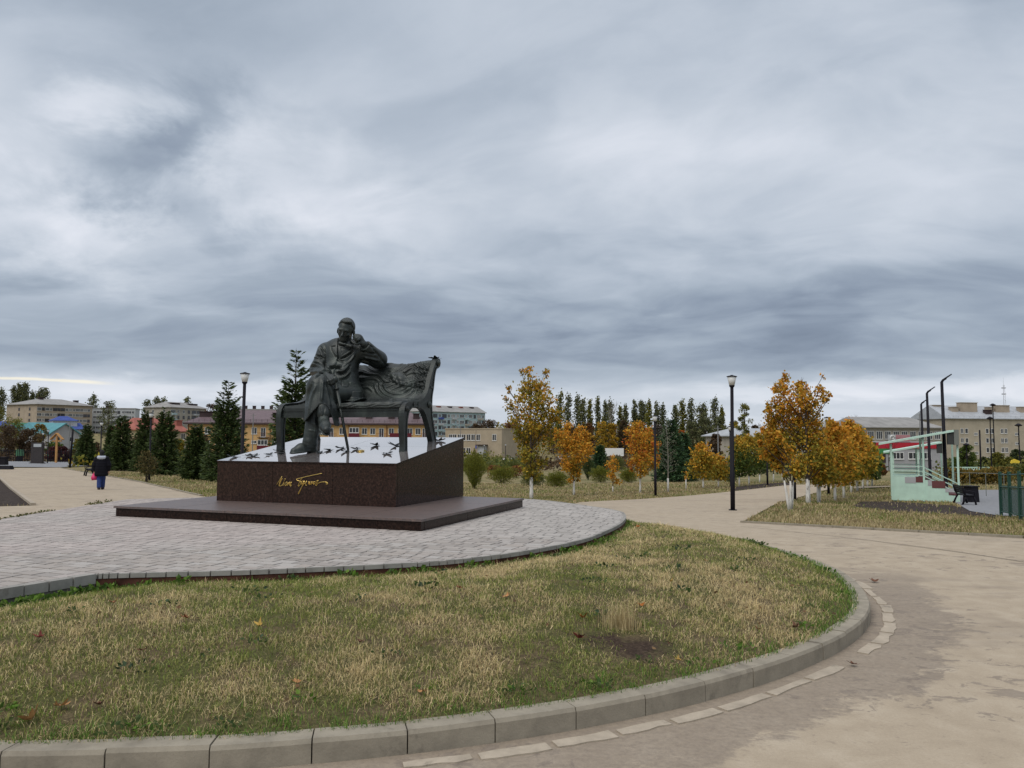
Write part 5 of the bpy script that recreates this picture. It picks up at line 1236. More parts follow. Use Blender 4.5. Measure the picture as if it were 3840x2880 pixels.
blob_maple(1148, 1077, 797, [(1144, 805, 14), (1125, 803, 9), (1175, 811, 12), (1142, 834, 28), (1167, 841, 24), (1129, 855, 20), (1094, 838, 9), (1101, 849, 8), (1092, 868, 10), (1104, 880, 17), (1146, 876, 32), (1177, 872, 24), (1194, 866, 10), (1208, 891, 11), (1188, 897, 20), (1156, 907, 32), (1115, 909, 22), (1204, 905, 12), (1138, 938, 32), (1177, 934, 24), (1121, 938, 17), (1150, 970, 30), (1183, 959, 15), (1133, 980, 19), (1146, 1005, 27), (1173, 997, 15), (1154, 1022, 18), (1138, 1018, 13)], mixpal([(.62, 'olive'), (.92, 'gold'), (1., 'orange')], .2), 3, 'tallest yellow-olive maple with whitewashed trunk, right behind the granite step', 5200, .115, 1.0, .075)
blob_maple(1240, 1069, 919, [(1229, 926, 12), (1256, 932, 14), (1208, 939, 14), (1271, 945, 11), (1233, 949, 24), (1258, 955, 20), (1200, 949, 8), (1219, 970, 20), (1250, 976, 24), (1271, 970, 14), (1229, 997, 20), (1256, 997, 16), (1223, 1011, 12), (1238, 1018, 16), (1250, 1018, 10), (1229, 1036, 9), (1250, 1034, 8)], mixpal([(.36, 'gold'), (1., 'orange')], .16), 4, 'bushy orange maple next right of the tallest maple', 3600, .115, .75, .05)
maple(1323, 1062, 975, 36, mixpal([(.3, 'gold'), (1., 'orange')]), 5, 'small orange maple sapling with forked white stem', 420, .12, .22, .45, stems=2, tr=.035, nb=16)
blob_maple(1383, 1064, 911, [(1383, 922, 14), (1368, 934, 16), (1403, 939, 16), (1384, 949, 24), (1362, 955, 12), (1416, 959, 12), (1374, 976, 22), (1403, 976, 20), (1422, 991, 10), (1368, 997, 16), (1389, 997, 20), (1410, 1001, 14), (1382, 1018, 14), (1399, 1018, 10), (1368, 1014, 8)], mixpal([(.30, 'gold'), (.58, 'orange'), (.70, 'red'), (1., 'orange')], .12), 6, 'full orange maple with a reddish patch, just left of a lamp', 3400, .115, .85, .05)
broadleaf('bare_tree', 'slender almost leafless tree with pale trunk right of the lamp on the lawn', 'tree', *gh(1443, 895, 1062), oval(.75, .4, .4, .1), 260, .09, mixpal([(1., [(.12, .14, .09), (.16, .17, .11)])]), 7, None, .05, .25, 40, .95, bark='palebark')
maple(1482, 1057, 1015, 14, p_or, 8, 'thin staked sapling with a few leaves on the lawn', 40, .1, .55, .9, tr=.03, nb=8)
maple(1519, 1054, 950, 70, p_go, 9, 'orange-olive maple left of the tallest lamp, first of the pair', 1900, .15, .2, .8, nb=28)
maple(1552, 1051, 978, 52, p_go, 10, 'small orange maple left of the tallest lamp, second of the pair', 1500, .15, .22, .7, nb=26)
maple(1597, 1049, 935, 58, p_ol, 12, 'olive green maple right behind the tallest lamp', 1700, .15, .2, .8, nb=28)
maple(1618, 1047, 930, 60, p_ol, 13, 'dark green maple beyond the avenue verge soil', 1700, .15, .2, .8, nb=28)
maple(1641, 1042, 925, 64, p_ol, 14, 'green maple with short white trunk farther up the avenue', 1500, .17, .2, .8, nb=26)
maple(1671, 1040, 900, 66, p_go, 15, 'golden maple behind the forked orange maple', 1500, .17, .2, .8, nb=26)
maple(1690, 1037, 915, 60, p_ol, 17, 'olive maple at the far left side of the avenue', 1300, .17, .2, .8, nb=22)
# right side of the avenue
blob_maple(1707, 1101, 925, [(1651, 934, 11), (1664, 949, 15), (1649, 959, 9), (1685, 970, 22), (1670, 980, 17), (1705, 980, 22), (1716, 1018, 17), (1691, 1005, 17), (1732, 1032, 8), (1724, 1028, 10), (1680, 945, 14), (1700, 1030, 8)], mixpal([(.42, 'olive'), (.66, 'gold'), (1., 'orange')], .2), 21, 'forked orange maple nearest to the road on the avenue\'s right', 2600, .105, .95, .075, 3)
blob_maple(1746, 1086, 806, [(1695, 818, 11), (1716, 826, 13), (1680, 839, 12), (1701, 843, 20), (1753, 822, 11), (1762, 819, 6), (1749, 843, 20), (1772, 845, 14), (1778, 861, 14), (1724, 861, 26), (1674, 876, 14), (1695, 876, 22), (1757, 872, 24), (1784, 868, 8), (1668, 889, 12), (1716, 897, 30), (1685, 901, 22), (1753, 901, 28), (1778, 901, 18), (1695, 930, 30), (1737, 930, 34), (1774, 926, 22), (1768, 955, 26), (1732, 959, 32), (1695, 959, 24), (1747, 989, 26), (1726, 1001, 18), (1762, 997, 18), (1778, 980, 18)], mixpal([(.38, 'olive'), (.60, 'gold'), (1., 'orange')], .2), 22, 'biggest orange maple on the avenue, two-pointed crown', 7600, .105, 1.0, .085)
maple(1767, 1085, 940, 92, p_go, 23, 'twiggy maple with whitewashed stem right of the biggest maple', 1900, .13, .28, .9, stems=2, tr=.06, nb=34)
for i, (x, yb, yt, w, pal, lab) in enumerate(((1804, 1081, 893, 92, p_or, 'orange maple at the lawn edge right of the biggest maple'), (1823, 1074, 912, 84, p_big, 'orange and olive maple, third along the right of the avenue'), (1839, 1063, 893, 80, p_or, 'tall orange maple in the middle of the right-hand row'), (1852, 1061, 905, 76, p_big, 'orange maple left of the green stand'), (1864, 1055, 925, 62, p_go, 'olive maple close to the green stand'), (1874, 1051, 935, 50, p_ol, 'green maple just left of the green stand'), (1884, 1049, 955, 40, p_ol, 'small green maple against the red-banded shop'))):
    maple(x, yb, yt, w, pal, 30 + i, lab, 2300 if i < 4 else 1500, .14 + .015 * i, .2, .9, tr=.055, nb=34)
broadleaf('brown_bush_tree', 'small brownish half bare tree in front of the spruce row', 'tree', *gh(316, 975, 1040), oval(.75, .4, .7, .2), 900, .10, mixpal([(1., [(.10, .085, .03), (.13, .10, .035), (.07, .07, .025)])]), 44, None, .07, .2, 34)

# ------------------------------------------------------------------ far buildings
def cm(name, c, amt=.12, sc=.6, **k): 
    M[name] = mat(name, c, k.get('rough', .9), k.get('metal', 0.), k.get('spec', .2), fn=vary(c, amt, sc, 6)); return M[name]
cm('beige_brick', (.36, .30, .232), .14, .5); cm('grey_brick', (.40, .355, .275), .14, .35); cm('pale_panel', (.42, .44, .45), .1); cm('teal_panel', (.33, .43, .45), .12); cm('orange_brick', (.58, .37, .165), .1); cm('cream_wall', (.56, .47, .30), .1)
cm('slate_roof', (.27, .265, .255), .2, .4); cm('metal_roof', (.34, .36, .38), .15, .5, rough=.5, spec=.5); cm('plum_roof', (.13, .092, .10), .15, 1.2, rough=.55, spec=.4); cm('red_roof', (.31, .115, .09), .15, 1.); cm('blue_roof', (.055, .085, .27), .15, 1.); cm('teal_roof', (.10, .26, .29), .15, 1.); cm('green_roof', (.05, .16, .09), .15, 1.)
cm('white_frame', (.70, .70, .68), .05); cm('dark_trim', (.05, .035, .035), .2); cm('maroon', (.12, .022, .03), .1); cm('grey_wall', (.34, .315, .27), .12); cm('beige_plaster', (.38, .32, .235), .14, .4); cm('shop_red', (.42, .03, .045), .08); cm('shop_green', (.05, .22, .07), .08); cm('shop_grey', (.36, .36, .37), .08); cm('brown_pipe', (.14, .035, .025), .1)
M['window_glass'] = mat('window_glass', (.03, .035, .042), .12, spec=.6); M['curtain_glass'] = mat('curtained_glass', (.22, .22, .21), .2, spec=.6)
WIN = {}
def win_mesh(w, h, n, kind):
    key = (round(w, 2), round(h, 2), n, kind)
    if key not in WIN:
        mb = MB(); t = min(.09, w * .1)
        mb.span((-w / 2, -.07, -h / 2), (w / 2, -.02, -h / 2 + t)); mb.span((-w / 2, -.07, h / 2 - t), (w / 2, -.02, h / 2))
        for i in range(n + 1): x = -w / 2 + t / 2 + (w - t) * i / n; mb.span((x - t / 2, -.068, -h / 2 + t), (x + t / 2, -.022, h / 2 - t))
        mb.span((-w / 2 - .06, -.14, -h / 2 - .06), (w / 2 + .06, -.01, -h / 2 - .003))
        p = MB().span((-w / 2 + t * .5, -.045, -h / 2 + t * .5), (w / 2 - t * .5, -.04, h / 2 - t * .5))
        rc = MB().span((-w / 2, -.018, -h / 2), (w / 2, -.004, h / 2))
        WIN[key] = (mb.mesh('window', M['white_frame'] if kind != 'dark' else M['dark_trim']), p.mesh('pane', M['window_glass'] if kind != 'curtain' else M['curtain_glass']))
    return WIN[key]
def window(par, x, z, w, h, n=2, kind='white', y=0., rz=0., loc=None):
    f, p = win_mesh(w, h, n, kind); o = link('window', f, par, loc or (x, y, z), rz); link('pane', p, o); return o
class Bld:
    """local frame: x along the front, y into the house, z up from its foot"""
    def __init__(s, name, label, cat, P0, P1, deep, eave_z, foot_z, wallm, group=None):
        P0, P1 = np.array(P0[:2], float), np.array(P1[:2], float); d = P1 - P0; s.L = float(np.linalg.norm(d)); s.deep = deep; s.h = eave_z - foot_z; s.foot = foot_z
        s.root = thing(name, label, cat, (P0[0], P0[1], foot_z), math.atan2(d[1], d[0]), group)
        MB().span((0, 0, -1.5), (s.L, deep, s.h)).build('wall', M[wallm], s.root)
    def gable(s, rise, m, over=.5, hip=0., ridge_x=(0, 0), side=True):
        L, D, h = s.L, s.deep, s.h; o = over; mb = MB(); a, b = ridge_x if hip == 0 else (hip, hip)
        v = [(-o, -o, h), (L + o, -o, h), (L + o, D + o, h), (-o, D + o, h), (-o + a, D / 2, h + rise), (L + o - b, D / 2, h + rise)]; t = .22
        mb.add(v + [(p[0], p[1], p[2] + t) for p in v], [(0, 3, 2, 1), (6, 7, 11, 10), (7, 8, 11), (8, 9, 10, 11), (9, 6, 10), (0, 1, 7, 6), (1, 2, 8, 7), (2, 3, 9, 8), (3, 0, 6, 9)])
        s.roof = mb.build('roof', M[m], s.root); return s.roof
    def gable_front(s, rise, mr, mg, over=.5):
        L, D, h, o = s.L, s.deep, s.h, over; MB().add([(0, 0, h), (L, 0, h), (L / 2, 0, h + rise), (0, D, h), (L, D, h), (L / 2, D, h + rise)], [(0, 1, 2), (3, 5, 4), (0, 2, 5, 3), (1, 4, 5, 2), (0, 3, 4, 1)]).build('gable_wall', M[mg], s.root); mb = MB()
        for e in (0, 1):
            x0 = -o if e == 0 else L + o; dz = rise * o / (L / 2); q = [(x0, -o, h - dz), (L / 2, -o, h + rise), (L / 2, D + o, h + rise), (x0, D + o, h - dz)]; q = q + [(a, b, c + .35) for a, b, c in q]; mb.add(q, [(3, 2, 1, 0), (4, 5, 6, 7), (0, 1, 5, 4), (1, 2, 6, 5), (2, 3, 7, 6), (3, 0, 4, 7)])
        s.roof = mb.build('roof', M[mr], s.root); return s.roof
    def flat(s, m, t=.35, over=.25): s.roof = MB().span((-over, -over, s.h), (s.L + over, s.deep + over, s.h + t)).build('roof', M[m], s.root); return s.roof
    def grid(s, xs, zs, w, h, n=2, kind='white', skip=0., seed=0, kinds=None):
        r = random.Random(seed)
        for i, x in enumerate(xs):
            for z in zs:
                if r.random() < skip: continue
                ww = w[i % len(w)] if isinstance(w, (list, tuple)) else w; k = kind if kinds is None else r.choice(kinds)
                window(s.root, x, z, ww, h, max(1, int(round(ww / .75))), k)
    def endgrid(s, ys, zs, w, h, left=True, kind='white'):
        for y in ys:
            for z in zs: window(s.root, 0, 0, w, h, 2, kind, loc=((0 if left else s.L), y, z), rz=(-math.pi / 2 if left else math.pi / 2))
    def chimney(s, x, y, z, d, m, cap=True):
        c = MB().span((x - d[0] / 2, y - d[1] / 2, z), (x + d[0] / 2, y + d[1] / 2, z + d[2])).build('chimney', M[m], s.roof)
        if cap: MB().span((x - d[0] / 2 - .15, y - d[1] / 2 - .15, z + d[2] + .01), (x + d[0] / 2 + .15, y + d[1] / 2 + .15, z + d[2] + .16)).build('cap', M[m], s.roof)
    def part(s, name, a, b, m): return MB().span(a, b).build(name, M[m], s.root)
def zpx(y, d): return EYE + (944 - y) * d / 1717. + 0.
# A: long beige block, upper left
P0, P1 = ptd(79, 900, 405), ptd(199, 900, 432); A = Bld('apartment_block', 'long beige brick five-storey block with grey hipped roof, far left skyline', 'apartment block', P0, P1, 26, zpx(876, 405), 3.0, 'beige_brick')
A.gable(3.4, 'slate_roof', 1.0, hip=10); h = A.h; L = A.L
A.grid([L * (i + .6) / 14.6 for i in range(14)], [h - 2.3 - 2.85 * k for k in range(5)], [2.2, 1.5, 2.2, 1.2, 2.3, 1.6], 1.5, kinds=['white', 'white', 'white', 'dark', 'curtain'], seed=2)
A.endgrid([6, 15], [h - 2.3 - 2.85 * k for k in range(4)], 1.4, 1.4, True, 'dark'); A.chimney(L * .28, 11, h + 2.2, (2.2, 1.6, 1.9), 'dark_trim'); A.chimney(L * .88, 9, h + .5, (2.2, 1.6, 2.6), 'dark_trim')
# B: pale block, behind the lamp
P0, P1 = ptd(199, 900, 440), ptd(292, 900, 446); B = Bld('apartment_block', 'pale grey-blue panel block with glazed balconies on the left skyline', 'apartment block', P0, P1, 14, zpx(885, 440), 3.0, 'pale_panel')
B.flat('slate_roof', .5); h = B.h; L = B.L; B.grid([L * (i + .5) / 9 for i in range(9)], [h - 1.9 - 2.85 * k for k in range(5)], [1.4, 3.2, 1.4], 1.5, kinds=['white', 'dark', 'white'], seed=3); B.chimney(L * .33, 6, h + .5, (3., 3., 1.4), 'dark_trim')
# C: block with light roof
P0, P1 = ptd(368, 900, 396), ptd(445, 900, 420); Cb = Bld('apartment_block', 'five-storey block with pale tin roof and patchwork balconies behind the spruces', 'apartment block', P0, P1, 16, zpx(882, 396), 3.5, 'grey_wall')
Cb.gable(3.0, 'slate_roof', .8, hip=6); h = Cb.h; L = Cb.L; Cb.grid([L * (i + .5) / 7 for i in range(7)], [h - 1.9 - 2.85 * k for k in range(4)], [3.2, 1.3, 1.4, 1.5, 3.0], 1.6, kinds=['white', 'white', 'dark', 'curtain'], seed=4); Cb.endgrid([4, 11], [h - 1.9 - 2.85 * k for k in range(4)], 1.5, 1.5)
for k in range(4):
    Cb.part('balcony', (L * .02, -1.2, h - 3.6 - 2.85 * k), (L * .14, -.03, h - 2.75 - 2.85 * k), 'teal_panel'); Cb.part('balcony', (L * .60, -1.2, h - 3.6 - 2.85 * k), (L * .78, -.03, h - 2.75 - 2.85 * k), 'pale_panel')
Cb.chimney(L * .3, 5, h + 1.6, (6, 2.2, .9), 'dark_trim'); Cb.chimney(L * .8, 5, h + 1.6, (6, 2.2, .9), 'dark_trim')
# D: blue-white block behind the orange house
P0, P1 = ptd(515, 900, 400), ptd(600, 900, 404); Db = Bld('apartment_block', 'low seen top of a white and teal block above the plum roof', 'apartment block', P0, P1, 14, zpx(887, 400), 1.5, 'pale_panel')
Db.flat('slate_roof', .6); h = Db.h; L = Db.L; Db.grid([L * (i + .5) / 9 for i in range(9)], [h - 1.9 - 2.85 * k for k in range(3)], [1.8, 3.0], 1.6, kinds=['white', 'dark'], seed=5)
for i in range(4): Db.chimney(L * (.15 + .22 * i), 5, h + .6, (1.6, 1.4, 1.6), 'dark_trim')
for k in range(3): Db.part('balcony', (L * .30, -1.2, h - 3.5 - 2.85 * k), (L * .42, -.03, h - 2.7 - 2.85 * k), 'teal_panel')
# E: turquoise and white block right of the bench
P0, P1 = ptd(905, 900, 372), ptd(1048, 900, 398); E_ = Bld('apartment_block', 'turquoise and white panel block seen right of the bronze bench', 'apartment block', P0, P1, 14, zpx(889, 372), 0.2, 'teal_panel')
E_.gable(3.2, 'slate_roof', .6, hip=0, ridge_x=(3, 0)); h = E_.h; L = E_.L; E_.grid([L * (i + .5) / 15 for i in range(15)], [h - 1.8 - 2.85 * k for k in range(5)], [1.4, 2.6, 1.4, 2.4], 1.6, kinds=['white', 'white', 'dark', 'curtain'], seed=6)
for j in range(5):
    for k in range(4): E_.part('balcony', (L * (.08 + .2 * j), -1.1, h - 3.5 - 2.85 * k), (L * (.145 + .2 * j), -.03, h - 2.6 - 2.85 * k), ('pale_panel', 'blue_roof', 'pale_panel', 'teal_panel', 'grey_wall')[(j + k) % 5])
for i in range(5): E_.chimney(L * (.2 + .17 * i), 5, h + 1.8, (2., 1.2, 1.1), 'red_roof' if i % 2 else 'dark_trim')
# F: low beige building
P0, P1 = ptd(962, 950, 212), ptd(1084, 950, 206); Fb = Bld('low_building', 'low flat-roofed beige building right of the plinth with a blue entrance', 'building', P0, P1, 12, zpx(927.5, 209), -5.6, 'beige_plaster')
Fb.flat('beige_plaster', .3, .12); h = Fb.h; L = Fb.L
Fb.grid([L * u for u in (.10, .17, .26, .33, .42, .50, .59, .87)], [h - 2.1], 1.15, 1.7, kinds=['white', 'dark', 'white'], seed=7); Fb.grid([L * u for u in (.17, .26, .33, .42)], [h - 5.6], 1.2, 1.6, kinds=['white', 'dark'], seed=8)
Fb.part('entrance', (L * .62, -1.6, h - 7), (L * .74, -.02, h - 4.2), 'pale_panel'); Fb.part('canopy', (L * .60, -2.2, h - 4.18), (L * .76, .0 - .02, h - 3.95), 'dark_trim'); Fb.part('sign_panel', (L * .60, -2.25, h - 5.0), (L * .625, -2.2, h - 4.2), 'blue_roof')
Fb.part('downpipe', (L * .545, -.12, 0), (L * .55, -.02, h), 'beige_brick')
# orange three-storey house
dO0, dO1 = 186, 192
P0, P1 = ptd(405, 930, dO0), ptd(932, 930, dO1); O = Bld('orange_house', 'long orange brick three-storey house with plum roof behind the monument', 'apartment house', P0, P1, 13, zpx(916, 188), -5.2, 'orange_brick')
h, L = O.h, O.L
O.gable(3.1, 'plum_roof', .7, hip=6.5)
MB().span((-.75, -.78, h - .28), (L + .75, -.70, h - .02)).build('gutter', M['dark_trim'], O.root)
fr = MB(); 
for i in range(int(L / 1.3)): fr.span((i * 1.3, -.4, h + .38), (i * 1.3 + .06, -.34, h + 1.0))
for z in (.62, .92): fr.span((0, -.40, h + z), (L, -.36, h + z + .05))
fr.build('snow_guard', M['dark_trim'], O.root)
for u in (.165, .345, .545, .605, .705, .735, .83, .87, .935): O.chimney(L * u, 2.3 if (int(u * 100) % 2) else 3.4, h + .8, (1.5, 1.2, 1.7), 'dark_trim')
O.chimney(L * .075, 3.5, h + 1.0, (4.6, 2.4, 1.7), 'dark_trim')
xo = lambda px: (px - 405) / (932 - 405) * L
wx = [(515, 0), (546, 0), (566, 1), (590, 0), (610, 0), (762, 2), (784, 0), (802, 0), (822, 1), (843, 0), (864, 3), (884, 0), (902, 0), (918, 1)]
ux = [(p, k) for p, k in wx] + [(690, 0), (712, 1), (735, 0), (640, 0), (662, 0), (425, 0), (447, 0), (470, 0), (492, 1)]
for px, k in ux:
    x = xo(px)
    for f in range(3):
        z = h - 1.75 - 2.95 * f
        if px == 546 and f > 0: window(O.root, x, z + .3, 1.2, .75, 2); continue
        if k == 0: window(O.root, x, z, 1.25, 1.55, 2, 'white')
        else:
            window(O.root, x - .1, z - .35, 1.15, 2.2, 2, 'white')
            m = 'maroon' if (k == 3 and f == 0) or (f == 1 and k in (1, 3)) or (k == 2) else None; wd = 2.6 if k == 3 else 1.25
            bl = O.part('balcony', (x - wd, -1.15, z - 1.62), (x + wd, -.03, z - 1.5), 'dark_trim')
            if m:
                MB().span((x - wd, -1.15, z - 1.495), (x + wd, -1.08, z - .45)).build('balcony_front', M[m], bl)
                if k in (1, 2): 
                    wn = window(O.root, x, z + .22, 2.3, 1.25, 3, 'white', y=-1.02)
            else:
                rl = MB(); rl.span((x - wd, -1.15, z - .5), (x + wd, -1.1, z - .45))
                for q in range(10): xx = x - wd + 2 * wd * q / 9; rl.span((xx - .02, -1.14, z - 1.5), (xx + .02, -1.11, z - .5))
                rl.build('railing', M['brown_pipe'], bl)
for px in (580, 833, 618, 750, 407): O.part('downpipe', (xo(px) - .07, -.2, 0), (xo(px) + .07, -.05, h - .3), 'brown_pipe')
O.endgrid([4, 9], [h - 1.75 - 2.95 * f for f in range(3)], 1.2, 1.5, False)
pole(2, 2, 2, .1, '', 'tmp') if False else None
# red-roofed cream house and the small red gable
P0, P1 = ptd(294, 930, 236), ptd(395, 930, 250); Rh = Bld('cream_house', 'cream house with a broad red hipped roof behind the spruce row', 'house', P0, P1, 12, zpx(931.5, 240), -4.5, 'cream_wall'); Rh.gable(3.6, 'red_roof', .9, hip=4); h, L = Rh.h, Rh.L
Rh.grid([L * (i + .5) / 6 for i in range(6)], [h - 1.8, h - 4.8], 1.3, 1.5, seed=9); Rh.chimney(L * .42, 3, h + 2.2, (1.4, 1.2, 2.0), 'red_roof'); Rh.part('dormer', (L * .06, -.4, h - .3), (L * .16, 2.5, h + 1.6), 'dark_trim'); Rh.endgrid([4], [h - 1.8], 1.3, 1.5)
P0, P1 = ptd(383, 930, 214), ptd(404, 930, 216); Rg = Bld('gabled_house', 'small house with red gable beside the orange house end', 'house', P0, P1, 9, zpx(935, 214), -4.5, 'beige_plaster'); Rg.gable(2.6, 'red_roof', .5, hip=1.2); h, L = Rg.h, Rg.L; Rg.grid([L * .6], [h - 1.2, h - 4.2], 1.2, 1.6); Rg.chimney(L * .6, 3, h + 1.2, (1.6, 1.4, 1.9), 'red_roof')
# blue, teal and green roofs at the left
for nm, lab, x0, x1, d, ye, fz, wm, rm, rise in (('blue_roofed_hall', 'pale hall with a bright blue stepped roof before the beige block', 92, 182, 300, 930, -3.2, 'pale_panel', 'blue_roof', 2.4), ('teal_roofed_house', 'house with a long turquoise tin roof, upper of the two', 79, 140, 238, 932, -4.2, 'pale_panel', 'teal_roof', 2.2), ('teal_gabled_house', 'house with grey gable and turquoise eaves, lower of the two', 110, 170, 222, 938.5, -4.3, 'shop_grey', 'metal_roof', 2.4), ('green_roofed_shed', 'small shed with green roof left of the blue roof', 70, 96, 262, 926, -3.8, 'cream_wall', 'green_roof', 1.4), ('blue_roofed_shed', 'low building with faded blue roof at the left picture edge', -50, 30, 230, 928, -4., 'pale_panel', 'blue_roof', 2.)):
    q = Bld(nm, lab, 'house', ptd(x0, 930, d), ptd(x1, 930, d * 1.03), 11, zpx(ye, d), fz, wm); q.gable(rise, rm, .6, hip=1.0) if nm != 'teal_gabled_house' else q.gable_front(2.6, 'teal_roof', 'shop_grey'); n_ = max(2, int(q.L / 4)); q.grid([q.L * (i + .5) / n_ for i in range(n_)], [q.h - 1.7], 1.3, 1.4, seed=n_)
    if nm == 'blue_roofed_hall':
        q.part('upper_wall', (q.L * .25, 2, q.h + .9), (q.L * .85, 9, q.h + 3.4), 'pale_panel'); MB().add([(q.L * .22, 1.5, q.h + 3.41), (q.L * .88, 1.5, q.h + 3.41), (q.L * .88, 9.5, q.h + 3.41), (q.L * .22, 9.5, q.h + 3.41), (q.L * .45, 5.5, q.h + 5.2), (q.L * .65, 5.5, q.h + 5.2)], [(0, 3, 2, 1), (0, 1, 5, 4), (1, 2, 5), (2, 3, 4, 5), (3, 0, 4)]).build('upper_roof', M['blue_roof'], q.root)
# right: grey school, red-banded shop, big apartment block
P0, P1 = ptd(1872, 950, 208), ptd(2034, 950, 214); S = Bld('school_building', 'two-storey grey brick school with long grey roof behind the green stand', 'school', P0, P1, 16, zpx(922, 210), -5.8, 'grey_wall'); S.gable(2.9, 'slate_roof', .7, ridge_x=(1, 4)); h, L = S.h, S.L
S.grid([L * (i + .5) / 9 for i in range(9)], [h - 1.9, h - 5.4], 1.9, 2.1, seed=11, kinds=['white', 'curtain', 'white'])
P0, P1 = ptd(1602, 940, 205), ptd(1700, 940, 212); S2 = Bld('school_wing', 'low wing with white edged roof seen between the lamp and the big maple', 'building', P0, P1, 14, zpx(941, 206), -5., 'grey_wall'); S2.gable(2.0, 'metal_roof', .9, hip=3.5); S2.grid([S2.L * (i + .5) / 6 for i in range(6)], [S2.h - 1.8], 1.8, 1.9, seed=12); S2.part('fascia', (-1., -1.05, S2.h - .15), (S2.L + 1., -.93, S2.h + .3), 'white_frame')
P0, P1 = ptd(1700, 940, 230), ptd(1872, 940, 230); S3 = Bld('school_wing', 'long school wing with grey roof mostly hidden behind the maple row', 'building', P0, P1, 14, zpx(925, 230), -5., 'grey_wall'); S3.gable(2.4, 'slate_roof', .7, ridge_x=(4, 4)); S3.grid([S3.L * (i + .5) / 9 for i in range(9)], [S3.h - 1.8, S3.h - 5.2], 1.8, 1.9, seed=13)
P0, P1 = ptd(1885, 960, 126), ptd(2040, 960, 128); H_ = Bld('corner_shop', 'single-storey shop with a broad red band behind the green stand', 'shop', P0, P1, 10, zpx(953, 127), -3.7, 'shop_grey'); H_.flat('shop_grey', .12, .0); h, L = H_.h, H_.L
H_.part('red_band', (L * .0, -.14, h - .95), (L, -.02, h - .02), 'shop_red'); H_.part('green_front', (L * .02, -.12, h - 1.75), (L * .22, -.02, h - .97), 'shop_green'); H_.part('doorway', (L * .07, -.10, h - 3.2), (L * .17, -.02, h - 1.77), 'dark_trim'); window(H_.root, L * .32, h - 2.1, 2.6, 1.1, 4); window(H_.root, L * .55, h - 2.1, 1.6, 1.1, 2); window(H_.root, L * .72, h - 2.1, 2.2, 1.1, 3)
sg = H_.part('roof_sign', (L * .21, -.12, h + .13), (L * .52, -.06, h + 1.25), 'pale_panel'); ring = MB(); ring.tube([(L * .27 + .42 * math.cos(a), -.17, h + .70 + .42 * math.sin(a)) for a in np.linspace(.4, 5.6, 18)], [.09] * 18, 5); ring.tube([(L * .27 + .16 * math.cos(a), -.17, h + .70 + .16 * math.sin(a)) for a in np.linspace(3.4, 8.6, 12)], [.06] * 12, 5); ring.build('emblem', M['white_frame'], sg)
MB().span((L * .315, -.135, h + .2), (L * .515, -.122, h + 1.2)).build('sign_face', mat('faded_pink', (.42, .20, .22)), sg)
dG = 240
P0, P1 = ptd(2046, 940, 236), ptd(2330, 940, 246); Gb = Bld('apartment_block', 'big grey-beige five-storey apartment block at the right edge', 'apartment block', P0, P1, 15, zpx(902.5, 240), -6.6, 'grey_brick'); h, L = Gb.h, Gb.L
Gb.gable(4.1, 'metal_roof', .55, ridge_x=(0.55, .55)); MB().add([(.0, 0, h + .01), (0, 15, h + .01), (0, 7.5, h + 4.0), (.35, 0, h + .01), (.35, 15, h + .01), (.35, 7.5, h + 4.0)], [(0, 2, 1), (3, 4, 5), (0, 3, 5, 2), (1, 2, 5, 4), (0, 1, 4, 3)]).build('gable_wall', M['metal_roof'], Gb.root)
xg = lambda px: (px - 2046) / (2330 - 2046) * L
for k in range(5):
    z = h - 3.55 - 2.85 * k
    for x in (2077, 2086.5): window(Gb.root, xg(x), z, 1.05, 1.5, 2 if x < 2080 else 1)
    for x in (2130, 2139.5, 2162, 2170): window(Gb.root, xg(x), z, 1.05 if x not in (2139.5,) else 1.3, 1.5, 2 if x != 2130 else 1)
    for x in (2215, 2225, 2250, 2260, 2290): window(Gb.root, xg(x), z, 1.1, 1.5, 2)
    for x in (2106, 2193, 2275): window(Gb.root, xg(x), z - .9, 1.25, .8, 3)
for x, w, hh in ((2083, 2.2, 1.7), (2112, 6., 3.1), (2160, 1.9, 1.8), (2185, 5.0, 2.4), (2230, 2, 2), (2270, 5, 3)): Gb.chimney(xg(x), 4.2, h + 1.9, (w, 1.6, hh), 'beige_brick')
Gb.chimney(xg(2045 + 19), 7.5, h + 3.6, (3.2, 1.6, .7), 'beige_brick'); Gb.chimney(xg(2147), 2.6, h + 1.3, (2.2, 1.2, 1.5), 'dark_trim')
st = MB()
for i in range(26): st.span((L * i / 26, -.62, h + .5), (L * i / 26 + .05, -.55, h + .9))
st.span((0, -.6, h + .85), (L, -.55, h + .9)); st.build('snow_guard', M['metal_roof'], Gb.root)
# radio mast behind it
b = foot(2172, 520); Hm = zpx(828, 520) - b[2]; mast = thing('radio_mast', 'thin lattice radio mast rising behind the apartment block', 'radio mast', tuple(b)); mb = MB()
for sx, sy in ((-1, -1), (1, -1), (0, 1)): mb.tube([(sx * 1.3, sy * 1.3, -1), (sx * .35, sy * .35, Hm)], [.12, .09], 4)
for i in range(22):
    z0, z1 = Hm * i / 22, Hm * (i + 1) / 22; w0 = 1.3 - .95 * i / 22; w1 = 1.3 - .95 * (i + 1) / 22; s = 1 if i % 2 else -1; mb.tube([(-s * w0, -w0, z0), (s * w1, -w1, z1)], [.07, .07], 3)
cm('mast_paint', (.42, .44, .48), .1); mb.build('lattice', M['mast_paint'], mast); ma = MB().tube([(0, 0, Hm - 1), (0, 0, Hm + 5)], [.09, .04], 5).build('antenna', M['mast_paint'], mast)
ma2 = MB(); 
for z in (Hm - 2, Hm - 6): ma2.box((0, 0, z), (2.4, 1., .7))
ma2.build('antenna_panel', M['mast_paint'], mast)

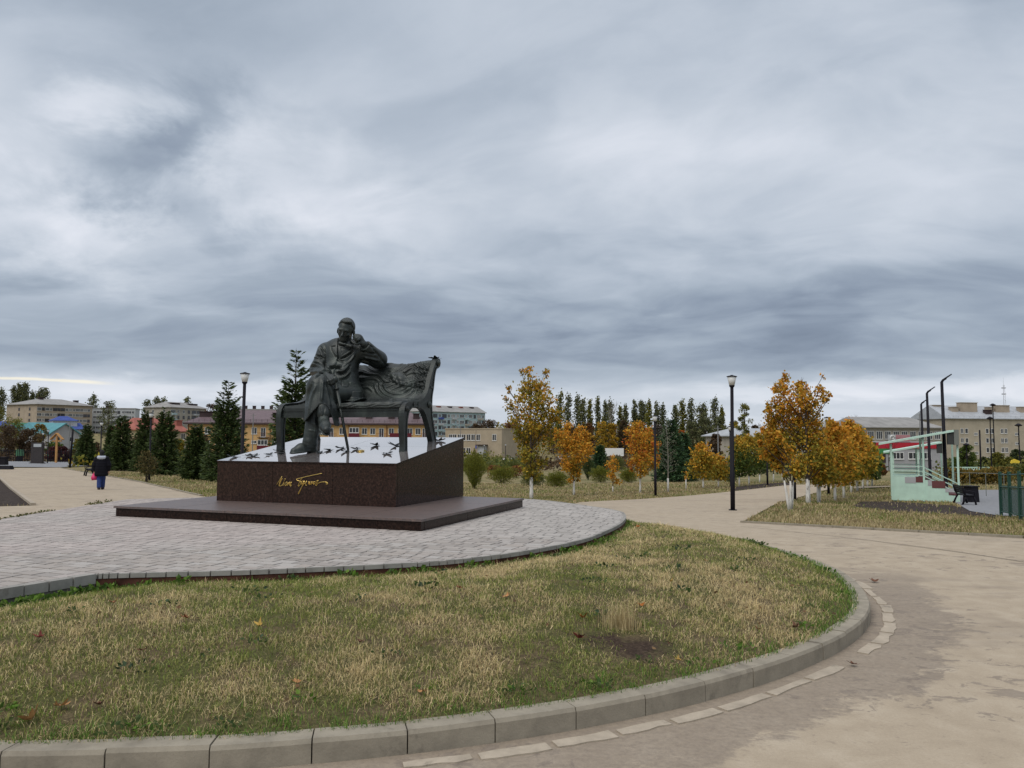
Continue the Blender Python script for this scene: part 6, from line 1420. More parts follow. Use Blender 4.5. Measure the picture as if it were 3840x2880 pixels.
# ------------------------------------------------------------------ background trees
def poplar(x, d, ytop, wpx, seed, label, pal='poplar', group=None, n=900, name='poplar_tree', k2=2.4):
    b = foot(x, d); H = zpx(ytop, d) - b[2]; Rm = wpx * d / 1717. / 2 * 1.3; r = np.random.default_rng(seed); root = thing(name, label, 'poplar', tuple(b), 0, group)
    tr = MB().tube([(0, 0, -.5), (.1, 0, H * .5), (0, 0, H * .97)], [.22, .15, .03], 5)
    C = []; nk = 44; n = int(n * k2)
    for i in range(nk):
        t = .16 + .82 * (i + r.random()) / nk; rr = Rm * (np.sin(np.clip((t - .08) / .62, 0, 1) * np.pi / 2) if t < .7 else np.cos((t - .7) / .3 * np.pi / 2 * .92) ** .55); a = r.uniform(0, 6.28); k = max(4, int(n / nk * (.5 + rr / Rm * .8) * r.uniform(.5, 1.4)))
        c = np.array([math.cos(a) * rr * .55, math.sin(a) * rr * .55, t * H]); tr.tube([(0, 0, t * H - rr * 1.2), tuple(c)], [.05, .02], 3, cap=False); C.append(c + r.normal(size=(k, 3)) * np.array([.36 * rr + .10, .36 * rr + .10, .034 * H]))
    C = np.concatenate(C); cols = pick(pal, len(C), r, .25); V, F, c = leaf_cloud(C, .0013 * d + .16, cols, r=r, up=.3); link('crown', np_mesh('crown', V, F, [M['leaf']], col=c), root); tr.build('trunk', M['bark'], root); return root
ORD = ['first', 'second', 'third', 'fourth', 'fifth', 'sixth', 'seventh', 'eighth', 'ninth', 'tenth', 'eleventh', 'twelfth', 'thirteenth', 'fourteenth', 'fifteenth', 'sixteenth', 'seventeenth', 'eighteenth', 'nineteenth', 'twentieth', 'twenty-first', 'twenty-second', 'twenty-third', 'twenty-fourth']
LP = [(-2, 842, 16), (27, 838, 12), (34, 833, 12), (45, 831, 12), (52, 830, 12), (64, 848, 12), (82, 842, 12), (93, 840, 14)]
for i, (x, yt, w) in enumerate(LP): poplar(x, 470, yt, w, 100 + i, f'dark poplar, {ORD[i]} from the left, above the beige block roof' if i else 'dark poplar cut by the left picture edge', group='poplars above the left blocks', n=700)
for i, (x, yt, w, lab) in enumerate(((198, 855, 15, 'lone poplar clump over the right end of the beige block'), (316, 866, 14, 'left of three poplars above the pale block'), (334, 860, 16, 'middle of three poplars above the pale block'), (350, 861, 14, 'right of three poplars above the pale block'), (402, 860, 13, 'single dark tree over the tin roof block'))): poplar(x, 480, yt, w, 120 + i, lab, group='poplars above the left blocks', n=600)
RP = [(1210, 847, 13), (1227, 851, 13), (1248, 853, 11), (1259, 858, 12), (1275, 862, 9), (1291, 857, 10), (1308, 865, 9), (1320, 864, 10), (1340, 875, 8), (1352, 874, 7), (1371, 866, 8), (1387, 866, 21), (1402, 863, 9), (1419, 868, 8), (1432, 872, 12), (1459, 872, 9), (1474, 862, 10), (1494, 861, 14), (1516, 870, 22), (1545, 858, 13), (1559, 880, 8)]
for i, (x, yt, w) in enumerate(RP):
    wide = w > 18; poplar(x, 250 if i % 3 else 236, yt, w, 140 + i, f'tall {"broad " if wide else ""}poplar, {ORD[i]} from the left in the row right of the tallest maple', 'poplar' if i % 4 else 'yellowgreen', group='poplars along the far park edge', n=900 if wide else 520)
def clump(x, d, ytop, wpx, pal, seed, label, n=900, name='broad_tree', cat='tree', group=None, flatk=.7, lf=None, crown0=.22):
    b = foot(x, d); H = zpx(ytop, d) - b[2]; Rm = wpx * d / 1717. / 2; r = np.random.default_rng(seed); root = thing(name, label, cat, tuple(b), 0, group); tr = MB(); n = int(n * 2.7); nk = 22
    tr.tube([(0, 0, -.3), (.02 * H, 0, H * .4), (0, 0, H * .8)], [.03 * H ** .8 + .03, .02 * H ** .8, .02], 6); C = []; cols = []
    for i in range(nk):
        t = crown0 + (1 - crown0) * (i + r.random()) / nk; e = math.sqrt(max(.05, 1 - ((t - .52) / .52) ** 2)); a = i * 2.4 + r.uniform(-.4, .4); q = Rm * e * r.uniform(.25, .68); c = np.array([math.cos(a) * q, math.sin(a) * q * flatk, min(t, .93) * H])
        tr.tube([(0, 0, max(.1, t - .2) * H), tuple(c * .6 + np.array([0, 0, t * H * .4 - .03 * H])), tuple(c * np.array([1.25, 1.25, 1.02]))], [.012 * H ** .8 + .01, .03, .01], 3, cap=False)
        k = max(6, int(n / nk * r.uniform(.5, 1.5))); s = Rm * r.uniform(.16, .27); P = c + rand_dirs(k, r) * (r.random((k, 1)) ** .45) * np.array([s * 1.5, s * 1.5 * flatk, min(s * 1.25, H * .13)]); C.append(P); cols.append(pick(pal, k, r, .2) * r.uniform(.75, 1.25))
    C = np.concatenate(C); C[:, 2] = np.maximum(C[:, 2], .1); V, F, cc = leaf_cloud(C, lf or (.0011 * d + .09), np.concatenate(cols), r=r, up=.2); link('crown', np_mesh('crown', V, F, [M['leaf']], col=cc), root); tr.build('trunk', M['bark'], root); return root
CG = 'broadleaf trees of the far park edge'
CL = [(1055, 330, 908, 60, 'brown', 'dark brown half bare trees right of the turquoise block'), (1030, 320, 915, 40, 'brown', 'brown bushy tree before the turquoise block end'), (1105, 300, 912, 60, 'rust', 'rusty tree behind the tall maple\'s left side'), (1150, 280, 905, 60, 'brown', 'brown tree hidden behind the tallest maple'), (1195, 262, 898, 44, 'olive', 'olive tree right of the tallest maple crown'), (1232, 240, 920, 50, 'brown', 'brown tree under the first poplars'), (1268, 236, 912, 46, 'rust', 'reddish brown tree under the poplar row'),
      (1300, 232, 908, 44, 'gold', 'golden tree under the poplar row'), (1322, 234, 912, 36, 'gold', 'yellow tree right of the golden tree under the poplars'), (1348, 236, 905, 40, 'brown', 'dark tree between the poplars'), (1420, 238, 915, 50, 'grey', 'greyish bare tree right of the broad poplar'), (1452, 228, 918, 44, 'brown', 'brown bushy tree left of the orange crown'), (1470, 200, 926, 36, 'red', 'orange-red tree above the dark conifers'), (1495, 236, 910, 50, 'poplar', 'dark green tree behind the small orange maples'), (1525, 230, 900, 52, 'poplar', 'green spreading tree left of the tallest lamp'), (1555, 226, 896, 44, 'poplar', 'green tree just left of the tallest lamp'),
      (1545, 170, 935, 46, 'brown', 'brown bare tree behind the paired small maples'), (1608, 196, 866, 46, 'yellowgreen', 'light green open-crowned tree right of the tallest lamp'), (1585, 220, 906, 40, 'olive', 'olive tree behind the tallest lamp pole'), (1630, 240, 915, 40, 'brown', 'brown tree over the white edged roof'),
      (1380, 220, 920, 40, 'dark', 'dark green tree behind the red-patched maple'), (1405, 180, 948, 36, 'green', 'green tree behind the lamp on the lawn')]
for i, (x, d, yt, w, pal, lab) in enumerate(CL): clump(x, d, yt, w, pal, 200 + i, lab, group=CG, n=900)
LG2 = 'trees and bushes at the left edge'
LL = [(-8, 190, 880, 90, 'yellowgreen', 'large yellow-green tree at the left picture edge'), (28, 215, 906, 60, 'yellowgreen', 'green tree before the beige block\'s left end'), (12, 150, 925, 100, 'brown', 'big brown bush mass behind the left fence'), (62, 152, 930, 70, 'brown', 'brown bare shrubbery left of the wooden shrine'), (88, 160, 918, 46, 'hedge', 'orange-brown tree left of the turquoise roof'), (120, 150, 958, 56, 'green', 'green shrubbery behind the notice board'), (128, 140, 968, 70, 'purple', 'dark purple shrub behind the fence'), (172, 140, 950, 40, 'yellowgreen', 'yellow-green tree left of the spruce row'), (232, 340, 868, 60, 'poplar', 'dark bushy tree between the beige and pale blocks'),
      (205, 100, 960, 40, 'brown', 'brown undergrowth behind the slim spruce'), (300, 110, 945, 50, 'brown', 'brown undergrowth behind the spruces'), (385, 120, 950, 44, 'olive', 'olive undergrowth left of the orange house'), (455, 300, 872, 40, 'brown', 'brown tree right of the tin roofed block'), (440, 130, 940, 40, 'brown', 'bare shrub before the orange house end')]
for i, (x, d, yt, w, pal, lab) in enumerate(LL): clump(x, d, yt, w, pal, 240 + i, lab, group=LG2, n=1300 if w > 60 else 800, crown0=.1)
def bare_tree(x, d, ytop, wpx, seed, label, group, m='bark'):
    b = foot(x, d); H = zpx(ytop, d) - b[2]; r = random.Random(seed); root = thing('bare_tree', label, 'tree', tuple(b), 0, group); mb = MB(); sp = wpx * d / 1717. / 2 / H
    def grow(p, v, L, rad, lev):
        q = p + v * L; mb.tube([p, q], [rad, rad * .6], 3, cap=False)
        if lev == 0: return
        for _ in range(3 if lev > 1 else 4):
            w = v + np.array([r.uniform(-1, 1), r.uniform(-1, 1), r.uniform(-.1, .5)]) * (.55 + sp); w /= np.linalg.norm(w); grow(p + (q - p) * r.uniform(.55, 1), w, L * r.uniform(.5, .72), rad * .55, lev - 1)
    grow(np.array([0, 0, -.3]), np.array([0, 0, 1.]), H * .42, .016 * H * .8, 4); mb.build('branches', M[m], root); return root
BG = 'leafless trees on the right skyline'
for i, (x, d, yt, w) in enumerate(((1838, 330, 880, 40), (1862, 320, 878, 36), (1890, 330, 884, 40), (1915, 340, 888, 40), (1940, 340, 894, 36), (1648, 320, 884, 30), (1665, 330, 880, 30), (1820, 340, 892, 30))): bare_tree(x, d, yt, w, 300 + i, ['bare tree above the left end of the school roof', 'bare tree right of the orange maple tops', 'bare tree over the middle of the school roof', 'bare tree over the right of the school roof', 'small bare tree near the second street light head', 'bare tree right of the light green tree', 'bare tree touching the big maple\'s crown', 'low bare tree behind the row of maples'][i], BG)
bare_tree(1918, 118, 918, 24, 311, 'thin bare sapling before the school windows', BG); bare_tree(447, 330, 868, 26, 312, 'bare bushy tree over the tin roofed block', BG); bare_tree(1240 + 78, 242, 848, 22, 313, 'bare tall tree among the poplars', BG, 'palebark')
for i, (x, d, yt, w, pal, lab) in enumerate(((1960, 300, 902, 30, 'rust', 'small rusty tree on the school roof skyline'), (2018, 300, 905, 22, 'rust', 'rusty tree left of the apartment gable'), (1990, 320, 912, 50, 'brown', 'low brown trees behind the school'), (1900, 330, 908, 80, 'brown', 'brown tree belt behind the school roof'), (2086, 95, 957, 46, 'green', 'dark green tree before the apartment block'), (2062, 90, 985, 26, 'green', 'low green bush at the foot of the apartment block'), (2122, 110, 985, 30, 'dark', 'dark shrub between the thin lamp poles'), (2152, 100, 975, 46, 'yellowgreen', 'yellow-green tree right of the thin lamp poles'), (2195, 110, 968, 50, 'dark', 'dark green tree at the right picture edge'), (2178, 95, 985, 36, 'yellowgreen', 'light green bush near the yellow sign'), (1890, 80, 985, 26, 'dark', 'dark shrub left of the stand'), (1905, 90, 1000, 20, 'rust', 'reddish shrub under the shop\'s green front'))):
    clump(x, d, yt, w, pal, 330 + i, lab, group='trees round the apartment block', n=800, crown0=.12)
# far wood: reads as one mass behind everything
def far_wood():
    r = np.random.default_rng(9); C = []; cols = []
    for az in np.linspace(-36, 38, 300):
        d = 620 + 60 * math.sin(az * 1.7) + r.uniform(-60, 60); x = d * math.tan(R(az)); z0 = float(tz(x, d)); k = 46; H = (5.5 + 2.5 * math.sin(az * .9 + 1) + 2.5 * r.random()) * (1. if az < 18 else 1.25)
        P = np.stack([x + r.normal(size=k) * 4.5, d + r.normal(size=k) * 6, z0 + H * np.abs(r.random(k)) ** .7], 1); C.append(P); cols.append(pick(random.Random(int(az * 10)).choice(['brown', 'olive', 'brown', 'poplar', 'rust', 'grey']), k, r, .25) * .9 + .015)
    V, F, c = leaf_cloud(np.concatenate(C), 1.9, np.concatenate(cols), r=r); o = link('far_wood', np_mesh('far_wood', V, F, [M['leaf']], col=c)); tag(o, kind='stuff')
    C = []; cols = []; S_ = []       # rough growth on the slopes between the park and the houses
    for (x0, x1, d0, d1, hh, pal, cnt) in ((-90, 420, 140, 165, 2.6, 'brown', 3200), (170, 420, 85, 120, 1.6, 'olive', 900), (960, 1130, 110, 165, 2.2, 'shrub', 2600), (1120, 1560, 120, 190, 2.6, 'brown', 4200), (1440, 1720, 90, 160, 2.4, 'dark', 2600), (1185, 1400, 250, 300, 10.5, 'brown', 4200), (1380, 1640, 245, 290, 10.5, 'poplar', 4200), (1190, 1600, 262, 300, 9, 'rust', 1600), (1180, 1600, 255, 300, 12, 'olive', 1800), (1560, 1900, 130, 180, 3.4, 'olive', 2600), (980, 1080, 150, 190, 3.2, 'yellowgreen', 1300), (2050, 2300, 95, 150, 2.2, 'shrub', 2600), (400, 960, 120, 165, 1.8, 'shrub', 1600)):
        for _ in range(cnt // 12):
            px = r.uniform(x0, x1); d = r.uniform(d0, d1); p = foot(px, d); k = 12; h2 = hh * r.uniform(.3, 1); P = p + np.stack([r.normal(size=k) * .8, r.normal(size=k) * .8, h2 * r.random(k)], 1); C.append(P); S_.append(np.full(k, .42 if hh < 5 else .72)); cols.append(pick(pal, k, r, .25))
    V, F, c = leaf_cloud(np.concatenate(C), np.concatenate(S_), np.concatenate(cols), r=r, up=.4); o = link('undergrowth', np_mesh('undergrowth', V, F, [M['leaf']], col=c)); tag(o, kind='stuff')
far_wood()
def hedge(name, label, pts, wdt, h, pal, n, seed, lf=.16):
    r = np.random.default_rng(seed); P = [np.array(p[:2]) for p in pts]; c0 = (P[0] + P[-1]) / 2; root = thing(name, label, 'hedge', (c0[0], c0[1], float(tz(*c0))))
    t = r.random(n); q = np.stack([np.interp(t, np.linspace(0, 1, len(P)), [p[i] for p in P]) for i in (0, 1)], 1) + r.normal(size=(n, 2)) * wdt * .3; z = tz(q[:, 0], q[:, 1]) + h * (1 + .12 * np.sin(q[:, 0] * 2.3)) * r.random(n) ** .6
    C = np.stack([q[:, 0], q[:, 1], z], 1) - np.array([c0[0], c0[1], float(tz(*c0))]); V, F, c = leaf_cloud(C, lf, pick(pal, n, r, .22), r=r, up=.3); link('foliage', np_mesh('foliage', V, F, [M['leaf']], col=c), root)
    st = MB()
    for i in range(24): k = r.integers(0, n); st.tube([(C[k, 0], C[k, 1], float(tz(q[k, 0], q[k, 1])) - float(tz(*c0)) - .1), (C[k, 0] + .1, C[k, 1], C[k, 2])], [.03, .012], 3, cap=False)
    st.build('stems', M['bark'], root)
hedge('clipped_hedge', 'long yellow-orange hedge before the apartment block', [foot(2040, 62), foot(2110, 60), foot(2175, 58)], 1.2, 1.15, 'hedge', 3600, 1)
hedge('clipped_hedge', 'rust coloured low hedge on the far lawn left of the tall maple', [foot(1058, 92), foot(1125, 92)], 1.0, 1.2, 'rust', 1800, 2); 
hedge('rough_hedge', 'green-yellow hedge at the right edge beyond the court', [foot(2175, 66), foot(2300, 66)], 1.4, 1.3, 'shrub', 2200, 3)

# ------------------------------------------------------------------ left: fence, board, shrine, bin, benches
b0, b1 = at(-150, 997), at(190, 1000)
fence = thing('metal_fence', 'low dark metal picket fence across the end of the left walk', 'fence', tuple(b0)); d = b1 - b0; Ln = float(np.hypot(d[0], d[1])); nn = int(Ln / .22); FH = 1.75; pk = MB().box((0, 0, FH / 2), (.06, .05, FH)).mesh('picket', M['blackpaint'])
for i in range(min(nn, 250)):
    t = i / nn; x, y = d[0] * t, d[1] * t; z = float(tz(b0[0] + x, b0[1] + y)) - b0[2]
    if i % 12 == 0: MB().box((0, 0, .95), (.09, .09, 2.0)).build('post', M['blackpaint'], fence, (x, y, z))
    else: link('picket', pk, fence, (x, y, z))
for z in (.35, 1.55): MB().tube([(0, 0, z), (d[0] * .5, d[1] * .5, z + float(tz(*(b0 + d * .5)[:2])) - b0[2]), (d[0], d[1], z + d[2])], [.03] * 3, 4).build('rail', M['blackpaint'], fence)
cm('pale_sheet', (.55, .47, .32), .1); cm('green_sheet', (.07, .18, .10), .1); cm('raw_wood', (.45, .24, .09), .2); M['stone_dark'] = mat('dark_polished_stone', (.035, .028, .028), .3, fn=vary((.035, .028, .028), .4, 8)); cm('bird_blue', (.12, .3, .42), .1)
low = thing('low_wall', 'long pale low wall behind the left fence', 'wall', tuple(at(-150, 990) + [0, 6, 0])); q = at(205, 992) + [0, 6, 0] - np.array(low.location); MB().prism([(0, 0), (q[0], q[1]), (q[0], q[1] + .25), (0, .25)], -.8, .55).build('wall', M['pale_sheet'], low); MB().prism([(0, -.03), (q[0], q[1] - .03), (q[0], q[1] + .28), (0, .28)], .553, .62).build('coping', M['pale_sheet'], low)
for x, w in ((14, .9), (87, 1.1)):
    b = at(x, 997) + [0, 3, 0]; o = thing('garden_tank', 'small green box behind the fence, ' + ('near the left edge' if x < 50 else 'left of the notice board'), 'box', tuple(b), 0, 'green boxes behind the fence'); MB().box((0, 0, 1.2), (w, .6, .9), chamfer=.04).build('box', M['green_sheet'], o); MB().box((0, 0, .35), (w * .8, .5, .72)).build('stand', M['blackpaint'], o)
b, H = gh(80, 977, 1001.5); o = thing('memorial_stele', 'dark upright stone slab with a pale plate at the end of the walk', 'stele', tuple(b)); b2 = at(80, 1001.5); H = (1001 - 956) * b2[1] / 1717.; MB().box((0, 0, H / 2), (25. * b2[1] / 1717, .45, H), chamfer=.02).build('slab', M['stone_dark'], o); MB().box((.1, -.235, H * .87), (.95, .02, .38)).build('plate', M['pale_panel'], o); MB().box((0, 0, .06), (28 * b2[1] / 1717, .8, .14)).build('foot_slab', M['stone_dark'], o)
b = at(73, 1000) + [0, 5, 0]; H = (1000 - 938) * b[1] / 1717.; o = thing('wooden_shrine', 'tall wooden roofed cross behind the dark stone slab', 'shrine', tuple(b)); MB().box((0, 0, H / 2 - .3), (.22, .22, H - .2)).build('post', M['raw_wood'], o); MB().box((0, 0, H * .72), (1.3, .16, .18)).build('cross_bar', M['raw_wood'], o)
for s in (-1, 1): MB().add([(0, -.3, H), (s * .85, -.3, H - .85), (s * .85, .3, H - .85), (0, .3, H), (0, -.3, H - .1), (s * .80, -.3, H - .95), (s * .80, .3, H - .95), (0, .3, H - .1)], [(0, 1, 2, 3), (7, 6, 5, 4), (0, 4, 5, 1), (1, 5, 6, 2), (2, 6, 7, 3), (3, 7, 4, 0)]).build('roof_board', M['raw_wood'], o)
b = at(240 * .1 + 215 * 1 - 0, 985) if False else at(138, 990) + [0, 4, 0]; o = thing('plaster_figure', 'small pale blue figure on a post behind the fence', 'figure', tuple(b)); H = (990 - 966) * b[1] / 1717.; MB().tube([(0, 0, -.3), (0, 0, H * .55)], [.12, .1], 6).build('post', M['blackpaint'], o); MB().lathe([(.02, H * .5), (.34, H * .62), (.4, H * .78), (.22, H * .93), (.14, H * 1.05), (.01, H * 1.2)], n=10).build('body', M['bird_blue'], o, smooth=True)
b = at(7, 1014); H = (1014 - 988) * b[1] / 1717.; o = thing('litter_bin', 'black litter bin on a low bench foot at the left picture edge', 'litter bin', tuple(b)); MB().box((0, 0, H * .68), (.55, .5, H * .62), chamfer=.03).build('bin', M['blackpaint'], o); MB().box((.1, 0, H * .16), (1.3, .6, H * .3), chamfer=.08).build('base', M['blackpaint'], o); MB().box((0, 0, H * 1.0), (.6, .55, .06)).build('lid', M['blackpaint'], o)
def park_bench(loc, rz, label, bin_=False):
    o = thing('park_bench', label, 'bench', tuple(loc), rz, 'black cast iron park benches')
    for sx in (-.75, .75):
        mb = MB(); mb.tube([(sx, -.30, 0), (sx, -.26, .25), (sx, -.18, .42), (sx, .12, .44), (sx, .22, .6), (sx, .30, .92)], [.05, .045, .045, .045, .04, .035], 6); mb.tube([(sx, .30, 0), (sx, .2, .25), (sx, .10, .43)], [.05, .045, .04], 6); mb.tube([(sx, -.22, .42), (sx, -.28, .62), (sx, -.05, .68), (sx, .22, .64)], [.03] * 4, 6); mb.build('side_frame', M['blackpaint'], o, smooth=True)
    for k in range(5): MB().box((0, -.2 + .085 * k, .47), (1.65, .07, .035)).build('slat', M['blackpaint'], o)
    for k in range(4): MB().box((0, .17 + .035 * k, .58 + .1 * k), (1.65, .03, .085)).build('back_slat', M['blackpaint'], o)
    return o
park_bench(at(194, 1028), R(-58), 'black park bench on the left walk\'s edge beside the woman'); pbn = park_bench(at(2084, 1089), R(76), 'black park bench seen end-on beside the green stand'); pbn.scale = (.8, .85, .85)
o = thing('litter_bin', 'dark square bin behind the bench by the court', 'litter bin', tuple(at(2098, 1084)), R(20)); MB().box((0, 0, .34), (.5, .45, .68), chamfer=.03).build('bin', M['blackpaint'], o); MB().box((0, 0, .70), (.54, .5, .05)).build('lid', M['blackpaint'], o)

# ------------------------------------------------------------------ right: mint green spectator stand
M['mint'] = mat('mint_paint', (.48, .66, .56), .6, spec=.3, fn=vary((.47, .65, .55), .10, 2.5)); M['seat_maroon'] = mat('maroon_board', (.12, .035, .035), .7); M['box_dark'] = mat('dark_cabinet', (.03, .032, .03), .6); M['cab_side'] = mat('cabinet_side', (.16, .17, .15), .7)
sb = at(1928, 1080.5); sd_ = sb[1]; kx = sd_ / 1717.
def stand(loc, sc, label, full=True):
    o = thing('spectator_stand', label, 'stand', tuple(loc), R(-25), 'mint green stands beside the sports court'); 
    T = MB; w = 2.78; D = 3.2
    # stepped body: steps fall to the right
    prof = [(0, 0), (w, 0), (w, .28), (w - .45, .30), (w - .48, .62), (w - 1.05, .62), (w - 1.1, .98), (w - 1.62, .98), (w - 1.65, 1.12), (0, 1.12)]
    bm = T(); bm.add([(x, 0, z) for x, z in prof] + [(x, D, z) for x, z in prof], [tuple(range(len(prof))), tuple(range(2 * len(prof) - 1, len(prof) - 1, -1))] + [(i, i + len(prof), (i + 1) % len(prof) + len(prof), (i + 1) % len(prof)) for i in range(len(prof))]); bm.build('side_panel', M['mint'], o)
    for x0, x1, z in ((w - .46, w, .31), (w - 1.05, w - .5, .64), (w - 1.62, w - 1.12, 1.0)): T().span((x0, .06, z + .0), (x1, D - .06, z + .05)).build('seat_board', M['seat_maroon'], o)
    T().span((.55, -.012, .82), (1.0, -.002, 1.10)).build('step_mark', M['shop_grey'], o); T().span((1.0, -.014, .86), (1.38, -.004, 1.12)).build('step_mark', M['seat_maroon'], o); T().span((1.66, -.014, .62), (2.2, -.004, .95)).build('step_mark', M['seat_maroon'], o); T().span((1.5, -.012, .72), (1.66, -.002, .98)).build('step_mark', M['shop_grey'], o); T().span((2.2, -.012, .45), (2.55, -.002, .62)).build('step_mark', M['shop_grey'], o)
    for y in (.04, D - .04):
        for x, z1 in ((.0, 2.62), (1.34, 2.90), (2.74, 3.18)): T().box((x, y - .02, z1 / 2), (.085, .085, z1)).build('post', M['mint'], o)
        for z in (1.16, 1.36, 1.58): T().span((.03, y - .055, z), (1.34, y - .015, z + .035)).build('rail', M['mint'], o)
        for k in range(3): T().tube([(1.34, y - .03, 1.16 + .2 * k), (2.74, y - .03, .38 + .22 * k)], [.024, .024], 6).build('rail', M['mint'], o)
    T().add([(-.52, -.25, 2.58), (2.60, -.25, 3.20), (2.60, D + .2, 3.20), (-.52, D + .2, 2.58), (-.52, -.25, 2.67), (2.60, -.25, 3.29), (2.60, D + .2, 3.29), (-.52, D + .2, 2.67)], [(3, 2, 1, 0), (4, 5, 6, 7), (0, 1, 5, 4), (1, 2, 6, 5), (2, 3, 7, 6), (3, 0, 4, 7)]).build('roof', M['mint'], o)
    c = T().span((2.34, -.16, 2.62), (2.60, .34, 3.19)).build('cabinet', M['box_dark'], o); T().span((2.605, -.2, 2.60), (2.80, .36, 3.30)).build('cabinet_door', M['cab_side'], c)
    return o
stand(sb, 1, 'nearer mint green spectator stand with sloping canopy and stepped seats')
o2 = copy_tree(bpy.data.objects['spectator_stand']); o2['label'] = 'farther mint green spectator stand seen behind the nearer one'; p2 = foot(1928, 48); o2.location = (p2[0], p2[1], p2[2] - .32)
# sports court mesh fence at the right edge
M['fgreen'] = mat('green_paint', (.012, .06, .04), .5); 
def netmat():
    m = bpy.data.materials.new('green_netting'); m.use_nodes = True; nt = NT(m.node_tree); b = nt.n['Principled BSDF']; nt.put(b.inputs['Base Color'], (.012, .07, .05)); b.inputs['Roughness'].default_value = .7
    tr = nt.node('ShaderNodeBsdfTransparent'); mx = nt.node('ShaderNodeMixShader'); mx.inputs[0].default_value = .62; nt.l.new(tr.outputs[0], mx.inputs[1]); nt.l.new(b.outputs[0], mx.inputs[2]); nt.l.new(mx.outputs[0], nt.n['Material Output'].inputs[0]); return m
M['net'] = netmat()
pts = [at(2163, 1112), at(2183, 1116), at(2205, 1122), at(2262, 1134)]; o = thing('court_fence', 'dark green mesh fence panels of the sports court at the right edge', 'fence', tuple(pts[0])); pr = [p - pts[0] for p in pts]; FH = 1.25
for p in pr: MB().box((p[0], p[1], p[2] + FH / 2), (.07, .07, FH + .1)).build('post', M['fgreen'], o)
for p, q in zip(pr[:-1], pr[1:]):
    dd = q - p; nrm = np.array([-dd[1], dd[0], 0]); nrm = nrm / np.linalg.norm(nrm) * .006
    for z in (.10, .85, FH - .04): MB().tube([p + [0, 0, z], q + [0, 0, z]], [.022, .022], 6).build('rail', M['fgreen'], o)
    MB().add([tuple(k) for k in (p - nrm + [0, 0, .1], q - nrm + [0, 0, .1], q - nrm + [0, 0, FH * .72], p - nrm + [0, 0, FH * .72], p + nrm + [0, 0, .1], q + nrm + [0, 0, .1], q + nrm + [0, 0, FH * .72], p + nrm + [0, 0, FH * .72])], [(0, 1, 2, 3), (7, 6, 5, 4), (0, 4, 5, 1), (1, 5, 6, 2), (2, 6, 7, 3), (3, 7, 4, 0)]).build('mesh_panel', M['net'], o)
q0, q1 = foot(2060, 46), foot(2165, 40); rail = thing('court_rail', 'thin green top rail running along the court hedge', 'rail', tuple(q0)); dd = q1 - q0; MB().tube([(0, 0, 1.15), (dd[0], dd[1], dd[2] + 1.2)], [.018, .018], 5).build('rail', M['cab_side'], rail)
for t in (0, .33, .66, 1): MB().tube([(dd[0] * t, dd[1] * t, dd[2] * t - .1), (dd[0] * t, dd[1] * t, dd[2] * t + 1.17)], [.018, .018], 5).build('post', M['cab_side'], rail)
# thin lamp posts, tents, playground bits
pole(2120, 930, 1040, .07, 'thin dark lamp post left of the yellow-topped hedge end', 'lamp_post', cat='lamp post')
for x, yt, d, lab in ((2078 + 6, 960, 92, 'short lantern post beside the green tree'), (2137, 903, 92, 'thin post lamp before the apartment block, left of the close pair'), (2144, 874, 100, 'thin taller post lamp before the apartment block, right of the close pair'), (2198, 918, 84, 'thin post lamp near the right edge above the yellow sign')):
    b = foot(x + 3, d); H = zpx(yt, d) - b[2]; o = thing('post_lamp', lab, 'street lamp', tuple(b), 0, 'thin post lamps of the playground'); MB().tube([(0, 0, -.2), (0, 0, H)], [.075, .055], 6).build('pole', M['blackpaint'], o); MB().lathe([(.08, H), (.36, H + .10), (.36, H + .16), (.1, H + .32), (.01, H + .34)], n=10).build('lamp_head', M['blackpaint'], o)
cm('tent_yellow', (.70, .52, .06), .05); cm('tent_white', (.75, .75, .72), .05)
for x, m, lab in ((2066 + 5, 'tent_yellow', 'small yellow peaked canopy beyond the hedge'), (2097 + 5, 'tent_white', 'small white peaked canopy beyond the hedge')):
    d = 78; b = foot(x, d); z = zpx(1022, d) - b[2]; o = thing('canopy_tent', lab, 'canopy', tuple(b)); MB().add([(-.85, -.85, z), (.85, -.85, z), (.85, .85, z), (-.85, .85, z), (0, 0, z + .55), (-.85, -.85, z - .08), (.85, -.85, z - .08), (.85, .85, z - .08), (-.85, .85, z - .08)], [(0, 1, 4), (1, 2, 4), (2, 3, 4), (3, 0, 4), (0, 5, 6, 1), (1, 6, 7, 2), (2, 7, 8, 3), (3, 8, 5, 0), (5, 8, 7, 6)]).build('roof', M[m], o)
    for sx in (-.8, .8):
        for sy in (-.8, .8): MB().tube([(sx, sy, 0), (sx, sy, z)], [.03, .03], 5).build('leg', M['greypole'], o)
b = foot(2079, 84); z = zpx(1005, 84) - b[2]; o = thing('arched_screen', 'mint green slatted screen with an arch behind the canopies', 'screen', tuple(b))
for i in range(22): MB().box((-2.6 + .25 * i, 0, z / 2), (.12, .05, z)).build('slat', M['mint'], o)
for zz in (z - .05, z * .55): MB().box((0, -.04, zz), (5.4, .06, .1)).build('rail', M['mint'], o)
b = foot(2190, 72); z = zpx(996, 72) - b[2]; o = thing('yellow_sign', 'yellow bird-shaped sign on a pole at the right edge', 'sign', tuple(b)); MB().tube([(0, 0, -.1), (0, 0, z)], [.05, .05], 6).build('pole', M['blackpaint'], o)
sgn = [(-.42, 0), (-.30, .24), (.0, .34), (.25, .24), (.45, .16), (.40, .0), (.15, -.14), (-.2, -.16)]; MB().add([(x, -.04, z + y) for x, y in sgn] + [(x, .04, z + y) for x, y in sgn], [tuple(range(7, -1, -1)), tuple(range(8, 16))] + [(i, (i + 1) % 8, 8 + (i + 1) % 8, 8 + i) for i in range(8)]).build('panel', M['tent_yellow'], o)
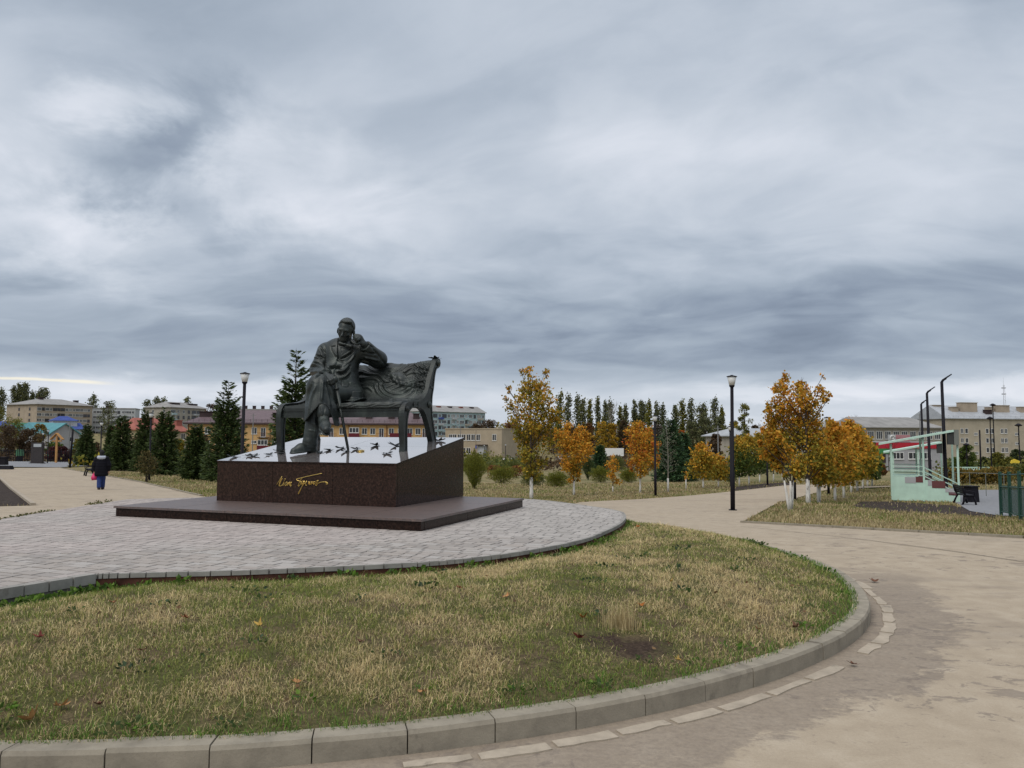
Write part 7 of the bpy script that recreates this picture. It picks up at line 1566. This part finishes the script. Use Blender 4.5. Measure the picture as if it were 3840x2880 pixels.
b = foot(2185, 76); z = zpx(1018, 76) - b[2]; o = thing('yellow_screen', 'low yellow fence panel at the right edge beyond the hedge', 'fence', tuple(b))
for i in range(16): MB().box((-1.2 + .3 * i, 0, z / 2), (.2, .05, z)).build('slat', M['tent_yellow'], o)
MB().box((1.1, -.04, z * .7), (5.0, .05, .1)).build('rail', M['tent_yellow'], o)
# white board on the far sports ground, parked van by the beige building
b = foot(1327, 150); z0, z1 = zpx(984, 150) - b[2], zpx(967, 150) - b[2]; o = thing('white_board', 'blank white board on posts beyond the shrubs', 'board', tuple(b)); MB().span((-1.75, -.05, z0), (1.75, .05, z1)).build('panel', M['white_frame'], o)
for sx in (-1.3, 1.0): MB().tube([(sx, .1, -.2), (sx, .1, z1)], [.06, .06], 5).build('post', M['blackpaint'], o)
def car(x, d, label, col, rz, name='parked_car'):
    b = foot(x, d); o = thing(name, label, 'car', tuple(b), rz); m = mat('car_paint', col, .35, spec=.6, coat=.4); bd = MB(); pr = [(-2.1, .35), (-2.1, .8), (-1.55, .92), (-1.0, 1.42), (.75, 1.46), (1.35, .98), (2.05, .85), (2.15, .4)]; n = len(pr)
    bd.add([(x_, -.82, z) for x_, z in pr] + [(x_, .82, z) for x_, z in pr], [tuple(range(n)), tuple(range(2 * n - 1, n - 1, -1))] + [(i, i + n, (i + 1) % n + n, (i + 1) % n) for i in range(n)]); bd.build('body', m, o)
    for s in (-1, 1): MB().add([(-1.35, s * .83, .95), (1.1, s * .83, .97), (.68, s * .83, 1.36), (-.95, s * .83, 1.34), (-1.35, s * .80, .95), (1.1, s * .80, .97), (.68, s * .80, 1.36), (-.95, s * .80, 1.34)], [(0, 1, 2, 3), (7, 6, 5, 4), (0, 4, 5, 1), (1, 5, 6, 2), (2, 6, 7, 3), (3, 7, 4, 0)]).build('side_window', M['window_glass'], o)
    for wx in (-1.3, 1.35):
        for s in (-1, 1): wh = MB(); wh.tube([(wx, s * .68, .33), (wx, s * .86, .33)], [.33, .33], 12); wh.build('wheel', M['blackpaint'], o)
car(1099, 168, 'white car parked beside the beige building', (.6, .6, .6), R(8)); car(1601, 150, 'white car glimpsed between the maples behind the lamp', (.6, .62, .62), R(30)); car(1318 - 100, 205, 'pale car beyond the smaller orange maple', (.5, .5, .5), R(10))
for i, (x, yt, d) in enumerate(((1547 - 0, 922, 110), (1115, 915, 190), (1005 + 17, 905, 215))): pole(0, 0, 0, .1, '') if False else None
def upole(x, yt, d, r, lab): b = foot(x, d); H = zpx(yt, d) - b[2]; o = thing('utility_pole', lab, 'pole', tuple(b), 0, 'grey utility poles'); MB().tube([(0, 0, -.3), (0, 0, H)], [r, r * .8], 6).build('shaft', M['greypole'], o); MB().box((0, 0, H - .4), (1.1, .08, .08)).build('cross_arm', M['greypole'], o)
upole(1551, 918, 118, .1, 'grey utility pole beside the paired small maples'); upole(988 + 7, 912, 200, .11, 'grey utility pole before the beige building'); upole(150, 915, 150, .11, 'grey leaning utility pole behind the dark stone slab'); upole(546, 895, 165, .11, 'grey pole before the orange house wall'); upole(1988, 890, 190, .12, 'grey utility pole before the school')

# ------------------------------------------------------------------ woman walking away on the left walk
WB = at(217.5, 1057.5); WH = (1057.5 - 974) * WB[1] / 1717.
wom = thing('person', 'person in a dark padded coat and blue jeans walking away, pink bag in hand', 'person', tuple(WB), R(18)); k_ = WH / 1.68
M['coat_navy'] = mat('dark_padded_coat', (.006, .006, .010), .8, spec=.15, bump=lambda nt, tc: (nt.noise(tc, 14, 4, .6), .4, .02)); M['jeans'] = mat('blue_jeans', (.014, .034, .14), .85, fn=vary((.014, .034, .14), .3, 9)); M['skin'] = mat('skin', (.5, .3, .22), .6); M['hairdark'] = mat('dark_knit', (.008, .007, .008), .9); M['hood'] = mat('pale_fur_hood', (.42, .45, .52), .95, bump=lambda nt, tc: (nt.noise(tc, 60, 3, .7), .8, .02)); M['pink'] = mat('pink_bag', (.62, .03, .14), .6); M['boot'] = mat('dark_boot', (.03, .015, .018), .7); M['blackbag'] = mat('black_cloth', (.012, .012, .012), .8)
def w_body(p):
    p = p / k_; d = s_ell(p, (0, -.02, 1.56), (.075, .092, .115)); d = smin(d, s_cap(p, (0, .0, 1.47), (0, .01, 1.36), .055, .07), .03)
    d = smin(d, s_ell(p, (0, 0, 1.15), (.19, .12, .27)), .05); d = smin(d, s_ell(p, (0, 0, .9), (.19, .14, .16)), .05)
    for s, ft in ((-1, -.10), (1, .16)):
        d = smin(d, s_chain(p, [(s * .085, 0, .88), (s * .07, ft * .3 + .02, .48), (s * .045, ft - .04, .10)], [.10, .075, .052], .03), .03)
        d = smin(d, s_cap(p, (s * .045, ft - .05, .05), (s * .05, ft + .14, .035), .045, .035), .03)
        h = (s * .27, .05 * s, .72); d = smin(d, s_chain(p, [(s * .18, 0, 1.32), (s * .25, -.01, 1.02), (s * .265, .03 * s + .03, .80)], [.06, .05, .035], .03), .03); d = smin(d, s_cap(p, (s * .265, .03 * s + .04, .79), (s * .268, .03 * s + .05, .73), .036, .04), .02)
        for q in range(4): d = smin(d, s_cap(p, (s * .268, .03 * s + .02 + .018 * q, .74), (s * .26, .03 * s + .025 + .018 * q, .67 + .008 * abs(q - 1.5)), .0105, .009), .006)
        d = smin(d, s_cap(p, (s * .262, .03 * s + .08, .765), (s * .25, .03 * s + .10, .72), .012, .010), .008)
    d = smin(d, s_cap(p, (0, .075, 1.55), (0, .10, 1.53), .014, .018), .02)
    for s in (-1, 1): d = smin(d, s_ell(p, (s * .078, -.02, 1.555), (.01, .02, .03)), .006)
    return d * k_
def w_coat(p):
    p = p / k_; d = s_ell(p, (0, 0, 1.18), (.245, .18, .27)); d = smin(d, s_cap(p, (-.17, 0, 1.33), (.17, 0, 1.33), .105, .105), .08)
    d = smin(d, s_cap(p, (0, .0, 1.0), (0, .01, .66), .235, .265), .08); d = smax(d, .58 - p[..., 2], .015); d = smax(d, np.abs(p[..., 1]) - .19, .05)
    for s in (-1, 1): d = smin(d, smax(s_chain(p, [(s * .20, 0, 1.32), (s * .285, -.01, 1.05), (s * .275, .03 * s + .02, .80)], [.105, .095, .078], .04), .79 - p[..., 2], .01), .03)
    return (d + .0035 * np.cos(p[..., 2] * 52)) * k_
def wsurf(fn, lo, hi, h, nm, m, par=wom):
    V, Fq = surfnet(fn, np.array(lo) * k_, np.array(hi) * k_, h, nm, None); return link(nm, np_mesh(nm, V, Fq, [m], smooth=True), par)
bd = wsurf(w_body, (-.42, -.32, -.02), (.42, .36, 1.72), .0125, 'body', M['skin'])
wsurf(w_coat, (-.45, -.32, .5), (.45, .32, 1.55), .016, 'coat', M['coat_navy'])
wsurf(lambda p: np.minimum(s_ell(p / k_, (0, -.02, 1.585), (.098, .112, .118)), s_cap(p / k_, (-.0, -.05, 1.50), (0, -.05, 1.47), .085, .08)) * k_, (-.2, -.25, 1.3), (.2, .2, 1.76), .0125, 'knitted_hat', M['hairdark'])
wsurf(lambda p: smax(smin(s_ell(p / k_, (0, -.12, 1.375), (.175, .075, .085)), s_cap(p / k_, (-.13, -.06, 1.42), (.13, -.06, 1.42), .045, .045), .03), -s_ell(p / k_, (0, -.03, 1.50), (.10, .09, .10)), .02) * k_, (-.3, -.3, 1.2), (.3, .15, 1.6), .0125, 'hood', M['hood'])
def w_jeans(p):
    p = p / k_; d = s_ell(p, (0, 0, .84), (.2, .15, .16))
    for s, ft in ((-1, -.10), (1, .16)): d = smin(d, s_chain(p, [(s * .085, 0, .86), (s * .07, ft * .3 + .02, .48), (s * .05, ft - .04, .12)], [.118, .094, .088], .03), .02)
    return smax(d, .085 - p[..., 2], .01) * k_
wsurf(w_jeans, (-.3, -.3, .02), (.3, .36, 1.0), .014, 'jeans', M['jeans'])
for s, ft in ((-1, -.10), (1, .16)): wsurf(lambda p: smin(s_cap(p / k_, (s * .05, ft - .06, .055), (s * .055, ft + .15, .04), .055, .045), s_cap(p / k_, (s * .05, ft - .05, .05), (s * .05, ft - .045, .12), .055, .055), .03) * k_, (s * .05 - .12, ft - .2, -.02), (s * .05 + .12, ft + .28, .22), .0125, 'boot', M['boot'])
def _wl(x, y, z): c, s = math.cos(R(18)), math.sin(R(18)); x, y, z = x * k_, y * k_, z * k_; return (WB[0] + x * c - y * s, WB[1] + x * s + y * c, WB[2] + z)
bag = thing('pink_bag', 'bright pink bag carried in the walking person\'s left hand', 'bag', _wl(-.27, .02, .40), R(18)); MB().add([(-.09, -.05, 0), (.10, -.05, .02), (.10, .06, .02), (-.09, .06, 0), (-.12, -.07, .12), (.13, -.07, .12), (.13, .08, .12), (-.12, .08, .12), (-.05, -.02, .30), (.06, -.02, .30), (.06, .02, .30), (-.05, .02, .30)], [(3, 2, 1, 0), (0, 1, 5, 4), (1, 2, 6, 5), (2, 3, 7, 6), (3, 0, 4, 7), (4, 5, 9, 8), (5, 6, 10, 9), (6, 7, 11, 10), (7, 4, 8, 11), (8, 9, 10, 11)]).build('body', M['pink'], bag, smooth=True); MB().tube([(-.05, 0, .28), (-.02, 0, .35), (.03, 0, .35), (.06, 0, .28)], [.014] * 4, 5).build('handle', M['pink'], bag)

# ------------------------------------------------------------------ grass
def nz(P, sc, off=0.): return np.array([_mn.noise((a * sc, b * sc, off)) for a, b in P])
def blades(P, L, Wd, lean, cols, r, seg=2):
    n = len(P); az = r.uniform(0, 2 * np.pi, n); d = np.stack([np.cos(az), np.sin(az), np.zeros(n)], 1); w = np.stack([-np.sin(az + r.normal(size=n) * .6), np.cos(az), np.zeros(n)], 1) * Wd[:, None] / 2
    up = np.array([0, 0, 1.]); mid = P + (up * np.cos(lean * .5)[:, None] + d * np.sin(lean * .5)[:, None]) * (L * .55)[:, None]; tip = mid + (up * np.cos(lean * 1.35)[:, None] + d * np.sin(lean * 1.35)[:, None]) * (L * .5)[:, None]
    V = np.stack([P - w, P + w, mid + w * .8, mid - w * .8, tip], 1).reshape(-1, 3); k = np.arange(n)[:, None] * 5
    c = np.repeat(cols, 5, 0).reshape(n, 5, 3); return V, [k + [0, 1, 2, 3], k + [3, 2, 4]], c.reshape(-1, 3)
STRAW = np.array([(.48, .38, .20), (.40, .31, .155), (.56, .46, .26), (.31, .235, .125), (.45, .37, .20)]); GRN = np.array([(.125, .160, .032), (.165, .200, .045), (.09, .125, .026), (.21, .22, .06), (.24, .23, .075)]); LUSH = np.array([(.075, .145, .02), (.10, .18, .03), (.06, .115, .02)])
def on_mound(x, y):
    d = ray(x, y); d = d / d[1]; t = np.linspace(3.6, 15, 1500); h = EYE + d[2] * t - mound_z(d[0] * t, t); i = int(np.argmax(h < 0)); return np.array([d[0] * t[i], t[i], EYE + d[2] * t[i]])
HOLE = on_mound(1368, 1398)[:2]; TUFT = on_mound(1342, 1358)[:2]
def mound_grass():
    r = np.random.default_rng(77); n0 = 1250000; P = np.stack([r.uniform(-6.2, 3.95, n0), r.uniform(4.0, 14.6, n0)], 1)
    rr = kd(P); d = np.hypot(P[:, 0], P[:, 1]); ok = (rr > .10) & (np.abs(P[:, 0] / P[:, 1]) < .72)
    dens = np.clip((5.2 / d) ** 1.15, .2, 1); ok &= r.random(n0) < dens; P = P[ok]; rr = rr[ok]
    ok = ~inside(pav_poly, P[:, 0], P[:, 1]) & ~((P[:, 0] < -4.4) & (P[:, 1] > 6.9)); P = P[ok]; rr = rr[ok]
    dk = rr - .1; dp = seg_dist(P, pav_edge); n1 = nz(P, .75, 1.); n2 = nz(P, 2.6, 5.); n3 = nz(P, 6., 9.)
    hole = np.exp(-(np.hypot((P[:, 0] - HOLE[0]) / .40, (P[:, 1] - HOLE[1]) / .30)) ** 2) * (1 + .5 * n2 + .6 * n3)
    dry = .50 + .75 * n1 + .55 * n2 + .16 * np.clip((P[:, 0] + 1.2) / 2.5, -1, 1) * np.clip((P[:, 1] - 5.8) / 2, -.3, 1) - .5 * np.exp(-dk / .22) - .45 * np.exp(-dp / .18) - .5 * np.clip((P[:, 0] - 2.5) / .8, 0, 1) * np.exp(-dk / .7)
    thin = .60 + .55 * n2 + .95 * n3; keep = (r.random(len(P)) < np.clip(thin, .22, 1)) & (r.random(len(P)) > 1.5 * hole - .2)
    P, dry, dk, dp, n1, n2 = P[keep], dry[keep], dk[keep], dp[keep], n1[keep], n2[keep]; n = len(P); d = np.hypot(P[:, 0], P[:, 1])
    Z = mound_z(P[:, 0], P[:, 1]) - .006; isd = r.random(n) < np.clip(dry, .05, .95)
    lush = (~isd) & (r.random(n) < np.clip(.15 + 1.2 * np.exp(-np.minimum(dk, dp) / .2) - .3, 0, .8))
    cols = np.where(isd[:, None], STRAW[r.integers(0, 5, n)], GRN[r.integers(0, 5, n)]); cols = np.where(lush[:, None], LUSH[r.integers(0, 3, n)], cols) * (.95 + .85 * r.random((n, 1)))
    L = (.022 + .045 * r.random(n) ** 1.8) * (1 + .35 * n1) * np.where(lush, 1.25, 1.); flatl = r.random(n) < .55; lean = np.where(isd & flatl, r.uniform(1.05, 1.55, n), np.where(isd, r.uniform(.2, 1.1, n), r.uniform(.2, 1.3, n))); L = np.where(isd & flatl, L * 1.3, L); Wd = (.0023 + .0014 * r.random(n)) * (1 + .11 * np.maximum(d - 4, 0)) * np.where(isd, .85, 1.15)
    # long loose straws and one tall dry tuft by the bare hole
    k = r.random(n) < .035; L = np.where(k & isd, L * 2., L)
    V, F, c = blades(np.stack([P[:, 0], P[:, 1], Z], 1), L, Wd, lean, cols, r)
    T = TUFT + r.normal(size=(260, 2)) * np.array([.07, .04]); V2, F2, c2 = blades(np.stack([T[:, 0], T[:, 1], mound_z(T[:, 0], T[:, 1]) - .01], 1), r.uniform(.10, .24, 260), np.full(260, .004), r.uniform(.05, .6, 260), STRAW[r.integers(0, 5, 260)] * 1.05, r)
    k = len(V); F = [np.concatenate([a, b + k]) for a, b in zip(F, F2)]
    o = link('mound_grass', np_mesh('mound_grass', np.concatenate([V, V2]), F, [M['blade']], col=np.concatenate([c, c2]))); tag(o, kind='stuff'); return n
M['blade'] = leaf_mat('grass_blades', .75, .25)
mound_grass()
ROADS = [road_poly, cross, bed, soil2, soil3, playfield, far_walk, pav_poly]
def lawn_grass():
    r = np.random.default_rng(78); n0 = 330000; t = r.uniform(-.70, .70, n0); y = 12.5 * (70 / 12.5) ** (r.random(n0) ** 1.25); P = np.stack([t * y, y], 1)
    ok = np.ones(n0, bool)
    for i, pl in enumerate(ROADS):
        q = inside(pl, P[:, 0], P[:, 1]); ok &= ~(q & ((r.random(n0) > .06) if i in (3, 4) else True))
    ok &= kd(P) < 0; dl = (P - MO[:2]); ok &= ~((np.abs(dl @ EX[:2] + 1.6) < 3.2) & (np.abs(dl @ EY[:2] - .6) < 2.4))
    P = P[ok]; n1 = nz(P, .33, 2.); n2 = nz(P, 1.5, 7.); keep = r.random(len(P)) < np.clip(.75 + .8 * n2, .25, 1); P, n1, n2 = P[keep], n1[keep], n2[keep]; n = len(P); y = P[:, 1]
    edge = seg_dist(P, [(15.6, 8.), (8.96, 14.05), (6.82, 17.0), (5.36, 18.76)]) < .5
    isd = r.random(n) < np.clip(.70 + .8 * n1 + .3 * n2 - .4 * edge, .1, .95); cols = np.where(isd[:, None], STRAW[r.integers(0, 5, n)] * .92, GRN[r.integers(0, 5, n)] * 1.15) * (.65 + .55 * r.random((n, 1)))
    L = (.05 + .05 * r.random(n)) * (1 + .4 * n1) * (1 + .008 * y); Wd = .006 + .00065 * y * (.7 + .6 * r.random(n)); V, F, c = blades(np.stack([P[:, 0], P[:, 1], tz(P[:, 0], P[:, 1]) - .05], 1), L + .02, Wd, r.uniform(.2, 1.25, n), cols, r)
    o = link('lawn_grass', np_mesh('lawn_grass', V, F, [M['blade']], col=c)); tag(o, kind='stuff')
lawn_grass()
def weeds():
    r = np.random.default_rng(79); C = []; S = []; cols = []; sg = []
    def clumpw(p, rad, n, s, pal):
        a = r.uniform(0, 6.28, n); q = r.random(n) ** .7 * rad; C.append(np.stack([p[0] + np.cos(a) * q, p[1] + np.sin(a) * q, p[2] + .02 + .05 * r.random(n) * s / .05], 1)); S.append(np.full(n, s)); cols.append(pick(pal, n, r, .2)); sg.append(np.stack([np.cos(a) * .9, np.sin(a) * .9, .5 + .5 * r.random(n)], 1))
    lush = [(.085, .16, .02), (.12, .20, .03), (.06, .12, .02)]
    for i, p in enumerate(pav_front):
        if i % 2 == 0 and p[1] < 13 and r.random() < .75:
            d = p - KC; q = p + np.array([.05 * r.normal() + .02, -.10 - .08 * r.random()]); clumpw((q[0], q[1], float(mound_z(q[0], q[1]))), .11, r.integers(8, 22), r.uniform(.035, .06), lush)
    for t in np.linspace(0, 1, 9): q = np.array([-4.46, 6.98]) * (1 - t) + np.array([-4.02, 7.77]) * t + np.array([.16, -.10]); clumpw((q[0], q[1], float(mound_z(q[0], q[1]))), .13, 18, .055, lush)
    for _ in range(46):
        an = r.uniform(225, 385); q_ = rho(an); an = R(an); q = KC + (q_ - .2 - .3 * r.random() ** 2) * np.array([math.cos(an), math.sin(an)]); clumpw((q[0], q[1], float(mound_z(q[0], q[1]))), .10, r.integers(6, 20), r.uniform(.02, .04), lush if r.random() < .5 else [(.06, .10, .03), (.09, .12, .04)])
    for _ in range(40):
        q = KC + np.array([r.uniform(-4, 5), r.uniform(-5.5, 0)]); 
        if kd(q) > .4 and not inside(pav_poly, np.array([q[0]]), np.array([q[1]]))[0]: clumpw((q[0], q[1], float(mound_z(q[0], q[1]))), .12, r.integers(6, 18), r.uniform(.025, .045), [(.06, .10, .03), (.09, .13, .035), (.05, .08, .04)])
    for y in np.concatenate([np.linspace(12.4, 14.4, 12), [15.6, 15.8, 16.0, 16.2, 16.4]]):
        clumpw((-8.28 + .08 * r.normal(), y, .30 + .03 * r.random()), .16, 30, .04, [(.10, .10, .03), (.07, .09, .025), (.2, .17, .08)])
    q = np.stack([r.uniform(-5, 3.6, 900), r.uniform(4.3, 13, 900)], 1); q = q[(kd(q) > .2) & ~inside(pav_poly, q[:, 0], q[:, 1]) & ~((q[:, 0] < -4.3) & (q[:, 1] > 6.8))][:420]       # small dead bits in the thatch
    C.append(np.stack([q[:, 0], q[:, 1], mound_z(q[:, 0], q[:, 1]) + .025], 1)); S.append(r.uniform(.012, .034, len(q))); cols.append(pick([(.16, .09, .045), (.24, .15, .07), (.10, .06, .035), (.32, .22, .12)], len(q), r, .2)); sg.append(rand_dirs(len(q), r) * [1, 1, .3])
    V, F, c = leaf_cloud(np.concatenate(C), np.concatenate(S), np.concatenate(cols), r=r, aspect=.75, sag=np.concatenate(sg)); o = link('weeds', np_mesh('weeds', V, F, [M['leaf']], col=c)); tag(o, kind='stuff')
weeds()
# ------------------------------------------------------------------ fallen leaves
LC = dict(tan=(.42, .22, .09), yellow=(.42, .28, .07), orange=(.38, .14, .03), red=(.15, .03, .025), brown=(.13, .06, .035), rust=(.22, .085, .035))
FL = [(70, 1563, 'tan', .085, 'big tan maple leaf in the lower left of the mound'), (128, 1537, 'tan', .07, 'tan leaf standing on edge just above the biggest one'), (210, 1533, 'brown', .05, 'brown curled leaf near the lower left kerb'), (310, 1412, 'brown', .055, 'brown leaf in the left part of the mound'), (560, 1360, 'yellow', .055, 'yellow leaf in the middle left of the mound'), (86, 1386, 'red', .06, 'dark red leaf at the left end of the mound'), (246, 1310, 'rust', .055, 'rust leaf below the paving corner'), (403, 1343, 'rust', .05, 'rust leaf below the long paving edge'), (487, 1246, 'orange', .05, 'orange leaf caught at the paving edge'),
      (1258, 1342, 'orange', .065, 'bright orange leaf above the dark red one near the bare soil'), (1254, 1387, 'red', .07, 'dark red leaf left of the bare soil'), (1382, 1313, 'orange', .055, 'orange leaf right of the dry tuft'), (1380, 1142, 'orange', .07, 'orange leaf standing up near the paving tip'), (1092, 1295, 'tan', .06, 'upright tan leaf in the middle of the mound'), (990, 1275, 'rust', .05, 'rust leaf in the dry middle of the mound'), (1722, 1362, 'brown', .075, 'brown curled leaf near the right bend of the kerb'), (1635, 1366, 'rust', .045, 'small rust leaf left of the brown curled one'), (1452, 1262, 'yellow', .05, 'yellow leaf on the right part of the mound'), (914, 1504, 'tan', .05, 'tan leaf near the kerb in the middle'), (1526, 1217, 'tan', .04, 'tan leaf high on the right slope'), (1465, 1435, 'yellow', .045, 'yellow leaf right of the bare soil'), (775, 1395, 'brown', .05, 'brown leaf in the centre left thatch'), (640, 1480, 'tan', .045, 'small tan leaf above the kerb')]
for i, (x, y, cl, s, lab) in enumerate(FL):
    if cl + '_leaf' not in M: M[cl + '_leaf'] = mat(cl + '_leaf', LC[cl], .75, spec=.25, fn=vary(LC[cl], .35, 30))
    p = on_mound(x, y); o = link('fallen_leaf', leaf_mesh('fallen_leaf', M[cl + '_leaf'], s * .8, .9, 60 + i, .0015), None, (p[0], p[1], p[2] + .022)); tag(o, lab, 'leaf', 'fallen maple leaves on the mound'); o.rotation_euler = (random.uniform(-.4, .7), random.uniform(-.4, .4), random.uniform(0, 6.28))
for i, (x, y, cl, s, lab) in enumerate(((1889, 1259, 'brown', .075, 'brown leaf lying on the road right of the kerb bend'), (1845, 1440, 'brown', .05, 'dark leaf in the gutter below the kerb'), (1703, 1092, 'brown', .06, 'brown leaf on the road by the forked maple'), (1722, 1100, 'rust', .07, 'rust leaf at the foot of the forked maple'), (1240, 1069 + 14, 'tan', .07, 'pale leaf on the far lawn below the orange maple'))):
    p = at(x, y); o = link('fallen_leaf', leaf_mesh('fallen_leaf', M[cl + '_leaf'], s, .5, 90 + i, .0015), None, (p[0], p[1], p[2] + .012)); tag(o, lab, 'leaf', 'fallen leaves on the ground'); o.rotation_euler = (.1, .1, i * 1.3)
